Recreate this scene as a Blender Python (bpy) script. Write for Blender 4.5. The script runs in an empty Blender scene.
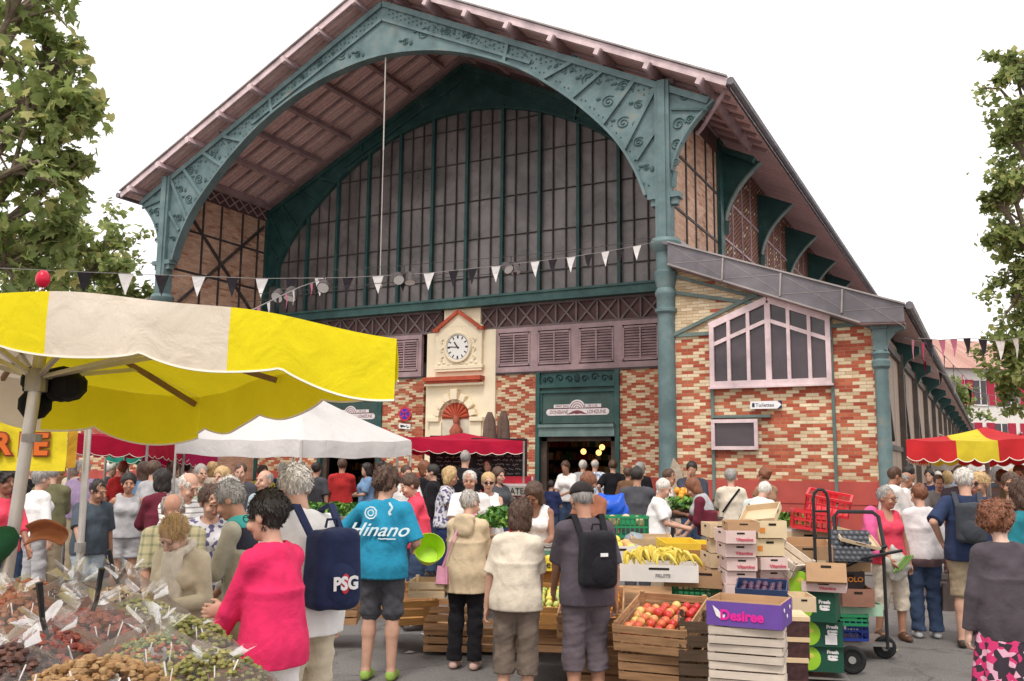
import bpy, bmesh, math, random
import numpy as np
from mathutils import Vector, Matrix, Euler, Quaternion
R=math.radians; PI=math.pi
SC=bpy.context.scene; COL=SC.collection
rnd=random.Random(7)
# ---------------------------------------------------------------- camera
F_PX=914.52; YAW=-0.4842; PIT=0.139; ROLL=0.0105; EYE=(20.9292,-18.195,1.65)
CAM=Vector(EYE)
FW=Vector((math.sin(YAW)*math.cos(PIT),math.cos(YAW)*math.cos(PIT),math.sin(PIT)))
RT0=Vector((math.cos(YAW),-math.sin(YAW),0)); UP0=RT0.cross(FW)
RT=RT0*math.cos(ROLL)+UP0*-math.sin(ROLL)*-1; UPV=RT.cross(FW)
cd=bpy.data.cameras.new('camera'); cam=bpy.data.objects.new('camera',cd); COL.objects.link(cam)
cd.sensor_width=36; cd.lens=36*F_PX/1024; cd.clip_start=.05; cd.clip_end=2000
SC.camera=cam
# ---------------------------------------------------------------- sky and sun
SUN_EL=R(58); SUN_AZ=R(205)
w=bpy.data.worlds.new('World'); SC.world=w; w.use_nodes=True
nt=w.node_tree; nt.nodes.clear()
o_=nt.nodes.new('ShaderNodeOutputWorld'); bg=nt.nodes.new('ShaderNodeBackground')
sky=nt.nodes.new('ShaderNodeTexSky'); sky.sky_type='NISHITA'; sky.sun_disc=False
sky.sun_elevation=SUN_EL; sky.sun_rotation=SUN_AZ; sky.dust_density=5; sky.air_density=1.5
tc=nt.nodes.new('ShaderNodeTexCoord'); ns=nt.nodes.new('ShaderNodeTexNoise'); ns.inputs['Scale'].default_value=2.2; ns.inputs['Detail'].default_value=4
cr=nt.nodes.new('ShaderNodeValToRGB'); cr.color_ramp.elements[0].color=(9.6,9.2,9.1,1); cr.color_ramp.elements[1].color=(11.6,11.2,11.1,1)
cr.color_ramp.elements[0].position=.35; cr.color_ramp.elements[1].position=.65
mx=nt.nodes.new('ShaderNodeMixRGB'); mx.inputs[0].default_value=.93
nt.links.new(tc.outputs['Generated'],ns.inputs['Vector']); nt.links.new(ns.outputs['Fac'],cr.inputs[0])
nt.links.new(sky.outputs[0],mx.inputs[1]); nt.links.new(cr.outputs[0],mx.inputs[2])
nt.links.new(mx.outputs[0],bg.inputs[0]); bg.inputs[1].default_value=.10
nt.links.new(bg.outputs[0],o_.inputs[0])
sl=bpy.data.lights.new('sun','SUN'); sl.energy=1.5; sl.angle=R(14); sl.color=(1,.95,.88)
so=bpy.data.objects.new('sun',sl); COL.objects.link(so)
# sun comes from behind the camera and a little to the right
sdir=Vector((math.sin(R(168))*math.cos(SUN_EL),math.cos(R(168))*math.cos(SUN_EL),math.sin(SUN_EL)))
so.rotation_euler=(-sdir).to_track_quat('-Z','Y').to_euler()
sky.sun_rotation=R(168)
vs=SC.view_settings; SC.display_settings.display_device='sRGB'
vs.view_transform='Standard'; vs.look='None'; vs.gamma=1; vs.exposure=.55; vs.use_curve_mapping=False
SC.render.engine='CYCLES'
SC.cycles.max_bounces=6; SC.cycles.transparent_max_bounces=12
# camera frame helpers
def ray(px,py):
    sx=(px-512)/F_PX; sy=(py-340.5)/F_PX
    c,s=math.cos(ROLL),math.sin(ROLL)
    sx,sy=sx*c+sy*s,-sx*s+sy*c
    return FW+RT0*sx-UP0*sy
M3=Matrix((RT0*math.cos(ROLL)-UP0*0+UP0*0,)) if False else None
# camera axes from the rays themselves (right and up carry the small roll)
xr=(ray(612,340.5)-ray(512,340.5)).normalized(); yu=(ray(512,240.5)-ray(512,340.5)).normalized()
cam.matrix_world=Matrix(((xr.x,yu.x,-FW.x,CAM.x),(xr.y,yu.y,-FW.y,CAM.y),(xr.z,yu.z,-FW.z,CAM.z),(0,0,0,1)))
def G(px,py,dep): return CAM+ray(px,py)*dep
def GZ(px,dep,z=0.):
    a=G(px,0,dep); b=G(px,681,dep); t=(z-a.z)/(b.z-a.z); return a.lerp(b,t)
FACE0=-YAW   # z rotation that turns local -Y towards the camera
# ---------------------------------------------------------------- node helpers
class NT:
    def __init__(s,name):
        s.m=bpy.data.materials.new(name); s.m.use_nodes=True; s.t=s.m.node_tree; s.t.nodes.clear()
        s.out=s.n('ShaderNodeOutputMaterial'); s.b=s.n('ShaderNodeBsdfPrincipled'); s.l(s.b.outputs[0],s.out.inputs[0])
    def n(s,t,**k):
        x=s.t.nodes.new(t)
        for a,v in k.items(): setattr(x,a,v)
        return x
    def l(s,a,b): s.t.links.new(a,b)
    def put(s,i,v):
        if hasattr(v,'is_linked') or hasattr(v,'links'): s.l(v,i)
        else:
            i.default_value=v
    def math(s,op,a,b=None,c=None,clamp=False):
        x=s.n('ShaderNodeMath',operation=op); x.use_clamp=clamp
        s.put(x.inputs[0],a)
        if b is not None: s.put(x.inputs[1],b)
        if c is not None: s.put(x.inputs[2],c)
        return x.outputs[0]
    def noise(s,scale,detail=3,vec=None,rough=.55,w=None,dist=0):
        x=s.n('ShaderNodeTexNoise'); x.inputs['Distortion'].default_value=dist; x.inputs['Scale'].default_value=scale; x.inputs['Detail'].default_value=detail; x.inputs['Roughness'].default_value=rough
        s.l(vec or s.obj(),x.inputs['Vector']); return x.outputs['Fac']
    def obj(s):
        if not hasattr(s,'_o'): s._o=s.n('ShaderNodeTexCoord')
        return s._o.outputs['Object']
    def sep(s):
        x=s.n('ShaderNodeSeparateXYZ'); s.l(s.obj(),x.inputs[0]); return x.outputs
    def mix(s,f,a,b,mode='MIX'):
        x=s.n('ShaderNodeMixRGB',blend_type=mode)
        for i,v in ((0,f),(1,a),(2,b)):
            if isinstance(v,tuple) and len(v)==3: v=(*v,1)
            s.put(x.inputs[i],v)
        return x.outputs[0]
    def ramp(s,f,p0,p1,c0=(0,0,0),c1=(1,1,1)):
        x=s.n('ShaderNodeValToRGB'); e=x.color_ramp.elements; e[0].position=p0;e[1].position=p1;e[0].color=(*c0,1);e[1].color=(*c1,1)
        s.l(f,x.inputs[0]); return x.outputs[0]
    def bump(s,h,strength=.3,dist=.01):
        x=s.n('ShaderNodeBump'); x.inputs['Strength'].default_value=strength; x.inputs['Distance'].default_value=dist
        s.l(h,x.inputs['Height']); s.l(x.outputs[0],s.b.inputs['Normal'])
    def base(s,v):
        if isinstance(v,tuple): v=(*v[:3],1)
        s.put(s.b.inputs['Base Color'],v)
    def rough(s,v): s.put(s.b.inputs['Roughness'],v)
_mc={}
def M(name,col,rough=.7,var=.18,scale=6,bump=.15,metal=0,spec=.3,emit=0,trans=0):
    if name in _mc: return _mc[name]
    t=NT(name); n=t.noise(scale,4)
    dark=tuple(c*(1-var) for c in col); lite=tuple(min(1,c*(1+var)) for c in col)
    c=t.ramp(n,.3,.7,dark,lite); t.base(c); t.rough(rough)
    t.b.inputs['Metallic'].default_value=metal; t.b.inputs['Specular IOR Level'].default_value=spec
    if bump: t.bump(t.noise(scale*6,3),bump,.01)
    if emit:
        t.b.inputs['Emission Color'].default_value=(*col,1); t.b.inputs['Emission Strength'].default_value=emit
    if trans: t.b.inputs['Transmission Weight'].default_value=trans
    _mc[name]=t.m; return t.m
def MC(name,col,var=.25,scale=7,rough=.9):    # cloth
    if name in _mc: return _mc[name]
    t=NT(name); n=t.noise(scale,5); n2=t.noise(140,2)
    c=t.ramp(n,.3,.72,tuple(x*(1-var) for x in col),tuple(min(1,x*(1+var*.6)) for x in col))
    c=t.mix(.12,c,t.ramp(n2,.3,.7,tuple(x*.7 for x in col),tuple(min(1,x*1.25) for x in col)))
    t.base(c); t.rough(rough); t.b.inputs['Specular IOR Level'].default_value=.15
    t.b.inputs['Sheen Weight'].default_value=.03
    t.bump(t.noise(6,4,rough=.5,dist=.5),.5,.04); _mc[name]=t.m; return t.m
def brick(name,style):
    t=NT(name); x,y,z=t.sep()
    a=t.math('ADD',x,y) if style in('side','claustra') else x
    BW,BH=.245,.0655
    row=t.math('FLOOR',t.math('DIVIDE',z,BH))
    odd=t.math('MULTIPLY',t.math('MODULO',t.math('ABSOLUTE',row),2.),.5)
    xi=t.math('ADD',t.math('DIVIDE',a,BW),odd)
    ci=t.math('FLOOR',xi); fx=t.math('FRACT',xi); fz=t.math('FRACT',t.math('DIVIDE',z,BH))
    cx=t.math('MULTIPLY',t.math('SUBTRACT',t.math('ADD',ci,.5),odd),BW)
    cz=t.math('MULTIPLY',t.math('ADD',row,.5),BH)
    P,Q=(1.225,.655)
    tx=t.math('DIVIDE',t.math('PINGPONG',t.math('SUBTRACT',cx,BW/2),P/2),P/2); tz=t.math('DIVIDE',t.math('PINGPONG',t.math('SUBTRACT',cz,BH/2),Q/2),Q/2)
    L=t.math('ADD',tx,tz)
    cb=t.n('ShaderNodeCombineXYZ'); t.l(ci,cb.inputs[0]); t.l(row,cb.inputs[1])
    wn=t.n('ShaderNodeTexWhiteNoise',noise_dimensions='2D'); t.l(cb.outputs[0],wn.inputs['Vector']); rn=wn.outputs['Value']
    rc=wn.outputs['Color']
    fold=t.math('ABSOLUTE',t.math('SUBTRACT',L,1.))      # 0 at rhomb border, 1 at centres
    fold=t.math('ADD',fold,t.math('MULTIPLY',t.math('SUBTRACT',rn,.5),.02))
    band=t.math('PINGPONG',t.math('ADD',fold,.10),.27)
    cream=t.math('MAXIMUM',t.math('LESS_THAN',t.math('ABSOLUTE',t.math('SUBTRACT',L,.8)),.1),t.math('LESS_THAN',t.math('ABSOLUTE',t.math('SUBTRACT',L,1.6)),.1)); cream=t.math('MULTIPLY',cream,t.math('GREATER_THAN',rn,.04)); cream=t.math('MAXIMUM',cream,t.math('LESS_THAN',rn,.0)); cream=t.math('MAXIMUM',cream,t.math('GREATER_THAN',rn,.95))
    if style=='diaper': m=cream
    elif style=='cream':
        m=t.math('GREATER_THAN',t.math('ADD',fold,t.math('MULTIPLY',rn,.15)),.22)
        m=t.math('MAXIMUM',m,t.math('GREATER_THAN',tx,.35))
    else:
        m=t.math('GREATER_THAN',rn,.93)
    rr=t.ramp(rc,0,1,(0,0,0),(1,1,1)); red=t.ramp(rr,.15,.85,(.38,.075,.045),(.56,.17,.09)) ; crm=t.ramp(rr,.15,.85,(.56,.42,.26),(.82,.70,.50))
    if style=='side': red=t.ramp(rr,.1,.9,(.58,.36,.26),(.78,.54,.41)); crm=t.ramp(rn,0,1,(.4,.18,.12),(.5,.25,.15))
    if style=='claustra': red=t.ramp(rn,0,1,(.30,.12,.09),(.36,.16,.12))
    c=t.mix(m,red,crm)
    if style=='claustra':
        c=t.mix(t.math('GREATER_THAN',t.math('FRACT',t.math('ADD',xi,.0)),.55),c,(.02,.012,.012))
    mor=t.math('MAXIMUM',t.math('GREATER_THAN',t.math('ABSOLUTE',t.math('SUBTRACT',fx,.5)),.478),t.math('GREATER_THAN',t.math('ABSOLUTE',t.math('SUBTRACT',fz,.5)),.425))
    c=t.mix(t.math('MULTIPLY',mor,.75),c,(.46,.30,.23))
    st=t.ramp(t.noise(.8,6,rough=.65),.3,.75,(.68,.65,.62),(1.1,1.07,1.02))
    c=t.mix(1.,c,st,'MULTIPLY'); c=t.mix(.35,c,t.mix(1.,c,t.ramp(t.noise(25,2),.3,.7,(.7,.7,.7),(1.2,1.2,1.2)),'MULTIPLY'))
    t.base(c); t.rough(.85); t.b.inputs['Specular IOR Level'].default_value=.2
    t.bump(t.math('ADD',t.math('SUBTRACT',1.,mor),t.math('ADD',t.math('MULTIPLY',rn,.6),t.math('MULTIPLY',t.noise(40,3),.4))),.7,.012)
    return t.m
def planks(name,c0,c1,width,axis=0,dark=.3,rough=.7):
    t=NT(name); s=t.sep(); v=t.math('DIVIDE',s[axis],width); fr=t.math('FRACT',v)
    wn=t.n('ShaderNodeTexWhiteNoise',noise_dimensions='1D'); t.l(t.math('FLOOR',v),wn.inputs['W'])
    c=t.ramp(wn.outputs['Value'],0,1,c0,c1)
    mp=t.n('ShaderNodeMapping'); sc=[8,8,8]; sc[(axis+1)%3 if axis==0 else 0]=1.2; mp.inputs['Scale'].default_value=sc; t.l(t.obj(),mp.inputs[0])
    c=t.mix(.5,c,t.mix(1.,c,t.ramp(t.noise(2.,5,mp.outputs[0]),.3,.7,(.6,.6,.6),(1.3,1.3,1.3)),'MULTIPLY'))
    g=t.math('GREATER_THAN',t.math('ABSOLUTE',t.math('SUBTRACT',fr,.5)),.46)
    c=t.mix(t.math('MULTIPLY',g,1-dark),c,tuple(x*.15 for x in c0))
    t.base(c); t.rough(rough); t.bump(t.math('SUBTRACT',1.,g),.4,.01); return t.m
def paint(name,col,wear=.35,rough=.5):
    t=NT(name); n=t.noise(1.7,6,rough=.65); n2=t.noise(14,5)
    c=t.ramp(n,.35,.7,tuple(x*.68 for x in col),tuple(min(1,x*1.2) for x in col))
    w_=t.ramp(t.math('MULTIPLY',n,n2),.30,.42)
    c=t.mix(t.math('MULTIPLY',t.math('ADD',w_,0.),wear),c,(.30,.20,.13))
    t.base(c); t.rough(t.ramp(n2,.3,.7,(rough-.1,)*3,(rough+.2,)*3)); t.b.inputs['Specular IOR Level'].default_value=.35
    t.bump(n2,.12,.01); return t.m
def wood(name,col,var=.35,scale=1.,rough=.75):
    if name in _mc: return _mc[name]
    t=NT(name); mp=t.n('ShaderNodeMapping'); mp.inputs['Scale'].default_value=(3*scale,14*scale,30*scale); t.l(t.obj(),mp.inputs[0])
    n=t.noise(1.6,6,mp.outputs[0]); oi=t.n('ShaderNodeObjectInfo').outputs['Random']
    c=t.ramp(n,.3,.72,tuple(x*(1-var) for x in col),tuple(min(1,x*(1+var*.7)) for x in col))
    c=t.mix(1.,c,t.ramp(oi,0,1,(.82,.80,.78),(1.12,1.1,1.06)),'MULTIPLY')
    c=t.mix(.4,c,t.mix(1.,c,t.ramp(t.noise(5,3),.35,.7,(.6,.58,.55),(1.15,1.15,1.15)),'MULTIPLY'))
    t.base(c); t.rough(rough); t.b.inputs['Specular IOR Level'].default_value=.2; t.bump(n,.3,.004); _mc[name]=t.m; return t.m
# ---------------------------------------------------------------- mesh helpers
def tag(o,label,cat,group=None,kind=None):
    if label: o['label']=label
    if cat: o['category']=cat
    if group: o['group']=group
    if kind: o['kind']=kind
    return o
def thing(name,label,cat,loc=(0,0,0),rz=0,group=None,rot=None):
    o=bpy.data.objects.new(name,None); COL.objects.link(o); o.empty_display_size=.1
    o.location=loc; o.rotation_euler=rot or (0,0,rz); return tag(o,label,cat,group)
class MB:
    def __init__(s): s.v=[];s.f=[];s.m=[]
    def add(s,vs,fs,mi=0):
        n=len(s.v); s.v+= [tuple(p) for p in vs]; s.f+=[tuple(i+n for i in f) for f in fs]; s.m+=[mi]*len(fs); return s
    def box(s,c,d,rot=None,mi=0):
        hx,hy,hz=d[0]/2,d[1]/2,d[2]/2; c=Vector(c)
        vs=[Vector((x,y,z)) for x in(-hx,hx) for y in(-hy,hy) for z in(-hz,hz)]
        if rot is not None: vs=[rot@v for v in vs]
        return s.add([c+v for v in vs],[(0,1,3,2),(4,6,7,5),(0,4,5,1),(2,3,7,6),(0,2,6,4),(1,5,7,3)],mi)
    def bb(s,x0,x1,y0,y1,z0,z1,mi=0): return s.box(((x0+x1)/2,(y0+y1)/2,(z0+z1)/2),(abs(x1-x0),abs(y1-y0),abs(z1-z0)),None,mi)
    def beam(s,a,b,w,h,mi=0,up=(0,0,1)):
        a=Vector(a);b=Vector(b);d=(b-a); L=d.length; d.normalize(); u=Vector(up)
        if abs(d.dot(u))>.99: u=Vector((0,1,0))
        x=d.cross(u).normalized(); z=x.cross(d)
        return s.box((a+b)/2,(w,L,h),Matrix((x,d,z)).transposed(),mi)
    def tube(s,pts,r,n=8,mi=0,closed=False,cap=True):
        pts=[Vector(p) for p in pts]; k=len(pts); rs=r if isinstance(r,(list,tuple)) else [r]*k; vs=[];pn=None
        for i,p in enumerate(pts):
            if closed: d=pts[(i+1)%k]-pts[i-1]
            else: d=pts[min(i+1,k-1)]-pts[max(i-1,0)]
            if d.length<1e-9: d=Vector((0,0,1))
            d.normalize()
            if pn is None: pn=d.orthogonal().normalized()
            pn=(pn-d*pn.dot(d)); 
            if pn.length<1e-6: pn=d.orthogonal()
            pn.normalize(); q=d.cross(pn)
            for j in range(n):
                a=2*PI*j/n; vs.append(p+(pn*math.cos(a)+q*math.sin(a))*rs[i])
        fs=[]; kk=k if closed else k-1
        for i in range(kk):
            for j in range(n):
                a=i*n+j;b=i*n+(j+1)%n;c=((i+1)%k)*n+(j+1)%n;d_=((i+1)%k)*n+j; fs.append((a,b,c,d_))
        if cap and not closed: fs+=[tuple(range(n))[::-1],tuple(range((k-1)*n,k*n))]
        return s.add(vs,fs,mi)
    def prism(s,poly,y0,y1,mi=0,T=None):   # polygon in local x,z extruded in y
        n=len(poly); vs=[Vector((x,y0,z)) for x,z in poly]+[Vector((x,y1,z)) for x,z in poly]
        if T is not None: vs=[T@v for v in vs]
        fs=[tuple(range(n)),tuple(range(2*n-1,n-1,-1))]+[(i,i+n,(i+1)%n+n,(i+1)%n) for i in range(n)]
        return s.add(vs,fs,mi)
    def lathe(s,prof,n=16,c=(0,0,0),mi=0,sx=1,sy=1,a0=0):
        vs=[];c=Vector(c)
        for r,z in prof:
            for j in range(n): a=2*PI*j/n+a0; vs.append(c+Vector((r*math.cos(a)*sx,r*math.sin(a)*sy,z)))
        fs=[]
        for i in range(len(prof)-1):
            for j in range(n): fs.append((i*n+j,i*n+(j+1)%n,(i+1)*n+(j+1)%n,(i+1)*n+j))
        fs.append(tuple(range(n))[::-1]); k=(len(prof)-1)*n; fs.append(tuple(range(k,k+n)))
        return s.add(vs,fs,mi)
    def grid(s,fn,nu,nv,mi=0):
        vs=[fn(i/nu,j/nv) for i in range(nu+1) for j in range(nv+1)]
        fs=[(i*(nv+1)+j,(i+1)*(nv+1)+j,(i+1)*(nv+1)+j+1,i*(nv+1)+j+1) for i in range(nu) for j in range(nv)]
        return s.add(vs,fs,mi)
    def sphere(s,c,r,n=8,mi=0,rot=None):
        r=Vector(r) if isinstance(r,(tuple,list,Vector)) else Vector((r,r,r)); c=Vector(c); vs=[]; m=max(3,n//2+1)
        for i in range(1,m):
            t=PI*i/m
            for j in range(n): a=2*PI*j/n; vs.append(Vector((r.x*math.sin(t)*math.cos(a),r.y*math.sin(t)*math.sin(a),r.z*math.cos(t))))
        vs+=[Vector((0,0,r.z)),Vector((0,0,-r.z))]
        if rot is not None: vs=[rot@v for v in vs]
        vs=[c+v for v in vs]; fs=[]
        for i in range(m-2):
            for j in range(n): fs.append((i*n+j,(i+1)*n+j,(i+1)*n+(j+1)%n,i*n+(j+1)%n))
        t_=(m-1)*n
        for j in range(n): fs.append((t_,j,(j+1)%n)); fs.append((t_+1,(m-2)*n+(j+1)%n,(m-2)*n+j))
        return s.add(vs,fs,mi)
    def build(s,name,mats,parent=None,smooth=False,bevel=0,loc=None,angle=40,solid=0):
        me=bpy.data.meshes.new(name); me.from_pydata(s.v,[],s.f)
        if not isinstance(mats,(list,tuple)): mats=[mats]
        for m in mats: me.materials.append(m)
        if len(mats)>1: me.polygons.foreach_set('material_index',s.m)
        if smooth:
            me.polygons.foreach_set('use_smooth',[True]*len(me.polygons))
            if angle<180:
                me.update(); me.set_sharp_from_angle(angle=R(angle))
        me.update()
        o=bpy.data.objects.new(name,me); COL.objects.link(o)
        if parent: o.parent=parent
        if loc is not None: o.location=loc
        if solid: md=o.modifiers.new('s','SOLIDIFY'); md.thickness=solid; md.offset=0
        if bevel: md=o.modifiers.new('b','BEVEL'); md.width=bevel; md.segments=2; md.limit_method='ANGLE'
        return o
def struct(name,o): o['kind']='structure'; return o
def text(name,s,size,mat,parent,loc,rot=(PI/2,0,0),ext=.002,align='CENTER',shear=0,sx=1.,bold=0):
    cu=bpy.data.curves.new(name,'FONT'); cu.body=s; cu.size=size; cu.extrude=ext; cu.align_x=align; cu.align_y='CENTER'; cu.shear=shear; cu.offset=bold
    cu.resolution_u=3
    t=bpy.data.objects.new(name,cu); COL.objects.link(t)
    dg=bpy.context.evaluated_depsgraph_get(); me=bpy.data.meshes.new_from_object(t.evaluated_get(dg))
    bpy.data.objects.remove(t)
    o=bpy.data.objects.new(name,me); me.materials.clear(); me.materials.append(mat); COL.objects.link(o)
    o.parent=parent; o.location=loc; o.rotation_euler=rot; o.scale=(sx,1,1); return o
# ================================================================ MATERIALS of the hall
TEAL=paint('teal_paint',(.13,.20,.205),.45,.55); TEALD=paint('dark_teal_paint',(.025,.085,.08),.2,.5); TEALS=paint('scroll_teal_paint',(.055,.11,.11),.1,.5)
TGREY=paint('grey_green_paint',(.12,.17,.155),.2,.5)
MAUVE=paint('mauve_paint',(.40,.28,.29),.15,.6); MAUVL=paint('pale_mauve_paint',(.68,.53,.54),.15,.55)
SOFF=planks('mauve_soffit_boards',(.74,.50,.48),(.84,.60,.57),.155,1,.2)  # board colour lifted to make up for weak bounced light under the roof
ZINC=paint('zinc_sheet',(.165,.15,.165),.1,.4); ZINCL=paint('light_zinc',(.36,.32,.31),.1,.45)
BRK=brick('diaper_brick','diaper'); BRC=brick('cream_brick','cream'); BRS=brick('orange_brick','side'); BCL=brick('claustra_brick','claustra')
RENDER=M('red_painted_plinth',(.40,.075,.06),.8,.15,2,.3)
CREAM=M('cream_stucco',(.82,.71,.52),.85,.07,1.5,.2); REDP=paint('red_trim_paint',(.48,.085,.04),.05,.6)
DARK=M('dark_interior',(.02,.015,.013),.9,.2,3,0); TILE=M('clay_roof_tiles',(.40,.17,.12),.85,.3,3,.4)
IRON=paint('dark_iron',(.06,.05,.05),.3,.6); STUD=paint('dark_timber_stud',(.13,.11,.095),.2,.7)
def glassmat(name,col,rough=.12):
    t=NT(name); x,y,z=t.sep()
    n=t.noise(.9,5,rough=.6,dist=.6); n2=t.noise(6,4)
    c=t.ramp(n,.35,.66,tuple(v*.6 for v in col),tuple(v*1.45 for v in col))  # mottled pane colour stands in for varied reflections
    t.base(c); t.rough(t.ramp(n2,.3,.7,(rough,)*3,(rough+.2,)*3)); t.b.inputs['Specular IOR Level'].default_value=.55
    t.bump(n,.08,.02); return t.m
GLASS=glassmat('mottled_brown_glass',(.155,.135,.13),.25); GLASD=glassmat('dark_window_glass',(.05,.035,.042),.05)
# ================================================================ GROUND
def ground_mat():
    t=NT('asphalt'); n=t.noise(.35,6); n2=t.noise(60,3); n3=t.noise(3,5)
    c=t.ramp(n,.3,.7,(.115,.105,.10),(.175,.16,.155)); c=t.mix(.5,c,t.ramp(n2,.35,.65,(.07,.065,.06),(.23,.215,.20)))
    c=t.mix(t.ramp(n3,.55,.7),c,(.10,.092,.085)); t.base(c); t.rough(.85); t.bump(n2,.4,.008)
    vo=t.n('ShaderNodeTexVoronoi',feature='DISTANCE_TO_EDGE'); vo.inputs['Scale'].default_value=.55
    va=t.n('ShaderNodeVectorMath',operation='ADD'); nz=t.n('ShaderNodeTexNoise'); nz.inputs['Scale'].default_value=1.6; nz.inputs['Detail'].default_value=5; t.l(t.obj(),nz.inputs['Vector']); t.l(t.obj(),va.inputs[0]); t.l(nz.outputs['Color'],va.inputs[1]); t.l(va.outputs[0],vo.inputs['Vector'])
    ck=t.math('LESS_THAN',vo.outputs['Distance'],.008); c=t.mix(t.math('MULTIPLY',ck,.6),c,(.05,.045,.042)); c=t.mix(t.math('MULTIPLY',t.ramp(t.noise(1.1,6,rough=.7),.56,.64),.45),c,(.075,.066,.06)); t.base(c)
    return t.m
g=MB(); g.bb(-200,220,-60,500,-.3,0); go=g.build('ground',ground_mat()); go['kind']='structure'
g=MB(); g.bb(-5.5,20.3,-2.2,64,0.004,.10); struct('',g.build('pavement',M('pavement_slabs',(.27,.245,.225),.85,.2,2,.3),bevel=.02))
# ================================================================ MARKET HALL
hall=thing('market_hall','large iron and diaper brick market hall with open timber gable porch','market hall')
D=4.1; W=15.; LEN=62.; AP=14.02; SL=.495; EV=1.47
def zt(u): return AP-SL*abs(u-7.5)
TRK=[(0,12.12),(1.4,11.97),(2.7,11.6),(4.0,10.97),(5.0,10.25),(5.7,9.62),(6.4,8.85),(6.85,8.1),(7.1,7.45)]
def arc_pts():
    l=[(7.5-a,z) for a,z in reversed(TRK)]; r=[(7.5+a,z) for a,z in TRK[1:]]; pts=l+r
    out=[]
    for i in range(len(pts)-1):   # catmull-rom
        p0=pts[max(i-1,0)];p1=pts[i];p2=pts[i+1];p3=pts[min(i+2,len(pts)-1)]
        for k in range(4):
            t=k/4; f=lambda a,b,c,d:.5*((2*b)+(-a+c)*t+(2*a-5*b+4*c-d)*t*t+(-a+3*b-3*c+d)*t**3)
            out.append((f(p0[0],p1[0],p2[0],p3[0]),f(p0[1],p1[1],p2[1],p3[1])))
    out.append(pts[-1]); return out
ARC=arc_pts()
def make_arch(v,mat,mats2,front):
    # the plate between the arch and the rafter line
    b=MB(); top=lambda u: zt(u)-.42
    th=.05
    for i in range(len(ARC)-1):
        (x0,z0),(x1,z1)=ARC[i],ARC[i+1]
        b.prism([(x0,z0),(x1,z1),(x1,max(top(x1),z1+.05)),(x0,max(top(x0),z0+.05))],v-th,v+th)
    # side wedges down to the corbel, between arch foot and post
    b.prism([(0.12,7.45),(.40,7.45),(.40,zt(.4)-.42),(.12,zt(.12)-.42)],v-th,v+th)
    b.prism([(14.60,7.45),(14.88,7.45),(14.88,zt(14.88)-.42),(14.60,zt(14.6)-.42)],v-th,v+th)
    o=b.build('arch_truss',mat,hall)
    f=MB() # flange rim along the arch, and rafter chord
    for i in range(len(ARC)-1):
        (x0,z0),(x1,z1)=ARC[i],ARC[i+1]; f.beam((x0,v,z0+.02),(x1,v,z1+.02),.26,.06)
    for s in(-1,1):
        f.beam((7.5,v,AP-.47),(7.5+s*8.5,v,zt(7.5+8.5)-.47),.24,.14)
    # inner chord following the big triangle apex
    for s in(-1,1):
        f.beam((7.5,v-.02,13.12),(7.5+s*4.3,v-.02,11.05),.17,.07)
    f.build('arch_flange',mats2,o)
    rb=MB()
    for s in(-1,1):
        for a,zt_ in((3.6,0),(4.6,0),(5.35,0),(6.1,0),(6.6,0)):
            u=7.5+s*a
            # radial ribs
            import bisect
            za=np.interp(a,[q[0] for q in TRK],[q[1] for q in TRK])
            ux=7.5+s*(a+ (0.75 if a>4 else .1)); zz=min(zt(ux)-.53,za+1.6)
            rb=MB(); rb.beam((u,v-.08,za+.05),(ux,v-.08,zz),.07,.09); rb.build('arch_rib',mats2,o)
        rb=MB(); rb.beam((7.5+s*6.9,v-.08,8.3),(7.5+s*7.35,v-.08,8.9),.07,.08); rb.build('arch_rib',mats2,o)
    for s in(-1,1):
        for k in range(8):
            pass
    if front:
        sc=MB(); rv=MB()
        for s in(-1,1):
            for (a,z,r) in ((1.3,12.45,.22),(.75,12.35,.13),(2.0,12.35,.14),(2.6,12.1,.11),(5.15,10.75,.16),(5.75,10.35,.2),(6.25,9.75,.2),(6.6,9.2,.2),(6.95,8.7,.16),(6.6,10.05,.17),(6.95,9.55,.14),(5.4,10.95,.1),(7.12,8.1,.1),(4.5,11.3,.12)):
                pts=[]
                for k in range(22):
                    t=k/21; an=t*3.6*PI*s+s*.8; rr=r*(1-t*.85)
                    pts.append((7.5+s*a+rr*math.cos(an)*.85,v-.062,z+rr*math.sin(an)*.7))
                sc.tube(pts,.013,5)
                sc.sphere((7.5+s*a+r*1.25,v-.07,z-r*.4),(.05,.02,.07),6); sc.sphere((7.5+s*a-r*1.2,v-.07,z+r*.5),(.06,.02,.035),6)
            for i in range(60):
                a=.2+i*.125; u=7.5+s*a
                for dz in(-.58,-.70):
                    if a<7.4: rv.sphere((u,v-.06,zt(u)+dz-(.06*(i%2))),(.022,.015,.022),5)
            for i in range(34):
                a=3.7+i*.105
                za=np.interp(a,[q[0] for q in TRK],[q[1] for q in TRK]); rv.sphere((7.5+s*a,v-.06,za+.2+.05*(i%2)),(.02,.015,.02),5)
        # pierced panels: small openings read as dark lozenges
        for s in (-1,1):
            for i in range(26):
                a=1.2+i*.21; u=7.5+s*a; z=zt(u)-.64-(.14 if i%2 else 0)-.03
                sc.box((u,v-.055,z),(.055,.02,.07),Matrix.Rotation(.7,3,'Y'))
        sc.build('scroll_ornament',TEALS,o); rv.build('rivets',TEALS,o)
    return o
make_arch(0,TEAL,TEAL,True); make_arch(D,TEALD,TEALD,False)
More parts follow.
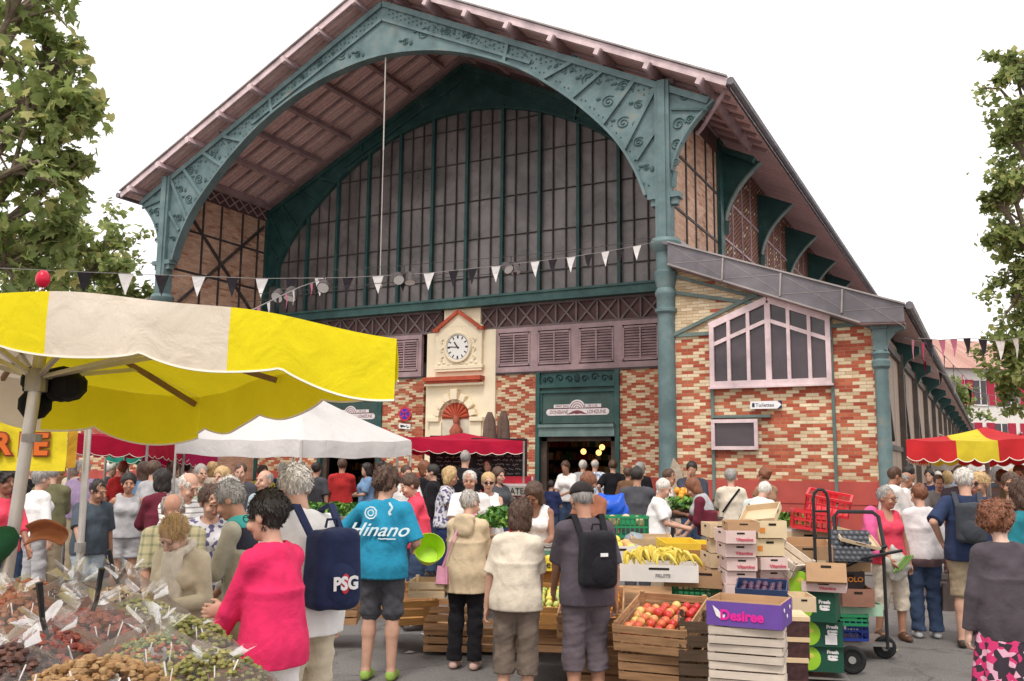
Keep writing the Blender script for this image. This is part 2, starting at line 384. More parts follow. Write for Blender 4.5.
def post(u,v,ztop,mat,caps=(),r=.17,square_from=None,label=None):
    b=MB(); prof=[(r*1.7,0),(r*1.7,.35),(r*1.45,.42),(r*1.45,.8),(r*1.2,.86),(r*1.3,.93),(r*1.05,1.0)]
    sq=square_from or ztop
    prof+=[(r*1.03,1.2),(r*.98,2.9),(r*.97,sq-1.45)]
    for k,z in enumerate(caps):
        pass
    if square_from:
        c0=sq-.98
        prof=prof[:-1]+[(r*.97,c0-.55),(r*1.25,c0-.5),(r*1.25,c0-.44),(r*1.05,c0-.42),(r*1.05,c0-.2),(r*1.22,c0-.14),(r*1.22,c0-.08),(r*1.0,c0),(r*1.32,c0+.28),(r*1.32,c0+.34),(r*1.1,c0+.38)]
        prof+=[(r*1.08,sq-.22),(r*1.7,sq-.08),(r*1.75,sq),(r*1.5,sq+.08),(r*1.05,sq+.1)]
    b.lathe(prof,20,(u,v,0))
    if square_from:
        b.bb(u-.16,u+.16,v-.16,v+.16,sq+.1,ztop)
        b.bb(u-.08,u+.08,v-.2,v-.16,sq+.1,ztop)
    for z in caps:
        b.bb(u-.34,u-.16,v-.15,v+.15,z,z+.12); b.bb(u+.16,u+.36,v-.15,v+.15,z,z+.12)
        b.bb(u-.28,u-.17,v-.1,v+.1,z-.14,z); b.bb(u+.17,u+.3,v-.1,v+.1,z-.14,z)
    return b.build('post',mat,hall,smooth=True,angle=35)
post(0,0,zt(0)-.35,TEAL,(7.35,),.19,6.40); post(W,0,zt(0)-.35,TEAL,(7.35,),.19,6.40)
for u in(0,W):
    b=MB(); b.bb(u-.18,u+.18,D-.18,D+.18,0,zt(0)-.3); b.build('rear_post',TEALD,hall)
# outer front brackets (curved plate outside the posts)
def bracket(v,side,mat,th=.06,front=False):
    b=MB(); pts=[]; u0=15.16 if v<1 else 15.1
    ztp=zt(15)-.36
    for k in range(11):
        t=k/10; x=.16+.95*(t**2.3); z=7.6+(9.35-7.6)*t; pts.append((x,z))
    poly=[(0,7.45)]+pts+[(1.1,zt(16.1)-.40),(0,ztp-.1)]
    P=[((15+x) if side>0 else -x,z) for x,z in poly]
    if side<0: P=P[::-1]
    b.prism(P,v-th,v+th)
    o=b.build('eaves_bracket',mat,hall)
    f=MB(); q=[((15+x) if side>0 else -x,v,z) for x,z in pts]
    for i in range(len(q)-1): f.beam(q[i],q[i+1],.22 if v>1 else .2,.04)
    f.build('bracket_flange',TEAL if front else TGREY,o)
    if front:
        sc=MB()
        sc.beam((15.2 if side>0 else -.2,v-.08,9.3),(15.98 if side>0 else -.98,v-.08,9.15),.06,.05)
        for (a,z,r) in((.35,8.95,.15),(.3,8.5,.13),(.6,9.0,.1),(.28,8.1,.09),(.5,9.55,.13),(.85,9.42,.1)):
            pts2=[]
            for k in range(20):
                t=k/19; an=t*3.4*PI; rr=r*(1-t*.85); pts2.append(((15+a if side>0 else -a)+side*rr*math.cos(an),v-.075,z+rr*math.sin(an)))
            sc.tube(pts2,.018,5)
        sc.build('scroll_ornament',TEALS,o)
bracket(0,1,TEAL,front=True); bracket(0,-1,TEAL,front=True)
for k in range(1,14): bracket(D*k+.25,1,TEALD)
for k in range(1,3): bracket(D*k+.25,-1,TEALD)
# roof
b=MB()
for s in(-1,1):
    e=8.97
    P=[(7.5,AP),(7.5+s*e,AP-SL*e),(7.5+s*e,AP-SL*e-.07),(7.5,AP-.07)]
    if s>0: P=P[::-1]
    b.prism(P,-.42,LEN)
roof=b.build('roof',ZINC,hall)
b=MB()
for s in(-1,1):
    e=8.93; P=[(7.5,AP-.075),(7.5+s*e,AP-SL*e-.075),(7.5+s*e,AP-SL*e-.11),(7.5,AP-.11)]
    if s>0: P=P[::-1]
    b.prism(P,-.36,LEN-.1)
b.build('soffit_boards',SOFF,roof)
for s in(-1,1):
    b=MB(); e=9.0; a=Vector((7.5,-.45,AP-.06)); c=Vector((7.5+s*e,-.45,AP-.06-SL*e)); b.beam(a,c,.05,.16); b.build('barge_board',MAUVL,roof)
    b=MB(); b.beam(a+Vector((0,-.01,.13)),c+Vector((0,-.01,.13)),.14,.035); b.build('verge_flashing',ZINCL,roof)
    b=MB(); b.tube([(7.5+s*9.08,-.5,AP-SL*9-.05),(7.5+s*9.08,LEN,AP-SL*9-.05)],.085,8); b.build('gutter',ZINC,roof)
# purlins under the porch roof, ends proud of the barge board
for s in(-1,1):
    for k in range(8):
        a=.55+k*1.13; u=7.5+s*a
        b=MB(); b.box((u,(-.56+D-.3)/2,AP-SL*a-.11-.13),(.10,D-.3+.56,.2),Matrix.Rotation(s*-math.atan(SL)*-1,3,'Y'))
        b.build('purlin',MAUVE if k<8 else MAUVL,roof)
        e_=MB(); e_.box((u,-.60,AP-SL*a-.24),(.11,.08,.17),Matrix.Rotation(s*math.atan(SL),3,'Y')); e_.build('purlin_end',MAUVL,roof)
    for k in range(12):  # rafters under the side eaves are boards running out
        pass
# rafters crossing above purlins, in porch (v steps)
b=MB()
for k in range(7):
    v=.35+k*.6
    for s in(-1,1): b.beam((7.5,v,AP-.11-.05),(7.5+s*8.85,v,AP-.16-SL*8.85),.06,.07)
b.build('rafters',MAUVE,roof)
b=MB(); b.tube([(15.62,.35,8.82),(15.75,.3,8.92),(16.40,-.15,9.50),(16.5,-.15,9.6)],.045,8); b.build('downpipe',MAUVE,roof,smooth=True)
# ridge bird left out; rod hanging from arch crown
b=MB(); b.tube([(7.6,0,12.1),(7.62,0,9.6)],.018,6); b.tube([(7.62,0,9.6),(7.64,0,6.15)],.012,6); b.sphere((7.64,0,6.1),(.07,.07,.06),8); b.build('hanging_rod',M('pale_steel',(.45,.42,.38),.5,.1),hall)
# glazed gable wall at v=D
b=MB(); z0=6.42
for i in range(len(ARC)-1):
    (x0,za),(x1,zb)=ARC[i],ARC[i+1]
    b.add([(x0,D+.03,z0),(x1,D+.03,z0),(x1,D+.03,zb+.05),(x0,D+.03,za+.05)],[(0,1,2,3)])
b.bb(.2,.45,D+.02,D+.04,z0,7.5); b.bb(14.55,14.8,D+.02,D+.04,z0,7.5)
gl=b.build('glazing',GLASS,hall)
# dark back so the panes are opaque
b=MB(); b.bb(.3,14.7,D+.3,D+.34,z0,12.0)
def arcz(u):
    a=abs(u-7.5); return float(np.interp(a,[q[0] for q in TRK],[q[1] for q in TRK]))
mj=[7.69-1.18*k for k in range(7)]+[7.69+1.18*k for k in range(1,6)]
b=MB()
for u in mj:
    if .5<u<14.5: b.bb(u-.045,u+.045,D-.10,D+.02,z0,arcz(u)+.1)
b.build('glazing_mullion',TEALD,gl)
b=MB(); BAR=paint('thin_glazing_bar',(.075,.066,.064),.1,.6)
for u in mj:
    for k in(1,2):
        uu=u+1.18*k/3
        if .5<uu<14.5: b.bb(uu-.014,uu+.014,D-.03,D+.02,z0,arcz(uu)+.1)
for z in(7.06,8.2,9.35,10.55,11.6):
    a=float(np.interp(-z,[-q[1] for q in TRK],[q[0] for q in TRK])) if z>7.45 else 7.1
    b.bb(7.5-a,7.5+a,D-.035,D+.018,z-.009,z+.009)
b.build('glazing_bar',BAR,gl)
# cross beam, lattice, louvre strip
b=MB(); b.bb(.17,14.83,D-.28,D+.2,6.17,6.46); b.bb(.17,14.83,D-.34,D-.28,6.40,6.46); b.bb(.17,14.83,D-.34,D-.28,6.17,6.21); b.build('cross_beam',TEALD if 0 else paint('beam_teal_paint',(.055,.13,.12),.25,.5),hall)
LATB=M('lattice_shade_board',(.10,.055,.05),.8,.2,4,.2)
for (u0,u1) in((.2,6.92),(8.15,14.82)):
    b=MB(); b.bb(u0,u1,D-.02,D+.1,5.5,6.17); la=b.build('lattice_band',LATB,hall)
    b=MB(); n=int(round((u1-u0)/.61)); st=(u1-u0)/n
    for i in range(n):
        x=u0+i*st
        b.beam((x+.05,D-.05,5.56),(x+st-.05,D-.05,6.12),.04,.05); b.beam((x+.05,D-.062,6.12),(x+st-.05,D-.062,5.56),.04,.05)
        b.bb(x-.025,x+.025,D-.09,D-.022,5.5,6.17)
    b.bb(u0,u1,D-.10,D-.02,5.5,5.56); b.bb(u0,u1,D-.10,D-.02,6.11,6.165)
    b.build('lattice_bars',IRON if 0 else paint('mauve_grey_lattice',(.17,.13,.13),.3,.7),la)
def louvre(u0,u1,z0=4.27,z1=5.5):
    b=MB(); f=.11
    b.bb(u0,u1,D-.12,D,z0,z0+.15); b.bb(u0,u1,D-.12,D,z1-.12,z1); b.bb(u0,u0+f,D-.12,D,z0+.15,z1-.12); b.bb(u1-f,u1,D-.12,D,z0+.15,z1-.12)
    fr=b.build('louvre_panel',MAUVE,hall)
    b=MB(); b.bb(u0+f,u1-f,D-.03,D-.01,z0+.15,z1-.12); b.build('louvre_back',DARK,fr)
    b=MB(); uf0,uf1=u0+f+.04,u1-f-.04
    b.bb(uf0-.03,uf0+.02,D-.13,D-.04,z0+.18,z1-.15);b.bb(uf1-.02,uf1+.03,D-.13,D-.04,z0+.18,z1-.15);b.bb(uf0,uf1,D-.13,D-.04,z0+.18,z0+.23);b.bb(uf0,uf1,D-.13,D-.04,z1-.2,z1-.15)
    n=11
    for i in range(n):
        z=z0+.27+i*(z1-z0-.5)/(n-1); b.box(((u0+u1)/2,D-.085,z),(uf1-uf0-.04,.085,.022),Matrix.Rotation(R(38),3,'X'))
    b.bb((u0+u1)/2-.02,(u0+u1)/2+.02,D-.135,D-.05,z0+.2,z1-.17)
    b.build('louvre_slats',MAUVE,fr)
for i in range(5): louvre(8.72+i*1.222,8.72+(i+1)*1.222)
for i in range(5): louvre(6.29-(i+1)*1.222,6.29-i*1.222)
b=MB(); b.bb(8.66,14.83,D-.16,D,4.22,4.27); b.bb(.2,6.35,D-.16,D,4.22,4.27); b.build('sill_band',MAUVL if 0 else IRON,hall)
# brick piers and doors
def wallx(name,mat,x0,x1,z0,z1,y0=D-.1,y1=D+.2): b=MB(); b.bb(x0,x1,y0,y1,z0,z1); return b.build(name,mat,hall)
DL=(2.6,4.95); DR=(10.02,12.42)
for x0,x1 in((.17,DL[0]),(DL[1],6.39),(8.66,DR[0]),(DR[1],14.83)):
    wallx('brick_wall',BRK,x0,x1,1.47,4.22); wallx('plinth',RENDER,x0,x1,0,1.47,D-.13)
OR=text
def doorway(x0,x1):
    fr=MB(); w=.12
    fr.bb(x0,x0+w,D-.16,D+.15,0,4.22); f=fr.build('door_frame',TEALD,hall); fr=MB(); fr.bb(x1-w,x1,D-.16,D+.15,0,4.22); fr.build('door_jamb',TEALD,f)
    c=(x0+x1)/2
    b=MB(); b.bb(x0+w,x1-w,D-.10,D,3.84,4.22); b.bb(x0+w,x1-w,D-.17,D-.10,3.80,3.90); b.build('door_frieze',TEALD,f)
    b=MB()
    for s in(-1,1):
        for a,z,r in((.22,4.02,.1),(.5,4.06,.11),(.78,4.02,.1)):
            b.tube([(c+s*(a+r*(1-k/15*.8)*math.cos(k/15*7)),D-.12,z+r*(1-k/15*.8)*math.sin(k/15*7)) for k in range(16)],.014,5)
        b.sphere((c+s*.95,D-.11,4.03),(.05,.02,.08),6)
    b.sphere((c,D-.11,4.05),(.09,.02,.12),8); b.build('scroll_ornament',paint('black_scroll',(.01,.03,.03),0,.6),f)
    b=MB(); b.bb(x0+w,x1-w,D-.09,D,2.85,3.80); sg=b.build('sign_board',paint('slate_green_sign',(.05,.095,.085),.05,.55),f)
    b=MB(); b.bb(x0+w,x1-w,D-.15,D-.09,3.66,3.72); b.bb(x0+w+.0,x0+w+.06,D-.12,D-.09,2.9,3.66); b.bb(x1-w-.06,x1-w,D-.12,D-.09,2.9,3.66); b.build('sign_rim',TEALD,sg)
    WH=M('sign_white',(.72,.66,.66),.7,.1,8,0); RW=M('sign_wine',(.20,.06,.07),.7,.1,8,0)
    b=MB(); b.bb(c-.82,c+.82,D-.1,D-.094,3.06,3.23)
    b.sphere((c-.82,D-.097,3.145),(.085,.004,.085),12); b.sphere((c+.82,D-.097,3.145),(.085,.004,.085),12)
    b.bb(c-.68,c-.2,D-.1,D-.094,3.26,3.35); b.bb(c+.2,c+.68,D-.1,D-.094,3.26,3.35)
    pts=[(c+.24*math.cos(PI*k/16),3.23+.24*math.sin(PI*k/16)) for k in range(17)]; b.prism(pts[::-1],D-.1,D-.094)
    b.build('sign_plaque',WH,sg)
    b=MB()
    for r in(.19,.13,.07):
        b.tube([(c+r*math.cos(PI*k/14),D-.102,3.23+r*math.sin(PI*k/14)) for k in range(15)],.009,4)
    b.sphere((c,D-.103,3.14),(.12,.004,.05),10); b.add([(c-.3,D-.103,3.08),(c-.1,D-.103,3.10),(c-.1,D-.103,3.18)],[(0,1,2)]); b.add([(c+.3,D-.103,3.08),(c+.1,D-.103,3.18),(c+.1,D-.103,3.10)],[(0,1,2)])
    b.bb(c-.82,c+.82,D-.104,D-.101,3.235,3.25)
    b.build('sign_emblem',RW,sg)
    text('sign_lettering','DONIBANE',.135,RW,sg,(c-.53,D-.103,3.145),sx=.78); text('sign_lettering','LOHIZUNE',.135,RW,sg,(c+.55,D-.103,3.145),sx=.8)
    text('sign_lettering','SAINT JEAN',.085,RW,sg,(c-.44,D-.103,3.305),sx=.85); text('sign_lettering','DE LUZ',.085,RW,sg,(c+.44,D-.103,3.305),sx=.95)
    b=MB(); b.bb(x0+w,x1-w,D-.2,D-.0,2.50,2.82); b.bb(x0+w,x1-w,D-.26,D-.2,2.74,2.82); hs=b.build('rolling_shutter_box',paint('worn_teal_metal',(.16,.24,.23),.5,.5),f)
    b=MB()
    for sx in (x0+w+.08,x1-w-.08): b.bb(sx-.08,sx+.08,D-.02,D+.1,0,2.5)
    b.bb(x0+w,x1-w,D-.02,D+.1,2.38,2.5); b.build('inner_door_frame',paint('brown_frame',(.07,.045,.035),.2,.6),f)
    return f
doorway(*DL); doorway(*DR)
# interior behind the doors: floor, back counters, shelves with goods, lamps
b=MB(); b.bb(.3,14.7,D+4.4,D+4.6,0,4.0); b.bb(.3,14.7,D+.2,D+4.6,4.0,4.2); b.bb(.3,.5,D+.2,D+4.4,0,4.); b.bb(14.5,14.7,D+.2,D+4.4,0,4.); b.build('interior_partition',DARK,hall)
b=MB(); b.bb(.5,14.5,D+3.9,D+4.4,0,1.1)
for z in(1.5,1.9,2.3): b.bb(.5,14.5,D+4.1,D+4.4,z,z+.04)
b.build('interior_shelving',M('dark_wood_shelf',(.06,.035,.02),.8,.2),hall)
GO=[M('goods_'+n,c,.6,.2) for n,c in(('amber',(.4,.16,.04)),('cream',(.5,.42,.3)),('red',(.3,.03,.02)),('brown',(.14,.07,.04)),('green',(.06,.12,.05)))]
b=MB()
for z in(1.1,1.54,1.94,2.34):
    x=.6
    while x<14.2:
        ww=rnd.uniform(.06,.18); b.bb(x,x+ww,D+4.05 if z>1.2 else D+3.95,D+4.2,z,z+rnd.uniform(.12,.28),rnd.randrange(5)); x+=ww+rnd.uniform(.01,.06)
o=b.build('shelf_goods',GO,hall); o['kind']='stuff'
LAMP=M('lamp_glow',(1,.55,.16),.5,0,5,0,emit=1.6)
for i,(x,z) in enumerate([(10.5,2.15),(10.95,2.28),(10.97,2.12),(11.7,2.12),(12.0,2.18),(12.45,2.15),(3.0,2.1),(3.6,2.2),(4.4,2.15)]):
    b=MB(); b.sphere((x,D+2.+.3*(i%2),z),.085,10); b.build('interior_lamp',LAMP,hall)
# clock surround
b=MB()
b.bb(6.39,8.66,D-.30,D,.1,5.50); b.bb(6.92,8.13,D-.25,D+.1,5.5,6.16)
cs=b.build('clock_surround',CREAM,hall,bevel=.01); cs.location=(.12,.13,0)
b=MB(); b.bb(6.75,8.28,D-.42,D-.30,4.35,5.62); 
b.prism([(6.75,5.62),(8.28,5.62),(7.52,6.02)],D-.42,D-.26); b.bb(6.72,8.32,D-.44,D-.30,4.42,4.52)
b.build('clock_panel',CREAM,cs,bevel=.01)
b=MB(); b.beam((6.80,D-.46,5.56),(7.52,D-.46,6.06),.10,.09); b.beam((8.24,D-.46,5.56),(7.52,D-.46,6.06),.10,.09); b.bb(6.70,6.88,D-.50,D-.3,5.50,5.59); b.bb(8.16,8.34,D-.50,D-.3,5.50,5.59); b.build('pediment_trim',REDP,cs)
b=MB()
cc=(7.52,5.03)
b.tube([(cc[0]+.41*math.cos(2*PI*k/32),D-.45,cc[1]+.41*math.sin(2*PI*k/32)) for k in range(32)],.045,6,closed=True)
clk=b.build('clock',CREAM,cs,smooth=True)
def yd(c,r,y,th,n=32): # disc facing -y
    m=MB(); m.prism([(c[0]+r*math.cos(2*PI*k/n),c[1]+r*math.sin(2*PI*k/n)) for k in range(n)],y,y+th); return m
yd(cc,.39,D-.455,.03).build('clock_face',M('clock_white',(.78,.76,.72),.4,.03,3,0),clk)
b=MB(); BK=M('black_paint',(.015,.015,.015),.5,.1)
b.tube([(cc[0]+.345*math.cos(2*PI*k/32),D-.457,cc[1]+.345*math.sin(2*PI*k/32)) for k in range(32)],.005,4,closed=True)
for k in range(12):
    a=2*PI*k/12; r0,r1=.25,.33
    b.beam((cc[0]+r0*math.sin(a),D-.459,cc[1]+r0*math.cos(a)),(cc[0]+r1*math.sin(a),D-.459,cc[1]+r1*math.cos(a)),.032 if k%3 else .05,.006,up=(0,1,0))
b.tube([(cc[0]+.395*math.cos(2*PI*k/32),D-.46,cc[1]+.395*math.sin(2*PI*k/32)) for k in range(32)],.014,4,closed=True)
b.build('hour_marks',BK,clk)
for a,l,wd in((R(-37),.19,.035),(R(-86),.29,.022)):
    b=MB(); b.beam((cc[0]-.05*math.sin(a),D-.467,cc[1]-.05*math.cos(a)),(cc[0]+l*math.sin(a),D-.467,cc[1]+l*math.cos(a)),wd,.006,up=(0,1,0)); b.build('clock_hand',BK,clk)
# mouldings left and right of the clock
b=MB()
for s in(-1,1):
    for z in(5.25,5.0,4.75): b.tube([(cc[0]+s*(.52+.05*math.sin(k)),D-.44,z+.03*k-.08) for k in range(5)],.02,5)
for k in range(9): b.sphere((6.9+k*.15,D-.43,4.58+.03*math.sin(k*2)),(.06,.02,.035),6)
b.build('stucco_relief',CREAM,cs)
b=MB(); b.bb(6.42,8.05+.28,D-.56,D-.3,4.08,4.2); b.bb(6.5,8.25,D-.5,D-.3,4.02,4.08); b.build('red_cornice',REDP,cs,bevel=.01)
b=MB(); b.bb(6.42,8.33,D-.46,D-.3,3.95,4.02)
# niche arch: voussoirs
for k in range(7):
    a=PI*(k+.5)/7; r0,r1=.50,.80 if k==3 else .70
    ca,sa=math.cos(a),math.sin(a)
    b.box((7.42+(r0+r1)/2*ca,D-.38,3.05+(r0+r1)/2*sa),(r1-r0,.14 if k!=3 else .2,.22 if k%2 else .17),Matrix.Rotation(-a,3,'Y'))
for s in(-1,1): b.bb(7.42+s*.5,7.42+s*.92,D-.44,D-.3,2.94,3.06); b.bb(7.42+s*.46,7.42+s*.84,D-.36,D-.3,1.9,2.94)
b.build('niche_surround',CREAM,cs,bevel=.01)
b=MB(); r=.46; pts=[(7.42+r*math.cos(PI*k/16),3.02+r*math.sin(PI*k/16)) for k in range(17)]; b.prism(pts[::-1],D-.325,D-.305); ni=b.build('niche_shell',REDP,cs)
b=MB()
for k in range(9): 
    a=PI*(k+.5)/9; b.tube([(7.42,D-.34,3.04),(7.42+.43*math.cos(a),D-.34,3.04+.43*math.sin(a))],[.01,.05],6)
b.build('shell_ribs',REDP,ni)
b=MB(); b.bb(6.97,7.87,D-.312,D-.302,1.9,3.0); b.build('niche_back',M('pale_stone',(.62,.55,.44),.9,.1),cs)
b=MB(); b.lathe([(.16,2.0),(.17,2.3),(.13,2.36),(.12,2.4),(.17,2.55),(.19,2.68),(.13,2.78),(.07,2.86),(.09,2.92),(.10,3.02),(.05,3.1)],12,(7.5,D-.42,0)); b.sphere((7.62,D-.5,2.62),(.07,.08,.12),8); b.sphere((7.4,D-.5,2.5),(.08,.08,.1),8); b.build('niche_statue',paint('terracotta',(.36,.10,.06),.2,.7),cs,smooth=True)
# porch side walls (brick panels with iron bracing)
for u,s in((0,1),(W,-1)):
    b=MB(); b.bb(u-.08,u+.08,.18,D-.18,0,9.62); sw=b.build('porch_side_wall',BRS,hall)
    b=MB(); b.bb(u-.12,u+.12,.18,D-.18,9.62,10.02); b.build('side_lattice_beam',LATB,sw)
    b=MB(); b.bb(u-.16,u+.16,.18,D-.18,10.02,10.14)
    for k in range(9): b.beam((u+s*.14,.2+k*.41,9.66),(u+s*.14,.6+k*.41,10.0),.03,.03); b.beam((u+s*.155,.2+k*.41,10.0),(u+s*.155,.6+k*.41,9.66),.03,.03)
    b.build('side_lattice_bars',MAUVE,sw)
    b=MB()
    for q in(s,-s):
        for v in(1.27,2.0,2.9,3.6): b.bb(u+q*.08,u+q*.11,v-.03,v+.03,4,9.6)
        for z in(8.55,7.3,6.2): b.bb(u+q*.08,u+q*.105,.2,D-.2,z-.03,z+.03)
        if q==s or u==0: b.beam((u+q*.13,.3,9.4),(u+q*.13,3.8,6.2),.05,.08);
        if q==s or u==0: b.beam((u+q*.155,.3,6.2),(u+q*.155,3.8,9.4),.05,.08)
    b.build('iron_bracing',IRON,sw)
    # upper clerestory walls of the nave behind the porch
    for k in range(1,15):
        v0=D*k+.2; v1=D*(k+1)+.2
        if v0>LEN-4: break
        b=MB(); b.bb(u-.1,u+.1,v0,v1,6.0,10.1); b.build('clerestory_panel',BCL if k>=1 else BRS,hall)
        if u==0 and k>3: break
b=MB(); b.bb(15.1,15.13,D+.2,LEN-4,8.6,8.66); b.bb(15.1,15.13,D+.2,LEN-4,7.5,7.56)
for k in range(1,14):
    for j in range(1,4): b.bb(15.1,15.13,D*k+.2+j*1.03-.03,D*k+.2+j*1.03+.03,6.2,10.1)
b.build('clerestory_frame',MAUVE,hall)
# nave rear gable close-off and side walls so that the hall is closed
b=MB(); b.prism([(0,0),(15,0),(15,10),(7.5,13.9),(0,10)],LEN-4.2,LEN-4); b.build('rear_gable_wall',BRS,hall)
# ---------------------------------------------------------------- aisles
def aisle(s):
    X=lambda a:(15+a) if s>0 else -a     # a = distance outward of the post line
    def bx(m,a0,a1,y0,y1,z0,z1,mi=0): x0,x1=X(a0),X(a1); m.bb(min(x0,x1),max(x0,x1),y0,y1,z0,z1,mi)
    def zr(a): return 6.36-.366*a
    AW=4.02
    b=MB(); P=[(X(.1),1.47),(X(AW),1.47),(X(AW),4.40),(X(.1),4.40)]
    if s<0: P=P[::-1]
    b.prism(P,0,.25); fw=b.build('aisle_brick_wall',BRK,hall)
    b=MB(); P=[(X(.1),4.40),(X(AW),4.40),(X(AW),zr(AW)-.42),(X(.1),zr(.1)-.42)]
    if s<0: P=P[::-1]
    b.prism(P,.0,.25); b.build('aisle_gable_brick',BRC,hall)
    b=MB(); bx(b,.1,AW,-.035,.25,0,1.47); b.build('plinth',RENDER,hall)
    b=MB(); bx(b,.15,AW,-.05,0,1.05,1.08); b.build('plinth_moulding',RENDER,hall)
    # roof and zinc fascia
    b=MB(); P=[(X(0),zr(0)+.04),(X(4.62),zr(4.62)+.04),(X(4.62),zr(4.62)-.03),(X(0),zr(0)-.03)]
    if s>0: P=P[::-1]
    b.prism(P,-.32,LEN); rf=b.build('aisle_roof',ZINC,hall)
    b=MB(); P=[(X(.16),zr(.16)),(X(4.60),zr(4.6)),(X(4.60),4.37),(X(3.85),4.40),(X(.16),zr(.16)-.44)]
    if s>0: P=P[::-1]
    b.prism(P,-.36,-.30); fa=b.build('zinc_fascia',ZINC,rf)
    b=MB()
    for k in range(5):
        a0=.2+k*1.12; 
        if a0>4.5: break
        if k: b.beam((X(a0),-.375,zr(a0)-.01),(X(a0-.03),-.375,zr(a0)-.46),.03,.08)
    for k in range(4):
        a0=.2+k*1.12; a1=min(a0+1.12,4.6)
        b.beam((X(a0),-.363,zr(a0)-.02),(X(a1),-.363,zr(a1)-.40),.008,.008); b.beam((X(a0),-.363,zr(a0)-.42),(X(a1),-.363,zr(a1)-.03),.008,.008)
    b.beam((X(.16),-.37,zr(.16)+.03),(X(4.62),-.37,zr(4.62)+.03),.06,.03); b.beam((X(.16),-.37,zr(.16)-.44),(X(3.85),-.37,4.40),.05,.03)
    b.build('fascia_seams',ZINCL,fa)
    b=MB(); P=[(X(.16),zr(.16)-.44),(X(3.85),4.40),(X(4.6),4.37),(X(4.6),4.34),(X(3.85),4.37),(X(.16),zr(.16)-.47)]
    if s>0: P=P[::-1]
    b.prism(P,-.33,.02); b.build('verge_board',MAUVE,rf)
    # framing bars on the gable brick
    b=MB()
    b.beam((X(.15),-.03,5.33),(X(3.0),-.03,zr(3.0)-.55),.04,.07)      # sloped bar under fascia
    b.beam((X(.15),-.03,zr(.15)-.62),(X(4.0),-.03,zr(4.)-.55),.04,.06)
    b.beam((X(.15),-.045,4.42),(X(1.9),-.045,zr(1.9)-.52),.04,.07); b.beam((X(.15),-.03,4.9),(X(1.6),-.03,zr(1.6)-.5),.03,.05) if 0 else None
    for a in(.95,3.27): bx(b,a-.03,a+.03,-.05,0,0,(4.4 if a<1 else zr(a)-.45))
    bx(b,.1,.95,-.045,0,4.38,4.45); bx(b,3.27,AW,-.045,0,4.38,4.45)
    b.build('iron_framing',TGREY,fw)
    # large pentagonal window
    wx0,wx1,wz,zs,za=.93+0.0,3.27,3.33,4.60,5.06; mid=(wx0+wx1)/2
    b=MB(); P=[(wx0,wz),(wx1,wz),(wx1,zs),(mid,za),(wx0,zs)]; P=[(X(a),z) for a,z in P]
    if s<0:P=P[::-1]
    b.prism(P,-.055,-.045); wi=b.build('gable_window',GLASD,hall)
    b=MB()
    def zw(a): return zs+(za-zs)*(1-abs(a-mid)/(mid-wx0))
    f=.09
    b.bb(min(X(wx0),X(wx1)),max(X(wx0),X(wx1)),-.13,-.05,wz-.02,wz+f); 
    bx(b,wx0,wx0+f,-.128,-.05,wz+f,zs); bx(b,wx1-f,wx1,-.128,-.05,wz+f,zs)
    for q0,q1 in((wx0,mid),(wx1,mid)):
        b.beam((X(q0),-.09,zw(q0)-.05),(X(q1),-.09,zw(q1)-.05),.08,.13)
        b.beam((X(q0),-.085,zw(q0)-.46),(X(q1),-.085,zw(q1)-.46),.06,.075)
    for k in range(1,6):
        a=wx0+(wx1-wx0)*k/6; bx(b,a-(.055 if k==3 else .033),a+(.055 if k==3 else .033),-.125,-.055,wz+.05,zw(a)-.05)
    b.build('window_frame',MAUVL,wi)
    b=MB(); bx(b,wx0-.03,wx1+.03,-.15,-.03,wz-.06,wz-.02); b.build('window_sill',MAUVL,wi)
    b=MB(); bx(b,.95,1.83,-.055,-.045,2.08,2.65); w2=b.build('small_window',GLASD,hall)
    b=MB(); f=.07
    bx(b,.93,1.85,-.11,-.05,2.06,2.06+f);bx(b,.93,1.85,-.11,-.05,2.66-f,2.66);bx(b,.93,.93+f,-.108,-.05,2.06+f,2.66-f);bx(b,1.85-f,1.85,-.108,-.05,2.06+f,2.66-f); b.build('window_frame',MAUVL,w2)
    b=MB(); bx(b,.93,2.1,-.09,-.0,2.69,2.74); b.build('window_lintel',TGREY,w2)
    # corner post and end bracket
    xx=X(4.14); b=MB(); b.lathe([(.17,0),(.17,.5),(.13,.6),(.125,3.0),(.125,3.55),(.165,3.6),(.165,3.7),(.13,3.74),(.15,3.8),(.17,3.84),(.13,3.9)],16,(xx,0,0)); b.bb(xx-.12,xx+.12,-.12,.12,3.9,4.42)
    b.bb(xx-.15,xx+.15,-.16,.14,4.30,4.42)
    P=[(0,3.95),(.12,3.95),(.16,4.1),(.26,4.22),(.44,4.28),(.44,4.4),(0,4.4)]; P=[(xx+s*a,z) for a,z in P]
    if s<0:P=P[::-1]
    b.prism(P,-.10,.1); b.build('corner_post',TEAL,hall,smooth=True,angle=30)
    # side wall of timber boards with openings
    X0=X(4.02); 
    for k in range(0,14 if s>0 else 3):
        v0=.25+k*D; v1=min(v0+D,LEN-1)
        b=MB(); bx(b,4.0,4.08,v0,v1,0,4.45); p=b.build('side_bay',[planks_side],hall)
        b=MB(); 
        for (a0,a1,z0,z1) in((.5,1.5,2.9,4.0),): b.bb(min(X(4.08),X(4.1)),max(X(4.08),X(4.1)),v0+a0,v0+a1,z0,z1)
        if k%3==1: b.bb(min(X(4.08),X(4.1)),max(X(4.08),X(4.1)),v0+1.2,v0+2.6,0,2.2)
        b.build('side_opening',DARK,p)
        b=MB(); bx(b,4.08,4.2,v0+D-.3,v0+D-.06,0,4.3); bx(b,4.08,4.16,v0,v0+D-.3,4.1,4.25); bx(b,4.08,4.13,v0,v0+D-.3,2.1,2.2)
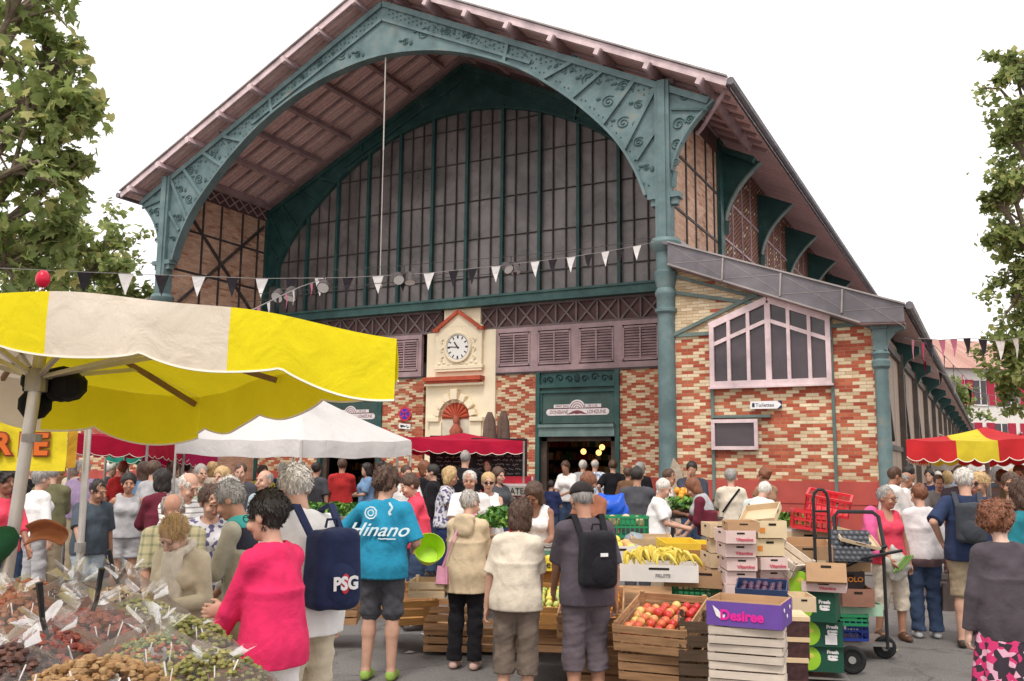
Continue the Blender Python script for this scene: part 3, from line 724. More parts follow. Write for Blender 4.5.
        b.beam((X(4.12),v0+.1,4.0),(X(4.12),v0+1.7,2.3),.06,.08)
        b.build('timber_post',STUD,p)
        b=MB(); P=[(4.06,3.75),(4.12,3.8),(4.3,4.15),(4.55,4.3),(4.55,4.45),(4.06,4.6)]; P=[(X(a),z) for a,z in P]
        if s<0:P=P[::-1]
        b.prism(P,v0+D-.24,v0+D-.12); b.build('eaves_bracket',TEALD,p)
    b=MB(); P=[(X(3.9),zr(3.9)-.05),(X(4.6),zr(4.6)-.05),(X(4.6),zr(4.6)-.09),(X(3.9),zr(3.9)-.09)]
    if s>0:P=P[::-1]
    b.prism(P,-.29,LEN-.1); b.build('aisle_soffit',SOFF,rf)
    b=MB(); b.tube([(X(4.7),-.35,zr(4.62)+.0),(X(4.7),LEN,zr(4.62)+.0)],.075,8); b.build('gutter',ZINC,rf)
    # zinc upstand from aisle roof to the nave wall (flashing strip seen behind post)
    b=MB(); b.beam((X(.2),.3,zr(.2)+.1),(X(.2),D,zr(.2)+.1),.05,.3); b.build('roof_flashing',ZINCL,rf)
planks_side=planks('weathered_boards',(.30,.21,.15),(.46,.35,.27),.24,1,.3)
aisle(1); aisle(-1)
# ---------------------------------------------------------------- things fixed on the hall
sg=thing('direction_sign','white arrow shaped sign pointing right on brick wall below large window','sign',(17.02,-.09,2.93))
b=MB(); b.prism([(-.30,-.075),(.22,-.075),(.30,0),(.22,.075),(-.30,.075)],-.012,.012); b.build('board',M('sign_face_white',(.78,.76,.76),.4,.04,3,0),sg)
b=MB(); b.add([(.225,-.016,-.078),(.305,-.016,-.0),(.305,-.016,-.078)],[(0,1,2)]); b.prism([(.22,-.078),(.305,-.078),(.305,.078),(.22,.078),(.30,0)],-.010,.008); b.build('arrow_corner',M('sign_navy',(.03,.025,.07),.5),sg)
text('lettering','Toilettes',.10,M('sign_ink',(.04,.04,.08),.5),sg,(-.02,-.015,-.005))
b=MB(); b.bb(-.265,-.215,-.016,-.013,-.04,.04); b.build('pictogram',M('sign_ink',(0,0,0)),sg)
sg=thing('no_stopping_sign','round blue and red no stopping sign on brick pier left of clock','sign',(5.79,D-.14,3.19))
yd((0,0),.21,-.02,.015).build('red_ring',M('sign_red',(.60,.02,.06),.4,.05,3,0),sg); yd((0,0),.155,-.028,.01).build('blue_disc',M('sign_blue',(.03,.04,.35),.4,.05,3,0),sg)
b=MB()
for a in(R(45),R(-45)): b.beam((-.15*math.cos(a),-.032,-.15*math.sin(a)),(.15*math.cos(a),-.032,.15*math.sin(a)),.045,.006,up=(0,1,0))
b.build('red_cross',M('sign_magenta',(.5,.02,.2),.4,.05,3,0),sg)
sg=thing('tow_away_plate','small white plate with black tow truck mark under round no stopping sign','sign',(5.79,D-.14,2.83),rot=(0,R(5),0))
b=MB(); b.bb(-.2,.2,-.015,0,-.075,.075); b.build('plate',M('sign_face_white',(1,1,1)),sg)
b=MB(); b.bb(-.15,-.03,-.02,-.016,-.02,.03); b.bb(-.03,.02,-.02,-.016,-.02,.01); b.beam((.02,-.018,-.01),(.09,-.018,.045),.012,.004,up=(0,1,0)); b.bb(.07,.16,-.02,-.016,-.02,.0); b.sphere((-.1,-.018,-.03),(.02,.003,.02),8); b.sphere((.12,-.018,-.03),(.02,.003,.02),8); b.build('tow_truck_mark',BK,sg)
# surfboard-like panel leaning on the pillar
b=MB()
pts=[(-.17,0),(.17,0),(.2,.6),(.19,1.3),(.12,1.75),(0,1.95),(-.1,1.8),(-.17,1.3),(-.19,.6)]
b.prism(pts,-.02,.02); o=b.build('leaning_board',wood('pale_board',(.42,.35,.28),.15),bevel=.01,loc=(15.45,-.45,0)); o.rotation_euler=(R(-10),R(-9),0); tag(o,'tall pale board with rounded top leaning on wall beside right front pillar','board')
b=MB(); b.bb(-.11,.11,-.01,.01,0,.8); o=b.build('poster',M('pale_poster',(.70,.60,.64),.7,.1,6,0),loc=(14.5,D-.16,1.25)); tag(o,'narrow pale notice on brick pier just left of right pillar','poster')
# bunting and cables are added later
# ================================================================ PEOPLE
SKL=dict()
def skin(name,col):
    if name in _mc: return _mc[name]
    t=NT(name); c=t.ramp(t.noise(9,4),.3,.7,tuple(x*.85 for x in col),tuple(min(1,x*1.12) for x in col)); t.base(c); t.rough(.5)
    t.b.inputs['Subsurface Weight'].default_value=.0; t.b.inputs['Specular IOR Level'].default_value=.35; t.bump(t.noise(60,3),.1,.004); _mc[name]=t.m; return t.m
def hairm(name,col):
    if name in _mc: return _mc[name]
    t=NT(name); mp=t.n('ShaderNodeMapping'); mp.inputs['Scale'].default_value=(60,60,9); t.l(t.obj(),mp.inputs[0]); n=t.noise(1.5,4,mp.outputs[0])
    t.base(t.ramp(n,.3,.72,tuple(x*.45 for x in col),tuple(min(1,x*1.5) for x in col))); t.rough(.55); t.bump(n,.6,.01); _mc[name]=t.m; return t.m
SK={'l':(.54,.31,.22),'p':(.62,.40,.31),'t':(.42,.215,.14),'d':(.30,.145,.09)}
HC={'white':(.62,.58,.52),'grey':(.30,.28,.26),'brown':(.085,.042,.025),'dark':(.02,.014,.012),'blond':(.50,.33,.15),'red':(.20,.07,.03),'lightgrey':(.48,.44,.40)}
EYEM=M('eye_dark',(.09,.055,.04),.3,.1,5,0); LIP=M('lip_tone',(.33,.10,.08),.6,.1,5,0)
def stripes(name,c0,c1,period,axis=2,duty=.5):
    t=NT(name); s=t.sep(); f=t.math('FRACT',t.math('DIVIDE',s[axis],period)); c=t.mix(t.math('GREATER_THAN',f,duty),c0,c1)
    t.base(c); t.rough(.9); t.bump(t.noise(18,4),.35,.02); return t.m
def plaid(name,c0,c1,period):
    t=NT(name); s=t.sep(); a=t.math('GREATER_THAN',t.math('FRACT',t.math('DIVIDE',s[0],period)),.72); b=t.math('GREATER_THAN',t.math('FRACT',t.math('DIVIDE',s[2],period)),.72)
    c=t.mix(t.math('MULTIPLY',t.math('ADD',a,b),.5),c0,c1); t.base(c); t.rough(.9); t.bump(t.noise(18,4),.35,.02); return t.m
def floral(name,c0,c1,c2,scale=22):
    t=NT(name); v=t.n('ShaderNodeTexVoronoi'); v.inputs['Scale'].default_value=scale; t.l(t.obj(),v.inputs['Vector'])
    sp=t.n('ShaderNodeSeparateXYZ'); t.l(v.outputs['Color'],sp.inputs[0])
    c=t.mix(t.math('GREATER_THAN',sp.outputs[0],.5),c0,c1); c=t.mix(t.math('GREATER_THAN',sp.outputs[1],.72),c,c2); t.base(c); t.rough(.9); t.bump(t.noise(18,4),.3,.02); return t.m
class Fld:
    def __init__(s,lo,hi,h):
        s.lo=np.array(lo,float); s.h=h; s.n=np.maximum(4,np.ceil((np.array(hi)-s.lo)/h).astype(int)+1)
        s.ax=[(s.lo[i]+h*np.arange(s.n[i])).astype(np.float32) for i in range(3)]; s.F=np.full(s.n,.12,np.float32)
    def sub(s,bmin,bmax):
        i0=np.clip(np.floor((np.array(bmin)-s.lo)/s.h).astype(int),0,s.n); i1=np.clip(np.ceil((np.array(bmax)-s.lo)/s.h).astype(int)+1,0,s.n)
        return tuple(slice(a,b) for a,b in zip(i0,i1))
    def put(s,fn,bmin,bmax,k=.02,op='u'):
        m=.05+k; sl=s.sub(np.array(bmin)-m,np.array(bmax)+m)
        x=s.ax[0][sl[0]][:,None,None]; y=s.ax[1][sl[1]][None,:,None]; z=s.ax[2][sl[2]][None,None,:]
        if x.size*y.size*z.size==0: return
        d=fn(x,y,z); A=s.F[sl]
        if op=='u':
            if k>0: hh=np.clip(.5+.5*(A-d)/k,0,1); s.F[sl]=A*(1-hh)+d*hh-k*hh*(1-hh)
            else: s.F[sl]=np.minimum(A,d)
        elif op=='s':
            if k>0:
                d=-d; hh=np.clip(.5-.5*(A-d)/k,0,1); s.F[sl]=A*(1-hh)+d*hh+k*hh*(1-hh)
            else: s.F[sl]=np.maximum(A,-d)
        elif op=='i': s.F[sl]=np.maximum(A,d)
    def cone(s,a,b,r0,r1,k=.02,op='u',cut=None,flat=1.,cuta=None):
        a=np.array(a,float);b=np.array(b,float); ba=b-a; L2=max(ba@ba,1e-9); r=max(r0,r1)
        def fn(x,y,z):
            px,py,pz=x-a[0],y-a[1],z-a[2]; t=np.clip((px*ba[0]+py*ba[1]+pz*ba[2])/L2,0,1)
            d=np.sqrt((px-t*ba[0])**2+((py-t*ba[1]))**2+(pz-t*ba[2])**2)-(r0+(r1-r0)*t)
            if cut is not None: u=ba/math.sqrt(L2); d=np.maximum(d,(x-b[0])*u[0]+(y-b[1])*u[1]+(z-b[2])*u[2]-cut)
            return d.astype(np.float32)
        s.put(fn,np.minimum(a,b)-r,np.maximum(a,b)+r,k,op)
    def ell(s,c,r,Rm=None,k=.02,op='u'):
        c=np.array(c,float); r=np.array(r,float); Rm=np.eye(3) if Rm is None else np.array(Rm); mr=float(max(r))
        def fn(x,y,z):
            px,py,pz=x-c[0],y-c[1],z-c[2]
            q=[(px*Rm[0][i]+py*Rm[1][i]+pz*Rm[2][i]) for i in range(3)]
            k0=np.sqrt((q[0]/r[0])**2+(q[1]/r[1])**2+(q[2]/r[2])**2)+1e-6; k1=np.sqrt((q[0]/r[0]**2)**2+(q[1]/r[1]**2)**2+(q[2]/r[2]**2)**2)+1e-6
            return (k0*(k0-1)/k1).astype(np.float32)
        s.put(fn,c-mr,c+mr,k,op)
    def noise(s,amp,freq,seed,stretch=(1,1,1)):
        rg=np.random.RandomState(seed); x=s.ax[0][:,None,None]; y=s.ax[1][None,:,None]; z=s.ax[2][None,None,:]; n=0
        for i in range(4):
            f=freq*(1+.6*i); d=rg.normal(size=3)*np.array(stretch); d=d/np.linalg.norm(d)*f; n=n+np.sin(x*d[0]+y*d[1]+z*d[2]+rg.rand()*6.28)/(1+.5*i)
        s.F+=(n*amp*.5).astype(np.float32)
    def mesh(s):
        F=s.F; S=F<0; h=s.h; n=F.shape
        c=np.zeros(tuple(k-1 for k in n),np.int8)
        for i in(0,1):
            for j in(0,1):
                for k in(0,1): c+=S[i:n[0]-1+i,j:n[1]-1+j,k:n[2]-1+k]
        idx=np.argwhere((c>0)&(c<8)); 
        if len(idx)==0: return np.zeros((0,3)),np.zeros((0,4),int)
        gi=np.full(c.shape,-1,np.int32); gi[tuple(idx.T)]=np.arange(len(idx))
        acc=np.zeros((len(idx),3)); cnt=np.zeros(len(idx)); I=idx.T
        for ax in range(3):
            o1,o2=[q for q in range(3) if q!=ax]
            for a in(0,1):
                for b in(0,1):
                    off=[0,0,0]; off[o1]=a; off[o2]=b; off2=list(off); off2[ax]=1
                    f0=F[I[0]+off[0],I[1]+off[1],I[2]+off[2]]; f1=F[I[0]+off2[0],I[1]+off2[1],I[2]+off2[2]]
                    m=(f0<0)!=(f1<0); t=np.where(m,f0/np.where(m,f0-f1,1),0); p=np.zeros((len(idx),3)); p[:,o1]=a;p[:,o2]=b;p[:,ax]=t
                    acc[m]+=p[m]; cnt+=m
        V=s.lo+(idx+acc/cnt[:,None])*h; Q=[]
        for ax in range(3):
            o1,o2=[q for q in range(3) if q!=ax]
            sl0=[slice(None)]*3; sl1=[slice(None)]*3; sl0[ax]=slice(0,-1); sl1[ax]=slice(1,None)
            A=S[tuple(sl0)];B=S[tuple(sl1)]; e=np.argwhere(A!=B)
            e=e[(e[:,o1]>0)&(e[:,o2]>0)&(e[:,o1]<n[o1]-1)&(e[:,o2]<n[o2]-1)]
            def cell(d1,d2):
                q=e.copy(); q[:,o1]-=d1; q[:,o2]-=d2; return gi[tuple(q.T)]
            q=np.stack([cell(1,1),cell(0,1),cell(0,0),cell(1,0)],1); ins=A[tuple(e.T)]
            flip=ins if ax!=1 else ~ins
            q[~flip]=q[~flip][:,::-1]; Q.append(q)
        return V,np.concatenate(Q)
def npmesh(name,V,Q,mats,mi=None,parent=None,smooth=True):
    me=bpy.data.meshes.new(name); me.vertices.add(len(V)); me.vertices.foreach_set('co',np.asarray(V,np.float32).ravel())
    me.loops.add(len(Q)*4); me.loops.foreach_set('vertex_index',np.asarray(Q,np.int32).ravel()); me.polygons.add(len(Q))
    me.polygons.foreach_set('loop_start',np.arange(0,len(Q)*4,4,dtype=np.int32))
    for m in (mats if isinstance(mats,(list,tuple)) else [mats]): me.materials.append(m)
    me.update(calc_edges=True)
    if mi is not None: me.polygons.foreach_set('material_index',np.asarray(mi,np.int32))
    me.polygons.foreach_set('use_smooth',np.ones(len(Q),bool)); me.update()
    o=bpy.data.objects.new(name,me); COL.objects.link(o)
    if parent: o.parent=parent
    return o
V3=lambda *a: np.array(a,float)
def rotx(a): c,s=math.cos(a),math.sin(a); return np.array([[1,0,0],[0,c,-s],[0,s,c]])
def roty(a): c,s=math.cos(a),math.sin(a); return np.array([[c,0,s],[0,1,0],[-s,0,c]])
def rotz(a): c,s=math.cos(a),math.sin(a); return np.array([[c,-s,0],[s,c,0],[0,0,1]])
HANDS={'down':(.27,-.02,.80),'front':(.10,-.36,1.10),'low':(.14,-.30,.92),'reach':(.20,-.55,1.08),'reachlow':(.2,-.5,.85),'mouth':(.04,-.20,1.50),'hip':(.25,.02,1.02),'cross':(-.10,-.22,1.14),
 'side':(.55,-.18,1.05),'phone':(.06,-.34,1.30),'bag':(.26,.03,.84),'back':(.1,.16,.98)}
PCOUNT=[0]
def person(px,dep,H=1.68,face=0,label='',top=None,bottom=None,hair=('short','brown'),sk='l',hands=('down','down'),lean=0,hp=0,hy=0,sleeve=.45,leg=1.0,
           fat=0.,fem=0,hem=.90,walk=0.,shoe=(.05,.04,.04),skirt=None,glasses=0,hat=None,scarf=None,vest=None,group='shoppers at the market',z0=0.,apron=None,py=500,bare=False,collar=None,child=False,loc=None):
    PCOUNT[0]+=1; seed=PCOUNT[0]*13+5
    h=.0075 if dep<6.2 else .0095 if dep<8.2 else .0125 if dep<11 else .018 if dep<15 else .024
    p0=GZ(px,dep,z0+H*.85) if loc is None else Vector(loc); base=(p0.x,p0.y,z0)
    s=H/1.75; hd=1.05 if not child else 1.3
    root=thing('person',label,'person',base,FACE0+R(face),group); root.scale=(s,s,s)
    inf=.012 if h<.011 else .016 if h<.016 else .022
    TR=rotx(-R(lean)*-1*1.0); piv=V3(0,0,.96)
    # positive lean bends the trunk forward (towards local -y)
    TR=rotx(R(lean)); 
    T=lambda p: TR@(np.array(p,float)-piv)+piv
    wsh=.178-.022*fem+.012*fat; 
    sh=[T((sx*wsh,0.005,1.392)) for sx in(-1,1)]
    neck0=T((0,.01,1.44)); hc=T((0,.0-.02,1.635)); HR=TR@rotx(R(hp))@rotz(R(hy))
    nk=T((0,0,1.50)); hc=nk+TR@rotx(R(hp))@V3(0,-.02,.122)
    # arms
    arms=[]
    for i,sx in enumerate((-1,1)):
        hn=hands[i]; tgt=np.array(HANDS[hn] if isinstance(hn,str) else hn,float); tgt=tgt*V3(sx,1,1)
        if isinstance(hn,str) and hn in('mouth','phone','hip','cross','back','front'): tgt=T(tgt)
        elif isinstance(hn,str) and hn=='down': tgt=tgt+V3(0,-math.sin(R(lean))*.35,0)
        a=sh[i]; l1,l2=.285,.255; d=tgt-a; L=np.linalg.norm(d); mx=(l1+l2)*.995
        if L>mx: tgt=a+d/L*mx; d=tgt-a; L=mx
        u=d/L; ca=(l1*l1+L*L-l2*l2)/(2*l1*L); hh=l1*math.sqrt(max(0,1-ca*ca))
        pole=V3(sx*.55,.75,-.5); pole=pole-u*(pole@u); pole/=np.linalg.norm(pole)
        e=a+u*ca*l1+pole*hh; arms.append((a,e,tgt))
    # legs
    legs=[]
    for i,sx in enumerate((-1,1)):
        st=walk*sx; hip=V3(sx*.088,0,.92); ank=V3(sx*(.10+.01*fat),-.16*st+.02,.085); kn=(hip+ank)/2+V3(0,-.03-abs(st)*.05,.035); legs.append((hip,kn,ank,st))
    xs=[a[j][0] for a in arms for j in range(3)]; ys=[a[j][1] for a in arms for j in range(3)]+[hc[1]]; 
    lo=V3(min(xs+[-.28])-.16,min(ys+[-.2])-.22,-.01); hi=V3(max(xs+[.28])+.16,max(ys+[.15])+.22,max(1.80,hc[2]+.2)); 
    def torso(f,inf,k=.03,hips=True):
        E=lambda c,r: f.ell(T(c),np.array(r)+inf,TR,k)
        if hips: E((0,.01,.95),(.165+.02*fat,.115+.02*fat,.13))
        E((0,0,1.10),(.135+.03*fat-.012*fem,.098+.045*fat,.15)); E((0,.005,1.28),(.158-.01*fem+.01*fat,.115+.015*fat,.17))
        if fat: E((0,-.05*fat,1.07),(.13,.11+.03*fat,.13))
        [f.cone(T((sx*.02,.01,1.425)),T((sx*(wsh-.02),.008,1.392)),.058+inf,.052+inf,.045) for sx in(-1,1)]
        if fem:
            for sx in(-1,1): f.ell(T((sx*.07,-.095,1.28)),V3(.06,.055,.06)+inf,TR,.03)
    def legsf(f,inf,frac,flare=0,cut=True):
        for hip,kn,ank,st in legs:
            f.cone(hip,kn,.084+.012*fat+inf,.058+inf,.03)
            end=kn+(ank-kn)*min(1,max(0,(frac-.5)*2)); 
            if frac>.5: f.cone(kn,end,.060+inf+flare*.3,.045+inf+flare,.015,cut=0 if cut else None)
            elif frac<=.5:
                pass
    # ---------------- body
    f=Fld(lo,hi,h); torso(f,-.006)
    f.cone(T((0,.015,1.40)),hc+HR@V3(0,.02,-.05),.056-.006*fem,.052-.006*fem,.03)
    for hip,kn,ank,st in legs:
        f.cone(hip,kn,.082+.01*fat,.056,.03); f.cone(kn,kn+(ank-kn)*.35,.056,.057,.02); f.cone(kn+(ank-kn)*.3,ank,.056,.036,.02)
        f.cone(ank+V3(0,.01,-.02),ank+V3(0,-.13,-.05),.038,.030,.02)
    for i,(a,e,t) in enumerate(arms):
        sx=(-1,1)[i]; f.cone(a,e,.047+.006*fat-.006*fem,.038-.004*fem,.025); f.cone(e,t,.040-.004*fem,.026,.012)
        u=(t-e)/np.linalg.norm(t-e); side=V3(0,1,0)-u*u[1]; 
        if abs(u[2])<.7: side=V3(0,0,1)-u*u[2]
        side=side/np.linalg.norm(side); nrm=np.cross(u,side)*sx
        if h>.013:
            f.ell(t+u*.06,V3(.035,.035,.06),np.stack([side,nrm,u],1),.02)
        else:
            pc=t+u*.05; f.ell(pc,V3(.040,.018,.052),np.stack([side,nrm,u],1),.015)
            for q in range(4):
                o=side*(q-1.5)*.021; b0=t+u*.085+o; ln=(.030,.036,.034,.026)[q]; cur=.35+.1*q
                inn=-nrm; p1=b0+(u*math.cos(.4)+inn*math.sin(.4))*ln; p2=p1+(u*math.cos(cur+.7)+inn*math.sin(cur+.7))*ln*.85
                f.cone(b0,p1,.0092,.0085,.004); f.cone(p1,p2,.0085,.007,.003)
            tb=t+u*.03+side*.03*(-1 if abs(u[2])>=.7 else 1); tdir=side*(-1 if abs(u[2])>=.7 else 1)*.6+u*.8-nrm*.3; tdir/=np.linalg.norm(tdir)
            f.cone(tb,tb+tdir*.04,.012,.010,.006); f.cone(tb+tdir*.04,tb+tdir*.04+(u-nrm*.4)*.022,.010,.008,.003)
    hs=hd; Hh=lambda p: hc+HR@(np.array(p,float)*hs)
    def he(p,r,k=.012,op='u'): f.ell(Hh(p),np.array(r)*hs,HR,k,op)
    he((0,.012,.032),(.075,.092,.090),.02); he((0,-.022,-.035),(.060,.066,.078),.03); he((0,-.055,-.095),(.030,.026,.022),.03)
    if h<.02:
        for sx in(-1,1):
            he((sx*.032,-.098,.006),(.020,.016,.014),.014,'s'); he((sx*.031,-.083,.004),(.0135,.0125,.0115),.002)
            he((sx*.078,.012,-.008),(.011,.022,.032),.008); he((sx*.045,-.072,-.04),(.024,.018,.022),.02)
            he((sx*.030,-.088,.030),(.026,.010,.007),.012)
        f.cone(Hh((0,-.090,.010)),Hh((0,-.115,-.030)),.009*hs,.014*hs,.010); he((0,-.092,-.063),(.024,.012,.0055),.004); he((0,-.090,-.076),(.020,.012,.0065),.004)
    V,Q=f.mesh(); cen=V[Q].mean(1); loc_=(cen-hc)@HR/hs; mi=np.zeros(len(Q),int)
    for sx in(-1,1):
        mi[(np.abs(loc_[:,0]-sx*.031)<.0115)&(np.abs(loc_[:,2]-.004)<(.0055 if h<.01 else .007))&(loc_[:,1]<-.07)]=1
    mi[(np.abs(loc_[:,0])<.024)&(np.abs(loc_[:,2]+.069)<.010)&(loc_[:,1]<-.082)]=2
    npmesh('body',V,Q,[skin('skin_'+sk,SK[sk]),EYEM,LIP],mi,root)
    # ---------------- top
    if top:
        f=Fld((lo[0],lo[1],.45),hi,h); torso(f,inf+.004,.035); f.noise(.0085 if h<.016 else .004,24,seed,(1,1,.6)); f.noise(.003,48,seed+7,(1,1,.5))
        # loose hem: drop straight from the hips
        if hem<.93: 
            
            rx0=.150+.03*fat; rx1=(.199 if hem<.89 else .19)+.014*fat+inf*.5; ph=seed
            def drape(x,y,z):
                t=np.clip((1.20-z)/(1.20-min(hem,.9)),0,1); rr=rx0+(rx1-rx0)*t**.7; an=np.arctan2(y,x); ry=.74+.07*fat
                rr=rr+.006*t*np.sin(an*7+ph+z*9)+.003*t*np.sin(an*13+z*14)
                return (np.maximum((np.sqrt(x*x+((y-.005)/ry)**2)-rr)*.8,z-1.22)).astype(np.float32)
            f.put(drape,(-.26,-.2,hem-.02),(.26,.2,1.22),.10)
        # cut the hem in the trunk frame
        hz=hem
        f.put(lambda x,y,z:((hz-z)+0*x+0*y).astype(np.float32),(lo[0],lo[1],.4),(hi[0],hi[1],hz+.1),0,'i')
        f.F[:,:,f.ax[2]<hz-.02]=.05
        for i,(a,e,t) in enumerate(arms):
            r_=.046+.006*fat-.006*fem+inf+.002
            if sleeve>=.5:
                f.cone(a,e,r_,.046+inf,.03); b=e+(t-e)*(sleeve-.5)*2*.97; f.cone(e,b,.046+inf,.036+inf,.01,cut=0)
            elif sleeve>.05:
                b=a+(e-a)*min(1,sleeve*2); f.cone(a,b,r_,r_+.004+(.006 if sleeve<.5 else 0),.03,cut=0)
        nr=.078 if collar is None else .066
        f.cone(T((0,-.01,1.475)),T((0,-.01,1.62)),nr,nr,.01,'s')
        if bare: f.ell(T((0,-.13,1.44)),V3(.085,.10,.10),TR,.01,'s'); 
        if sleeve<=.05:
            for i,sx in enumerate((-1,1)): f.ell(sh[i]+V3(sx*.035,0,.01),V3(.06,.10,.085),None,.01,'s')
        V,Q=f.mesh(); npmesh('jacket' if sleeve>.8 else 'shirt',V,Q,top,None,root)
        if collar:
            f=Fld(T((0,0,1.47))-.13,T((0,0,1.47))+.13,h); f.cone(T((0,.01,1.45)),T((0,-.0,1.53)),.078,.066,.0,cut=0); f.cone(T((0,-.0,1.40)),T((0,-.005,1.60)),.062,.056,.0,'s'); f.ell(T((0,-.09,1.52)),V3(.03,.05,.05),None,.0,'s'); V,Q=f.mesh()
            if len(V): npmesh('collar',V,Q,collar,None,root)
    if vest:
        f=Fld((lo[0],lo[1],.6),hi,h); torso(f,inf+.016,.035); f.F[:,:,f.ax[2]<.86]=.05
        for i,sx in enumerate((-1,1)): f.ell(sh[i]+V3(sx*.045,0,.0),V3(.06,.11,.10),None,.01,'s')
        f.ell(T((0,-.13,1.40)),V3(.05,.10,.16),TR,.01,'s'); f.cone(T((0,-.01,1.475)),T((0,-.01,1.62)),.08,.08,.01,'s')
        V,Q=f.mesh(); npmesh('vest',V,Q,vest,None,root)
    # ---------------- bottom
    if bottom and not skirt:
        f=Fld((-.34,-.42,-.01),(.34,.42,1.1),h); f.ell((0,.01,.95),V3(.165+.02*fat,.115+.02*fat,.13)+inf,None,.03); f.ell((0,.0,1.03),V3(.14+.03*fat,.10+.04*fat,.10)+inf*.6,None,.03)
        legsf(f,inf+(.012 if leg<.95 else .006),leg,.014 if leg<.95 else .008)
        f.noise(.008 if h<.016 else .004,24,seed+1,(.6,.6,1.5)); f.noise(.004,50,seed+9,(.6,.6,1.5))
        if leg<=.5:
            zc=.92-(.92-.50)*leg*2+.02; f.F[:,:,f.ax[2]<zc]=.05
            f.F[:,:,np.argmin(abs(f.ax[2]-zc))]=np.maximum(f.F[:,:,np.argmin(abs(f.ax[2]-zc))],.001)
        V,Q=f.mesh(); npmesh('trousers',V,Q,bottom,None,root)
    if skirt:
        zh=skirt; f=Fld((-.40,-.34,zh-.05),(.40,.34,1.12),h)
        x=f.ax[0][:,None,None];y=f.ax[1][None,:,None];z=f.ax[2][None,None,:]
        t=np.clip((1.06-z)/(1.06-zh),0,1); an=np.arctan2(y,x); r_=.155+.02*fat+.10*t**.7+.012*t*np.sin(an*9+seed)+.006*t*np.sin(an*17)
        f.F=np.maximum(np.maximum((np.sqrt(x*x+(y/.78)**2)-r_)*.85,z-1.06),zh-z).astype(np.float32)
        V,Q=f.mesh(); npmesh('skirt',V,Q,bottom,None,root)
    # ---------------- shoes
    sm=M('shoe_%02d%02d%02d'%tuple(int(c*99) for c in shoe),shoe,.5,.2,8,.1)
    for hip,kn,ank,st in legs:
        f=Fld(ank+V3(-.08,-.23,-.12),ank+V3(.08,.12,.06),min(h,.014)); f.cone(ank+V3(0,.02,-.045),ank+V3(0,-.15,-.055),.042,.036,.02); f.ell(ank+V3(0,-.02,-.02),(.042,.07,.045),None,.02)
        f.F[:,:,f.ax[2]<.004]=.05; V,Q=f.mesh(); npmesh('shoe',V,Q,sm,None,root)
    # ---------------- hair
    hk,hcn=hair
    hm=hairm('hair_'+hcn,HC[hcn])
    if hk!='bald':
        th={'short':.010,'bob':.020,'long':.018,'fringe':.004,'curly':.030,'buzz':.004,'bun':.012,'boy':.014}[hk]
        f=Fld(Hh((0,0,0))-.26*hs,Hh((0,0,0))+.24*hs,min(h,.016)); 
        f.ell(Hh((0,.020,.036)),V3(.077+th,.090+th,.090+th)*hs,HR,0)
        if hk in('bob','long'):
            f.ell(Hh((0,.035,-.05)),V3(.080+th*.6,.062,.09)*hs,HR,.03)
            for sx in(-1,1): f.ell(Hh((sx*.066,.015,-.045)),V3(.024,.045,.075)*hs,HR,.02)
        if hk=='long': f.ell(Hh((0,.065,-.14)),V3(.082,.040,.12)*hs,HR,.03)
        if hk=='bun': f.ell(Hh((0,.12,.05)),V3(.04,.04,.04)*hs,HR,.01)
        f.noise(.008 if hk!='curly' else .018,75 if hk=='curly' else 48,seed+3,(1,1,.5))
        # face opening
        f.ell(Hh((0,-.125,-.045)),V3(.074,.095,.115)*hs,HR,.006,'s')
        if hk in('short','buzz','fringe','boy','curly'):
            for sx in(-1,1): f.ell(Hh((sx*.10,-.030,-.055)),V3(.05,.075,.065)*hs,HR,.005,'s')
            f.ell(Hh((0,.0,-.16)),V3(.10,.12,.105)*hs,HR,.005,'s')
        if hk=='fringe': f.ell(Hh((0,-.02,.125)),V3(.085,.115,.085)*hs,HR,.004,'s')
        V,Q=f.mesh()
        if len(V):
            rg=np.random.RandomState(seed); nst=0 if hat else 1500 if h<.0085 else 800 if h<.0105 else 260 if h<.014 else 0
            if nst:
                P=V[Q].mean(1); a_=V[Q[:,2]]-V[Q[:,0]]; b_=V[Q[:,3]]-V[Q[:,1]]; Nn=np.cross(a_,b_); Nn/=np.linalg.norm(Nn,axis=1)[:,None]+1e-9
                Nn*=np.sign(((P-Hh((0,.02,0)))*Nn).sum(1))[:,None]
                ix=rg.randint(0,len(P),nst); p=P[ix]; n_=Nn[ix]; dn=HR@V3(0,.25,-1)
                d=dn+rg.normal(size=(nst,3))*(.9 if hk=='curly' else .38); d-=n_*(d*n_).sum(1)[:,None]; d/=np.linalg.norm(d,axis=1)[:,None]
                w_=np.cross(d,n_)*.0035; L=(rg.uniform(.018,.042,nst)*(1.2 if hk in('bob','long') else .85))[:,None]
                p0=p-n_*.001; p1=p0+d*L*.5+n_*rg.uniform(.003,.009,(nst,1)); p2=p0+d*L+n_*rg.uniform(.0,.014,(nst,1))
                base=len(V); V=np.concatenate([V,p0-w_,p0+w_,p1+w_,p1-w_,p2+w_*.3,p2-w_*.3]); k=np.arange(nst)
                Q=np.concatenate([Q,np.stack([base+k,base+nst+k,base+2*nst+k,base+3*nst+k],1),np.stack([base+3*nst+k,base+2*nst+k,base+4*nst+k,base+5*nst+k],1)])
            npmesh('hair',V,Q,hm,None,root)
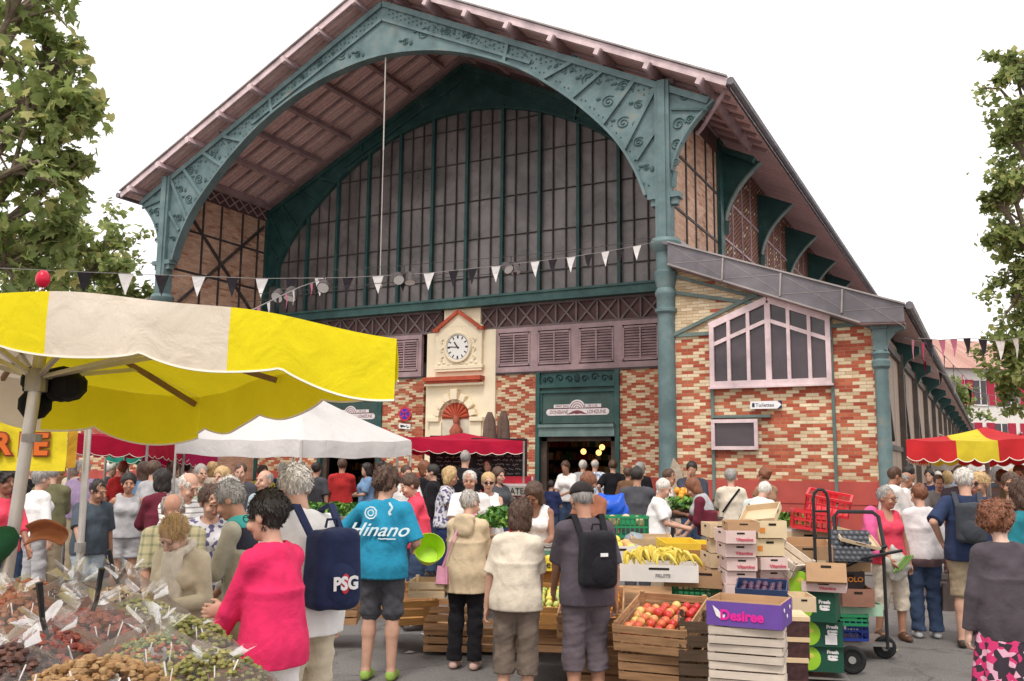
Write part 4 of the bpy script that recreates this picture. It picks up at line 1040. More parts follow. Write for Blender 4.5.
    if hat:
        f=Fld(Hh((0,-.04,.05))-.24,Hh((0,-.04,.05))+.24,min(h,.014)); f.ell(Hh((0,.012,.05)),V3(.092,.108,.088)*hs,HR,0)
        f.put(lambda x,y,z:(-((x-hc[0])*HR[0][2]+(y-hc[1])*HR[1][2]+(z-hc[2])*HR[2][2]-.045)).astype(np.float32),hc-.3,hc+.3,0,'i')
        f.ell(Hh((0,-.10 if hat[1]>0 else .12,.05)),V3(.07,.075,.010)*hs,HR,.01)
        V,Q=f.mesh(); npmesh('cap',V,Q,hat[0],None,root)
    if glasses:
        b=MB(); 
        for sx in(-1,1):
            c=Hh((sx*.033,-.104,.002)); ex=HR@V3(1,0,0); ez=HR@V3(0,0,1)
            b.tube([Vector(c+ex*.024*math.cos(a)+ez*.018*math.sin(a)) for a in np.linspace(0,2*PI,12,endpoint=False)],.0028,4,closed=True)
            b.tube([Vector(Hh((sx*.057,-.10,.006))),Vector(Hh((sx*.082,-.02,.006))),Vector(Hh((sx*.082,.02,.002)))],.0028,4)
            if glasses==2: b.add([Vector(c+ex*.023*math.cos(a)+ez*.017*math.sin(a)) for a in np.linspace(0,2*PI,10,endpoint=False)],[tuple(range(10))])
        b.tube([Vector(Hh((-.010,-.106,.004))),Vector(Hh((.010,-.106,.004)))],.0028,4)
        b.build('glasses',M('glasses_frame',(.03,.02,.02),.3,.1,5,0),root)
    if scarf:
        f=Fld(T((0,-.05,1.3))-.32,T((0,-.05,1.3))+.32,h); 
        for k in range(10):
            a0=2*PI*k/10; a1=2*PI*(k+1)/10; f.cone(T((.082*math.cos(a0),-.01+.075*math.sin(a0),1.49-.02*math.sin(a0)*-1)),T((.082*math.cos(a1),-.01+.075*math.sin(a1),1.49+.02*math.sin(a1))),.026,.026,.02)
        f.cone(T((.04,-.11,1.46)),T((.05,-.17,1.12)),.035,.045,.03); f.cone(T((-.03,-.11,1.46)),T((-.04,-.18,1.02)),.035,.055,.03); f.noise(.008,50,seed,(1,1,.2))
        V,Q=f.mesh(); npmesh('scarf',V,Q,scarf,None,root)
    if apron:
        b=MB()
    root['_s']=s
    return root
def strap(root,pts,mat,w=.02,name='strap'):
    b=MB(); P=[Vector(p) for p in pts]
    for i in range(len(P)-1): b.beam(P[i],P[i+1],w,.006,up=(0,1,0))
    return b.build(name,mat,root)
def place_on(root,name,label,cat,group=None):
    t=thing(name,label,cat,root.location,root.rotation_euler.z,group); t.scale=root.scale; return t
def backpack(root,label,col,w=.28,h=.42,d=.15,zc=1.20,y=.20,logo=None,off=0.,tilt=0):
    t=place_on(root,'backpack',label,'backpack'); m=MC('pack_'+label[:14],col,.2,9,.8)
    f=Fld((-.3,-.2,-.35),(.3,.3,.35),.011); 
    def fn(x,yy,z):
        q=[np.abs(x)-(w/2-.06-.03*np.clip(z/h,0,1)),np.abs(yy)-(d/2-.05),np.abs(z)-(h/2-.07)]
        return (np.sqrt(np.maximum(q[0],0)**2+np.maximum(q[1],0)**2+np.maximum(q[2],0)**2)+np.minimum(np.maximum(np.maximum(q[0],q[1]),q[2]),0)-.055).astype(np.float32)
    f.put(fn,(-w,-d,-h),(w,d,h),0); f.noise(.006,20,3); V,Q=f.mesh()
    V=V+V3(off,y,zc); npmesh('pack_body',V,Q,m,None,t)
    f=Fld((-.3,-.1,-.3),(.3,.2,.2),.011); f.ell((0,d/2-.02,-.07),(w*.38,.05,h*.27),None,0); V,Q=f.mesh(); npmesh('front_pocket',V+V3(off,y,zc),Q,m,None,t)
    for sx in(-1,1):
        b=MB(); pts=[(sx*.10,y-.06,zc+h/2-.06),(sx*.115,.03,1.508),(sx*.118,-.07,1.475),(sx*.125,-.145,1.36),(sx*.13,-.15,1.22),(sx*.155,-.09,1.08),(sx*.15,.07,1.02)]
        for i in range(len(pts)-1): b.beam(pts[i],pts[i+1],.045,.014,up=(0,1,0.01))
        b.build('strap',m,t)
    b=MB(); b.tube([(off-.04,y-.02,zc+h/2-.01),(off-.03,y-.02,zc+h/2+.035),(off+.03,y-.02,zc+h/2+.035),(off+.04,y-.02,zc+h/2-.01)],.008,5); b.build('handle',m,t)
    return t
def handbag(root,label,col,loc,w=.30,h=.24,d=.10,strap_l=.14,group=None,long=None):
    t=place_on(root,'handbag',label,'bag',group); m=M('bag_'+label[:16],col,.55,.2,6,.2)
    b=MB(); x,y,z=loc
    b.grid(lambda u,v:(x+(u-.5)*w*(1-.15*v)+0,y-d/2*(1-.6*v)+.01*math.sin(u*9),z-h+h*v),8,5)
    b.grid(lambda u,v:(x-(u-.5)*w*(1-.15*v)+0,y+d/2*(1-.6*v)+.01*math.sin(u*8),z-h+h*v),8,5)
    b.add([(x-w/2,y-d/2,z-h),(x+w/2,y-d/2,z-h),(x+w/2,y+d/2,z-h),(x-w/2,y+d/2,z-h),(x-w*.425,y-d*.2,z),(x+w*.425,y-d*.2,z),(x+w*.425,y+d*.2,z),(x-w*.425,y+d*.2,z)],[(3,2,1,0),(0,3,7,4),(1,5,6,2),(4,7,6,5)])
    b.build('bag_body',m,t)
    if long:
        b=MB(); 
        for i in range(len(long)-1): b.beam(long[i],long[i+1],.022,.006,up=(0,1,.01))
        b.build('shoulder_strap',m,t)
    else:
        for yy in(-.03,.03):
            b=MB(); b.tube([(x-w*.22,y+yy,z-.02),(x-w*.18,y+yy*.6,z+strap_l*.7),(x,y,z+strap_l),(x+w*.18,y+yy*.6,z+strap_l*.7),(x+w*.22,y+yy,z-.02)],.008,5); b.build('bag_handle',m,t)
    return t
C_=MC
WHT=C_('cloth_white',(.80,.78,.76),.12); CRM=C_('cloth_cream',(.62,.54,.40)); IVO=C_('cloth_ivory',(.66,.58,.47)); PNK=C_('cloth_hot_pink',(.72,.03,.12),.2); PNK2=C_('cloth_coral_pink',(.78,.07,.12),.2)
BLU=C_('cloth_turquoise_blue',(.025,.26,.42)); DGR=C_('cloth_dark_grey',(.075,.075,.085)); GRY=C_('cloth_grey',(.24,.235,.24)); BLK=C_('cloth_black',(.014,.013,.016)); NVY=C_('cloth_navy',(.025,.035,.10))
KHA=C_('cloth_khaki',(.38,.30,.20)); BEI=C_('cloth_beige',(.60,.47,.31)); TAU=C_('cloth_taupe',(.17,.13,.105)); PLU=C_('cloth_plum_grey',(.085,.07,.085)); PLC=C_('cloth_plum_trousers',(.13,.105,.12)); OLV=C_('cloth_olive',(.16,.15,.08)); LGR=C_('cloth_light_grey',(.42,.41,.42))
RED=C_('cloth_red',(.42,.03,.03)); DEN=C_('cloth_denim',(.045,.07,.13)); LBL=C_('cloth_light_blue',(.18,.30,.48)); PUR=C_('cloth_lilac',(.45,.33,.50)); MAR=C_('cloth_maroon',(.13,.02,.035)); BRN=C_('cloth_brown',(.17,.09,.05)); PGR=C_('cloth_pale_blue_grey',(.42,.50,.55))
STR=stripes('stripe_white_grey',(.75,.73,.70),(.30,.28,.27),.05,2,.75); BST=stripes('stripe_blue_black',(.03,.22,.50),(.02,.02,.05),.055,2,.6); PLD=plaid('plaid_tan',(.42,.37,.22),(.18,.19,.11),.07)
FLR=floral('floral_pink_black',(.03,.02,.03),(.55,.03,.14),(.65,.35,.45),26); FLW=floral('floral_white_navy',(.55,.53,.55),(.10,.09,.18),(.55,.53,.55),30); FLB=floral('check_blue_white',(.6,.62,.68),(.22,.30,.45),(.7,.7,.72),32)
VST=stripes('vest_teal_black',(.02,.02,.035),(.03,.30,.26),.30,2,.72)
P=person; GS='shoppers'
def put(*a,**k): return person(*a,**k)
# nearest: at the confectionery stall
pk=put(277,4.25,1.535,-118,'woman with short black hair and hot pink jumper at the sweet stall',PNK,WHT,('boy','dark'),'l',('cross','low'),4,6,5,1.0,1,fem=1,hem=.86,glasses=1,collar=None)
wm=put(311,5.0,1.675,-135,'tall white haired man in white polo shirt behind the pink jumper woman',WHT,CRM,('short','white'),'l',('down','down'),13,8,0,.48,1,fat=.4,hem=.80)
bp=backpack(wm,'navy backpack with white club letters on white polo man',(.02,.028,.075),w=.30,h=.46,d=.19,zc=1.17,y=.235)
text('letters','PSG',.095,M('letter_white',(.75,.74,.74),.6,.05,3,0),bp,(0,.368,1.10),(PI/2,0,PI),bold=.004)
b=MB(); b.sphere((0,.364,1.10),(.03,.004,.055),8); b.build('red_emblem',M('emblem_red',(.5,.03,.05),.6,.05,3,0),bp)
put(188,5.35,1.40,-12,'blonde elderly woman in cream cardigan and white scarf looking down into her purse',CRM,KHA,('short','blond'),'p',((.02,-.34,1.12),(.10,-.33,1.10)),10,30,-8,1.0,1,fem=1,hem=.80,scarf=C_('scarf_white',(.70,.64,.54)),fat=.5)
put(176,6.3,1.48,10,'balding tanned man in tan plaid shirt behind the blonde woman',PLD,KHA,('fringe','grey'),'t',('low','low'),8,22,10,.48,1,fat=.6)
put(210,6.6,1.52,20,'woman with short brown hair behind the cream cardigan woman',FLW,KHA,('short','brown'),'l',('front','down'),5,15,20,.45,1,fem=1)
put(236,7.3,1.56,-60,'white haired woman in glasses and pale blouse',C_('cloth_pale_pink',(.62,.48,.46)),KHA,('short','white'),'p',('front','down'),4,8,0,.9,1,fem=1,glasses=1)
put(252,5.75,1.575,-95,'grey haired man in pale shirt and dark vest with teal band',C_('cloth_stone',(.45,.42,.33)),KHA,('short','grey'),'t',('low','front'),10,18,5,.9,1,vest=VST,fat=.3)
put(178,8.2,1.60,60,'bald man in white shirt with thin grey stripes',STR,KHA,('fringe','white'),'l',('front','low'),8,16,0,.48,1,fat=.6)
put(92,9.6,1.50,55,'bald bearded man in dark grey polo and pale shorts pointing down',C_('cloth_slate',(.07,.09,.11)),PGR,('buzz','dark'),'t',((.34,-.40,.92),'down'),6,14,15,.48,.5,fat=.5,hem=.84)
put(128,10.6,1.55,25,'dark haired woman in grey vest and light shorts carrying a blue bag',LGR,LGR,('bun','dark'),'t',('hip','down'),0,5,0,0,.33,fem=1,hem=.92)
put(135,11.2,1.03,-20,'small boy in blue and black striped shirt and black shorts',BST,BLK,('boy','brown'),'l',('low','down'),0,10,0,.45,.42,hem=.86,child=True,shoe=(.3,.3,.32))
put(84,13.2,1.70,10,'man in lilac shirt behind the dark polo man',PUR,KHA,('short','grey'),'l',('front','down'),0,5,20,.8,1)
put(73,15.,1.70,-30,'person in pale top in the crowd under the crimson awning',CRM,DEN,('bob','grey'),'l',('down','down'))
put(52,11.8,1.63,-150,'person in olive green jacket beside the banner pole',OLV,KHA,('fringe','grey'),'l',('front','down'),4,8,0,1,1)
put(39,10.6,1.58,150,'person in white knitted top behind the umbrella mast',WHT,LGR,('short','grey'),'l',('down','down'),0,0,0,.9,1,fem=1)
put(14,11.,1.66,170,'man in black shirt and blue jeans under the yellow banner',BLK,DEN,('short','dark'),'l',('down','front'),0,0,0,.6,1)
put(3,8.6,1.60,60,'stallholder in pink top half hidden at left edge',PNK2,DEN,('curly','dark'),'d',('low','low'),0,5,0,.6,1,fem=1)
put(153,12.0,1.70,150,'grey shirted shopper seen from behind near the small boy',LGR,NVY,('short','brown'),'l',('down','bag'),0,0,0,.48,1)
put(143,13.4,1.68,-150,'woman in blue top with light brown hair behind the grey shirt',LBL,DEN,('long','brown'),'l',('down','down'),fem=1)
put(163,9.6,1.60,-140,'shopper in dark red top with black hair beside striped shirt man',MAR,NVY,('bob','dark'),'l',('front','front'),3,6,0,.9,1,fem=1)
put(200,12.5,1.66,40,'man in pale green shirt under left end of white tent',C_('cloth_pale_green',(.40,.46,.34)),KHA,('short','grey'),'l',('down','down'))
put(222,11.,1.63,-20,'woman in light blue shirt under the white tent',LBL,KHA,('bob','blond'),'l',('front','front'),fem=1)
put(240,13.,1.68,10,'man in dark shirt under the white tent',DGR,KHA,('short','brown'),'l',('down','down'))
put(265,10.2,1.60,-30,'bald man in light blue shirt behind the vest man',PGR,KHA,('fringe','grey'),'l',('down','down'),fat=.4)
put(262,15.,1.66,40,'person in yellow top at back under white tent',C_('cloth_yellow',(.65,.5,.08)),DEN,('short','brown'),'l',('down','down'))
# under the tent, back row before the left door
put(316,17.,1.72,160,'man in black shirt and khaki shorts near left door',DGR,KHA,('short','dark'),'l',('down','down'),leg=.5)
put(342,17.5,1.80,185,'man in brick red shirt and pale trousers standing below left door sign',RED,C_('cloth_pale_khaki',(.55,.46,.36)),('short','brown'),'t',('front','down'),0,0,0,.48,1)
put(367,18.,1.72,-60,'woman in blue top before the left door jamb',LBL,DEN,('bob','dark'),'l',('front','front'),fem=1)
put(381,19.,1.78,-90,'woman in sleeveless brown top with dark hair near brick pier',BRN,DEN,('bun','dark'),'l',('front','front'),sleeve=0,fem=1)
put(406,14.5,1.68,30,'brown haired man in white shirt behind the coral polo woman',WHT,DEN,('short','brown'),'l',('down','front'))
put(424,15.5,1.75,90,'woman in black jacket with reddish hair below chalkboard awning',BLK,DEN,('bob','red'),'l',('down','front'),sleeve=.9,fem=1)
put(433,14.2,1.70,-95,'man in black jacket with black hair facing the reddish haired woman',BLK,DEN,('short','dark'),'l',('front','down'),sleeve=.9,fat=.4)
put(465,16.,1.95,170,'bald man in black shirt standing before the chalkboards',BLK,BLK,('buzz','grey'),'l',('front','front'),fat=.5)
put(488,18.,1.85,-20,'vendor with dark hair in plum shirt between chalkboards',MAR,BLK,('short','dark'),'l',('front','front'))
put(446,12.4,1.66,80,'blonde woman in navy and white floral top at the fruit stall',FLW,NVY,('bob','blond'),'t',('front','front'),3,5,0,.3,1,fem=1)
put(470,10.8,1.62,-5,'bald man in white shirt standing behind the lettuces',WHT,KHA,('buzz','white'),'t',('front','down'),0,5,0,.48,1,fat=.4)
put(488,11.0,1.60,5,'woman in white vest and dark sunglasses beside bald man',WHT,KHA,('short','blond'),'l',('front','front'),0,5,0,.0,1,fem=1,glasses=2)
put(498,14.,1.66,40,'woman with brown hair behind the sunglasses woman',DGR,DEN,('bob','brown'),'l',('front','front'),fem=1)
pp=put(419,9.6,1.59,-75,'brown haired woman in coral pink polo shirt reaching over boxes',PNK2,DEN,('boy','brown'),'l',((.14,-.42,1.02),'low'),6,12,5,.48,1,fem=1,collar=PNK2)
# customers at the fruit stall
bl=put(384,7.35,1.645,172,'broad man in turquoise shirt with white script on back, holding lime basket',BLU,DGR,('curly','brown'),'l',((.20,-.25,1.06),(.50,-.30,1.08)),3,8,-15,.47,.52,fat=.75,hem=.83,shoe=(.28,.42,.08))
WI=M('print_white',(.62,.74,.78),.8,.1,8,0)
text('shirt_print','Hinano',.155,WI,bl,(.0,.178,1.235),(PI/2+R(-3),0,PI),.006,shear=.45,sx=1.15,bold=.001)
b=MB(); b.tube([(-.11+.012*math.sin(k),.176-.0*k,1.36+.013*k) for k in range(9)],.012,4); b.tube([(.06+.05*math.cos(k*.7),.178,1.375+.05*math.sin(k*.7)) for k in range(10)],.007,4); b.tube([(.06+.025*math.cos(k*.7),.178,1.375+.025*math.sin(k*.7)) for k in range(10)],.006,4); b.tube([(-.16+.03*k,.176,1.165+.004*math.sin(k*3)) for k in range(6)],.006,4); b.build('shirt_print',WI,bl)
hw=put(467,7.75,1.465,165,'short grey haired woman in beige hooded jacket and black trousers',BEI,BLK,('short','lightgrey'),'l',('low','front'),5,12,-25,1,1,fem=1,hem=.74,fat=.45,shoe=(.62,.42,.36))
f=Fld((-.2,-.1,1.2),(.2,.25,1.6),.0095); f.ell((0,.11,1.40),(.115,.055,.11),None,.03); f.ell((0,.06,1.475),(.10,.07,.04),None,.03); f.noise(.008,30,4); V,Q=f.mesh(); npmesh('hood',V,Q,BEI,None,hw)
handbag(hw,'small pink pouch bag on brown strap across the beige jacket',(.62,.28,.38),(.20,.13,1.0),.13,.17,.07,long=[(-.1,-.02,1.51),(0,.125,1.47),(.10,.165,1.25),(.20,.13,1.0)])
tw=put(517,6.25,1.44,168,'brown haired woman in ivory T-shirt and taupe cropped trousers',IVO,TAU,('bob','brown'),'l',('low','down'),4,12,25,.45,.71,fem=1,fat=.35,hem=.86,shoe=(.3,.2,.14))
cm=put(586,6.25,1.56,-160,'man in black cap and charcoal T-shirt with plum cropped trousers',PLU,PLC,('fringe','grey'),'t',('down','low'),3,8,-15,.47,.70,fat=.25,hem=.84,hat=(C_('cap_black',(.03,.025,.025)),1))
cb=backpack(cm,'black school backpack on the man in black cap',(.015,.014,.018),w=.29,h=.44,d=.17,zc=1.19,y=.205)
b=MB(); b.bb(-.03,.03,.318,.322,1.22,1.245); b.build('tag',M('letter_white',(.7,.7,.7)),cb)
vn=put(538,9.0,1.555,-15,'tanned vendor with long brown hair in white vest behind the fruit',WHT,DEN,('long','brown'),'d',('front','front'),12,24,-10,0,1,fem=1,bare=True)
put(592,9.9,1.62,-40,'woman with short red brown hair and pink bag behind the capped man',C_('cloth_rust',(.30,.12,.07)),DEN,('boy','red'),'l',('front','front'),4,10,0,.48,1,fem=1)
# door group
put(568,20.,1.84,-30,'woman in white shirt before the right door',WHT,DEN,('short','brown'),'t',('front','front'),6,14,0,.48,1,fem=1)
put(551,18.5,1.42,150,'seated looking figure in navy top left of the right door',NVY,DEN,('short','dark'),'l',('front','front'))
put(583,22.,1.86,170,'white haired man in pale shirt, left of two in the doorway',LGR,DEN,('short','white'),'l',('down','front'))
put(595,21.,1.88,160,'white haired man in blue checked shirt in right doorway',FLB,DEN,('fringe','white'),'l',('down','front'),fat=.5)
put(613,20.,1.86,180,'person in black top by right jamb of the doorway',BLK,DEN,('short','brown'),'l',('hip','hip'))
dk=put(637,12.4,1.68,175,'dark haired shopper in charcoal jacket with tan strap left of pillar',DGR,DGR,('short','dark'),'t',('front','down'),0,5,0,.9,1,fat=.5,hem=.72)
put(657,11.4,1.55,75,'white haired woman in white T-shirt and khaki trousers left of pillar',WHT,KHA,('short','white'),'l',('front','front'),4,14,0,.4,1,fem=1,fat=.4,hem=.84)
put(664,13.4,1.67,60,'man in white T-shirt behind the white haired woman',WHT,DGR,('short','brown'),'t',('front','down'),4,10,0,.48,1)
put(692,15.6,1.80,-15,'bearded man in navy polo with hand at his mouth by the pillar',C_('cloth_ink',(.05,.055,.08)),DEN,('short','dark'),'t',('mouth','front'),0,8,0,.48,1,fat=.4)
put(708,12.0,1.58,-110,'red haired woman in maroon top and grey shawl bending over crates',MAR,GRY,('bob','red'),'l',('reachlow','low'),14,18,0,.6,1,fem=1,vest=LGR)
gb=put(731,13.3,1.68,170,'grey haired woman in cream top with dark strap from behind',IVO,KHA,('short','grey'),'l',('down','front'),0,6,0,.45,1,fem=1)
strap(gb,[(-.12,.10,1.45),(.0,.16,1.3),(.14,.15,1.1)],BLK,.03)
bw=put(752,11.6,1.575,130,'white haired man in pale shirt leaning forward over boxes',C_('cloth_mint_white',(.62,.66,.62)),KHA,('short','white'),'l',('reachlow','low'),24,10,0,.46,1,fat=.6)
strap(bw,[(-.1,.20,1.38),(.05,.21,1.2),(.16,.17,1.0)],BLK,.03)
put(766,14.2,1.70,-150,'woman with red hair in brown patterned top near the plinth',C_('cloth_tan',(.35,.2,.12)),DEN,('bun','red'),'t',('front','front'),0,6,0,.2,1,fem=1)
# right side
put(890,13.2,1.73,95,'dark haired man in white shirt by the corner post',WHT,DEN,('short','brown'),'t',('front','down'),4,10,0,.48,1,fat=.3)
put(902,14.4,1.66,80,'man in white shirt just behind the corner post group',WHT,DEN,('fringe','grey'),'t',('front','front'),4,8)
put(909,15.5,1.76,90,'man in white T-shirt farther along the side wall',WHT,DEN,('short','dark'),'t',('front','down'))
rg=put(886,9.3,1.505,8,'grey haired woman in red top, glasses and pale capris carrying bags',PNK2,IVO,('short','grey'),'t',('low','down'),0,4,30,0,.72,fem=1,hem=.86,glasses=1,bare=True,walk=.5,shoe=(.10,.05,.03))
t=place_on(rg,'cardigan','bright pink cardigan draped over arm of woman in red top','cardigan')
f=Fld((-.5,-.4,.7),(.0,.3,1.6),.0125); f.cone((-.19,.0,1.46),(-.25,-.05,1.2),.075,.09,.03); f.cone((-.25,-.05,1.2),(-.24,-.12,1.0),.09,.07,.03); f.noise(.012,30,8); V,Q=f.mesh(); npmesh('fabric',V,Q,C_('cardigan_pink',(.70,.12,.30)),None,t)
t=place_on(rg,'plastic_bag','pale plastic bag of leeks held by woman in red top','bag')
f=Fld((-.3,-.5,.5),(.3,.1,1.2),.0125); f.ell((-.05,-.25,.86),(.15,.10,.17),None,.03); f.cone((-.05,-.25,.95),(-.10,-.27,1.06),.08,.03,.04); f.noise(.02,28,5); V,Q=f.mesh(); npmesh('bag_film',V,Q,M('bag_film',(.45,.43,.38),.3,.2,5,.3),None,t)
b=MB(); [b.tube([(-.15+.03*k,-.36,.80+.01*k),(.02+.03*k,-.34,.98)],.015,5) for k in range(4)]; b.build('leeks',M('leek_green',(.14,.24,.06),.6),t)
lw=put(921,9.4,1.535,172,'woman in white lace top over dark jeans seen from behind',C_('cloth_lace_white',(.72,.68,.68)),DEN,('short','red'),'l',('down','down'),2,10,10,.75,1,fem=1,hem=.89,shoe=(.5,.5,.52))
b=MB(); f=Fld((-.3,-.3,.75),(.3,.3,1.05),.0095); f.ell((0,.0,.93),(.232,.178,.17),None,0); f.F[:,:,f.ax[2]<.80]=.05; f.F[:,:,f.ax[2]>.905]=.05; f.noise(.008,45,3,(1,1,.1)); V,Q=f.mesh(); npmesh('frill',V,Q,C_('frill_mauve',(.20,.13,.14)),None,lw)
handbag(lw,'large taupe leather tote hanging from hand of lace top woman',(.17,.13,.12),(-.33,.02,.62),.34,.30,.14,.20)
nm=put(966,8.9,1.70,160,'white haired man in navy polo and beige shorts with grey backpack',C_('cloth_deep_navy',(.03,.045,.10)),KHA,('short','white'),'l',('down','hip'),2,4,-20,.48,.55,fat=.75,hem=.84,shoe=(.06,.04,.03))
backpack(nm,'black and grey backpack on white haired man in navy polo',(.05,.055,.065),w=.28,h=.42,d=.16,zc=1.22,y=.25)
dw=put(1004,5.45,1.475,178,'curly auburn haired woman in charcoal jumper and pink floral skirt',C_('cloth_charcoal_knit',(.075,.062,.072)),FLR,('curly','red'),'p',('down','down'),4,10,-30,1,1,fem=1,fat=.7,hem=.82,skirt=.52)
put(939,14.5,1.62,-20,'boyish figure with brown hair in grey T-shirt right of the side wall',GRY,DEN,('short','brown'),'l',('front','front'),2,8)
put(981,9.6,1.66,-60,'blonde woman in dark glasses behind navy polo man',DGR,DEN,('short','blond'),'t',('front','front'),fem=1,glasses=2)
put(962,11.6,1.74,160,'person in dark cap and plum top under the red umbrella',PLU,DEN,('short','grey'),'l',('down','down'),hat=(GRY,1))
put(1012,9.0,1.66,-30,'man in black jacket at far right behind auburn haired woman',BLK,DEN,('short','brown'),'t',('front','front'))
put(1021,12.,1.76,-40,'tall man in green shirt at right edge of photo',OLV,DEN,('short','brown'),'t',('down','down'))
put(1024,7.4,1.60,-150,'shopper in teal top with dark hair cut by right edge',C_('cloth_teal',(.02,.18,.22)),DEN,('bob','brown'),'l',('down','down'),fem=1)
tops=[GRY,DGR,WHT,NVY,BRN,LBL,IVO,BLK,RED,OLV]; tn=['grey','dark grey','white','navy','brown','light blue','ivory','black','red','olive']; hs_=['dark','brown','grey','red','white','blond']
crowd=[(930,17.,1.72),(948,18.,1.68),(975,17.,1.74),(986,20.,1.70),(998,16.,1.76),(1008,21.,1.70),(955,24.,1.72),(1016,15.,1.72),(938,22.,1.68),(992,26.,1.7),(970,28.,1.7),(1003,13.5,1.7),
 (32,15.,1.7),(60,16.,1.7),(110,17.,1.68),(122,15.5,1.7),(20,17.,1.7),(172,15.,1.7),(186,17.,1.72),(212,16.,1.7),(282,16.,1.7),(300,18.5,1.75),(640,19.,1.8),(628,18.,1.7)]
for i,(x,dp,hh) in enumerate(crowd):
    k=(i*7+3)%10; fa=rnd.choice([0,30,-40,90,-100,170,150,-160]); side='right' if x>800 else 'left' if x<310 else 'middle'
    back='seen from behind' if abs(fa)>=150 else 'in profile' if abs(fa)>=90 else 'facing out'
    who={'right':'distant shopper under red umbrella','left':'distant shopper between left tents','middle':'distant shopper near right door'}[side]
    put(x,dp,hh,fa,'%s in %s top, %s, %s hair'%(who,tn[k],back,hs_[(i*5)%6]),tops[k],(DEN,KHA,DGR)[i%3],(('short','bob','boy')[i%3],hs_[(i*5)%6]),'lt'[i%2],(('front','down','low')[i%3],'down'),fem=i%2,group='distant shoppers')
# ================================================================ TENTS AND UMBRELLAS
def local(root,p): return p
def cloth2(name,c_list,widths,axis=0):
    pass
def canopy_panel(b,P0,P1,P2,P3,n=10,m=8,sag=.04,mi=0,bands=None):
    P0,P1,P2,P3=map(Vector,(P0,P1,P2,P3))
    return P0
YEL=MC('canvas_yellow',(.80,.68,.015),.10,3,.85); OFW=MC('canvas_beige',(.74,.66,.56),.12,3,.85); WCV=MC('canvas_white',(.80,.77,.75),.05,3,.8)
CRI=MC('canvas_crimson',(.55,.015,.055),.15,4,.85); MAG=MC('canvas_magenta',(.60,.02,.14),.15,4,.85); TEC=MC('canvas_jade',(.03,.32,.22),.15,4); RDC=MC('canvas_red',(.60,.02,.025),.12,4,.85); YLC=MC('canvas_lemon',(.75,.60,.03),.1,4,.85)
# canvas lets daylight through a little
def translucent(m,f=.35):
    t=m.node_tree; b=[n for n in t.nodes if n.type=='BSDF_PRINCIPLED'][0]; o=[n for n in t.nodes if n.type=='OUTPUT_MATERIAL'][0]
    tr=t.nodes.new('ShaderNodeBsdfTranslucent'); mx_=t.nodes.new('ShaderNodeMixShader'); mx_.inputs[0].default_value=f
    src=b.inputs['Base Color'].links[0].from_socket; t.links.new(src,tr.inputs[0]); t.links.new(b.outputs[0],mx_.inputs[1]); t.links.new(tr.outputs[0],mx_.inputs[2]); t.links.new(mx_.outputs[0],o.inputs[0])
for m in(YEL,OFW): translucent(m,.22)
for m in(WCV,CRI,MAG,TEC,RDC,YLC): translucent(m,.3)
ALU=M('aluminium',(.55,.52,.48),.35,.1,8,.05,metal=.6); STEEL=M('dull_steel',(.30,.28,.26),.4,.2,8,.1,metal=.5)
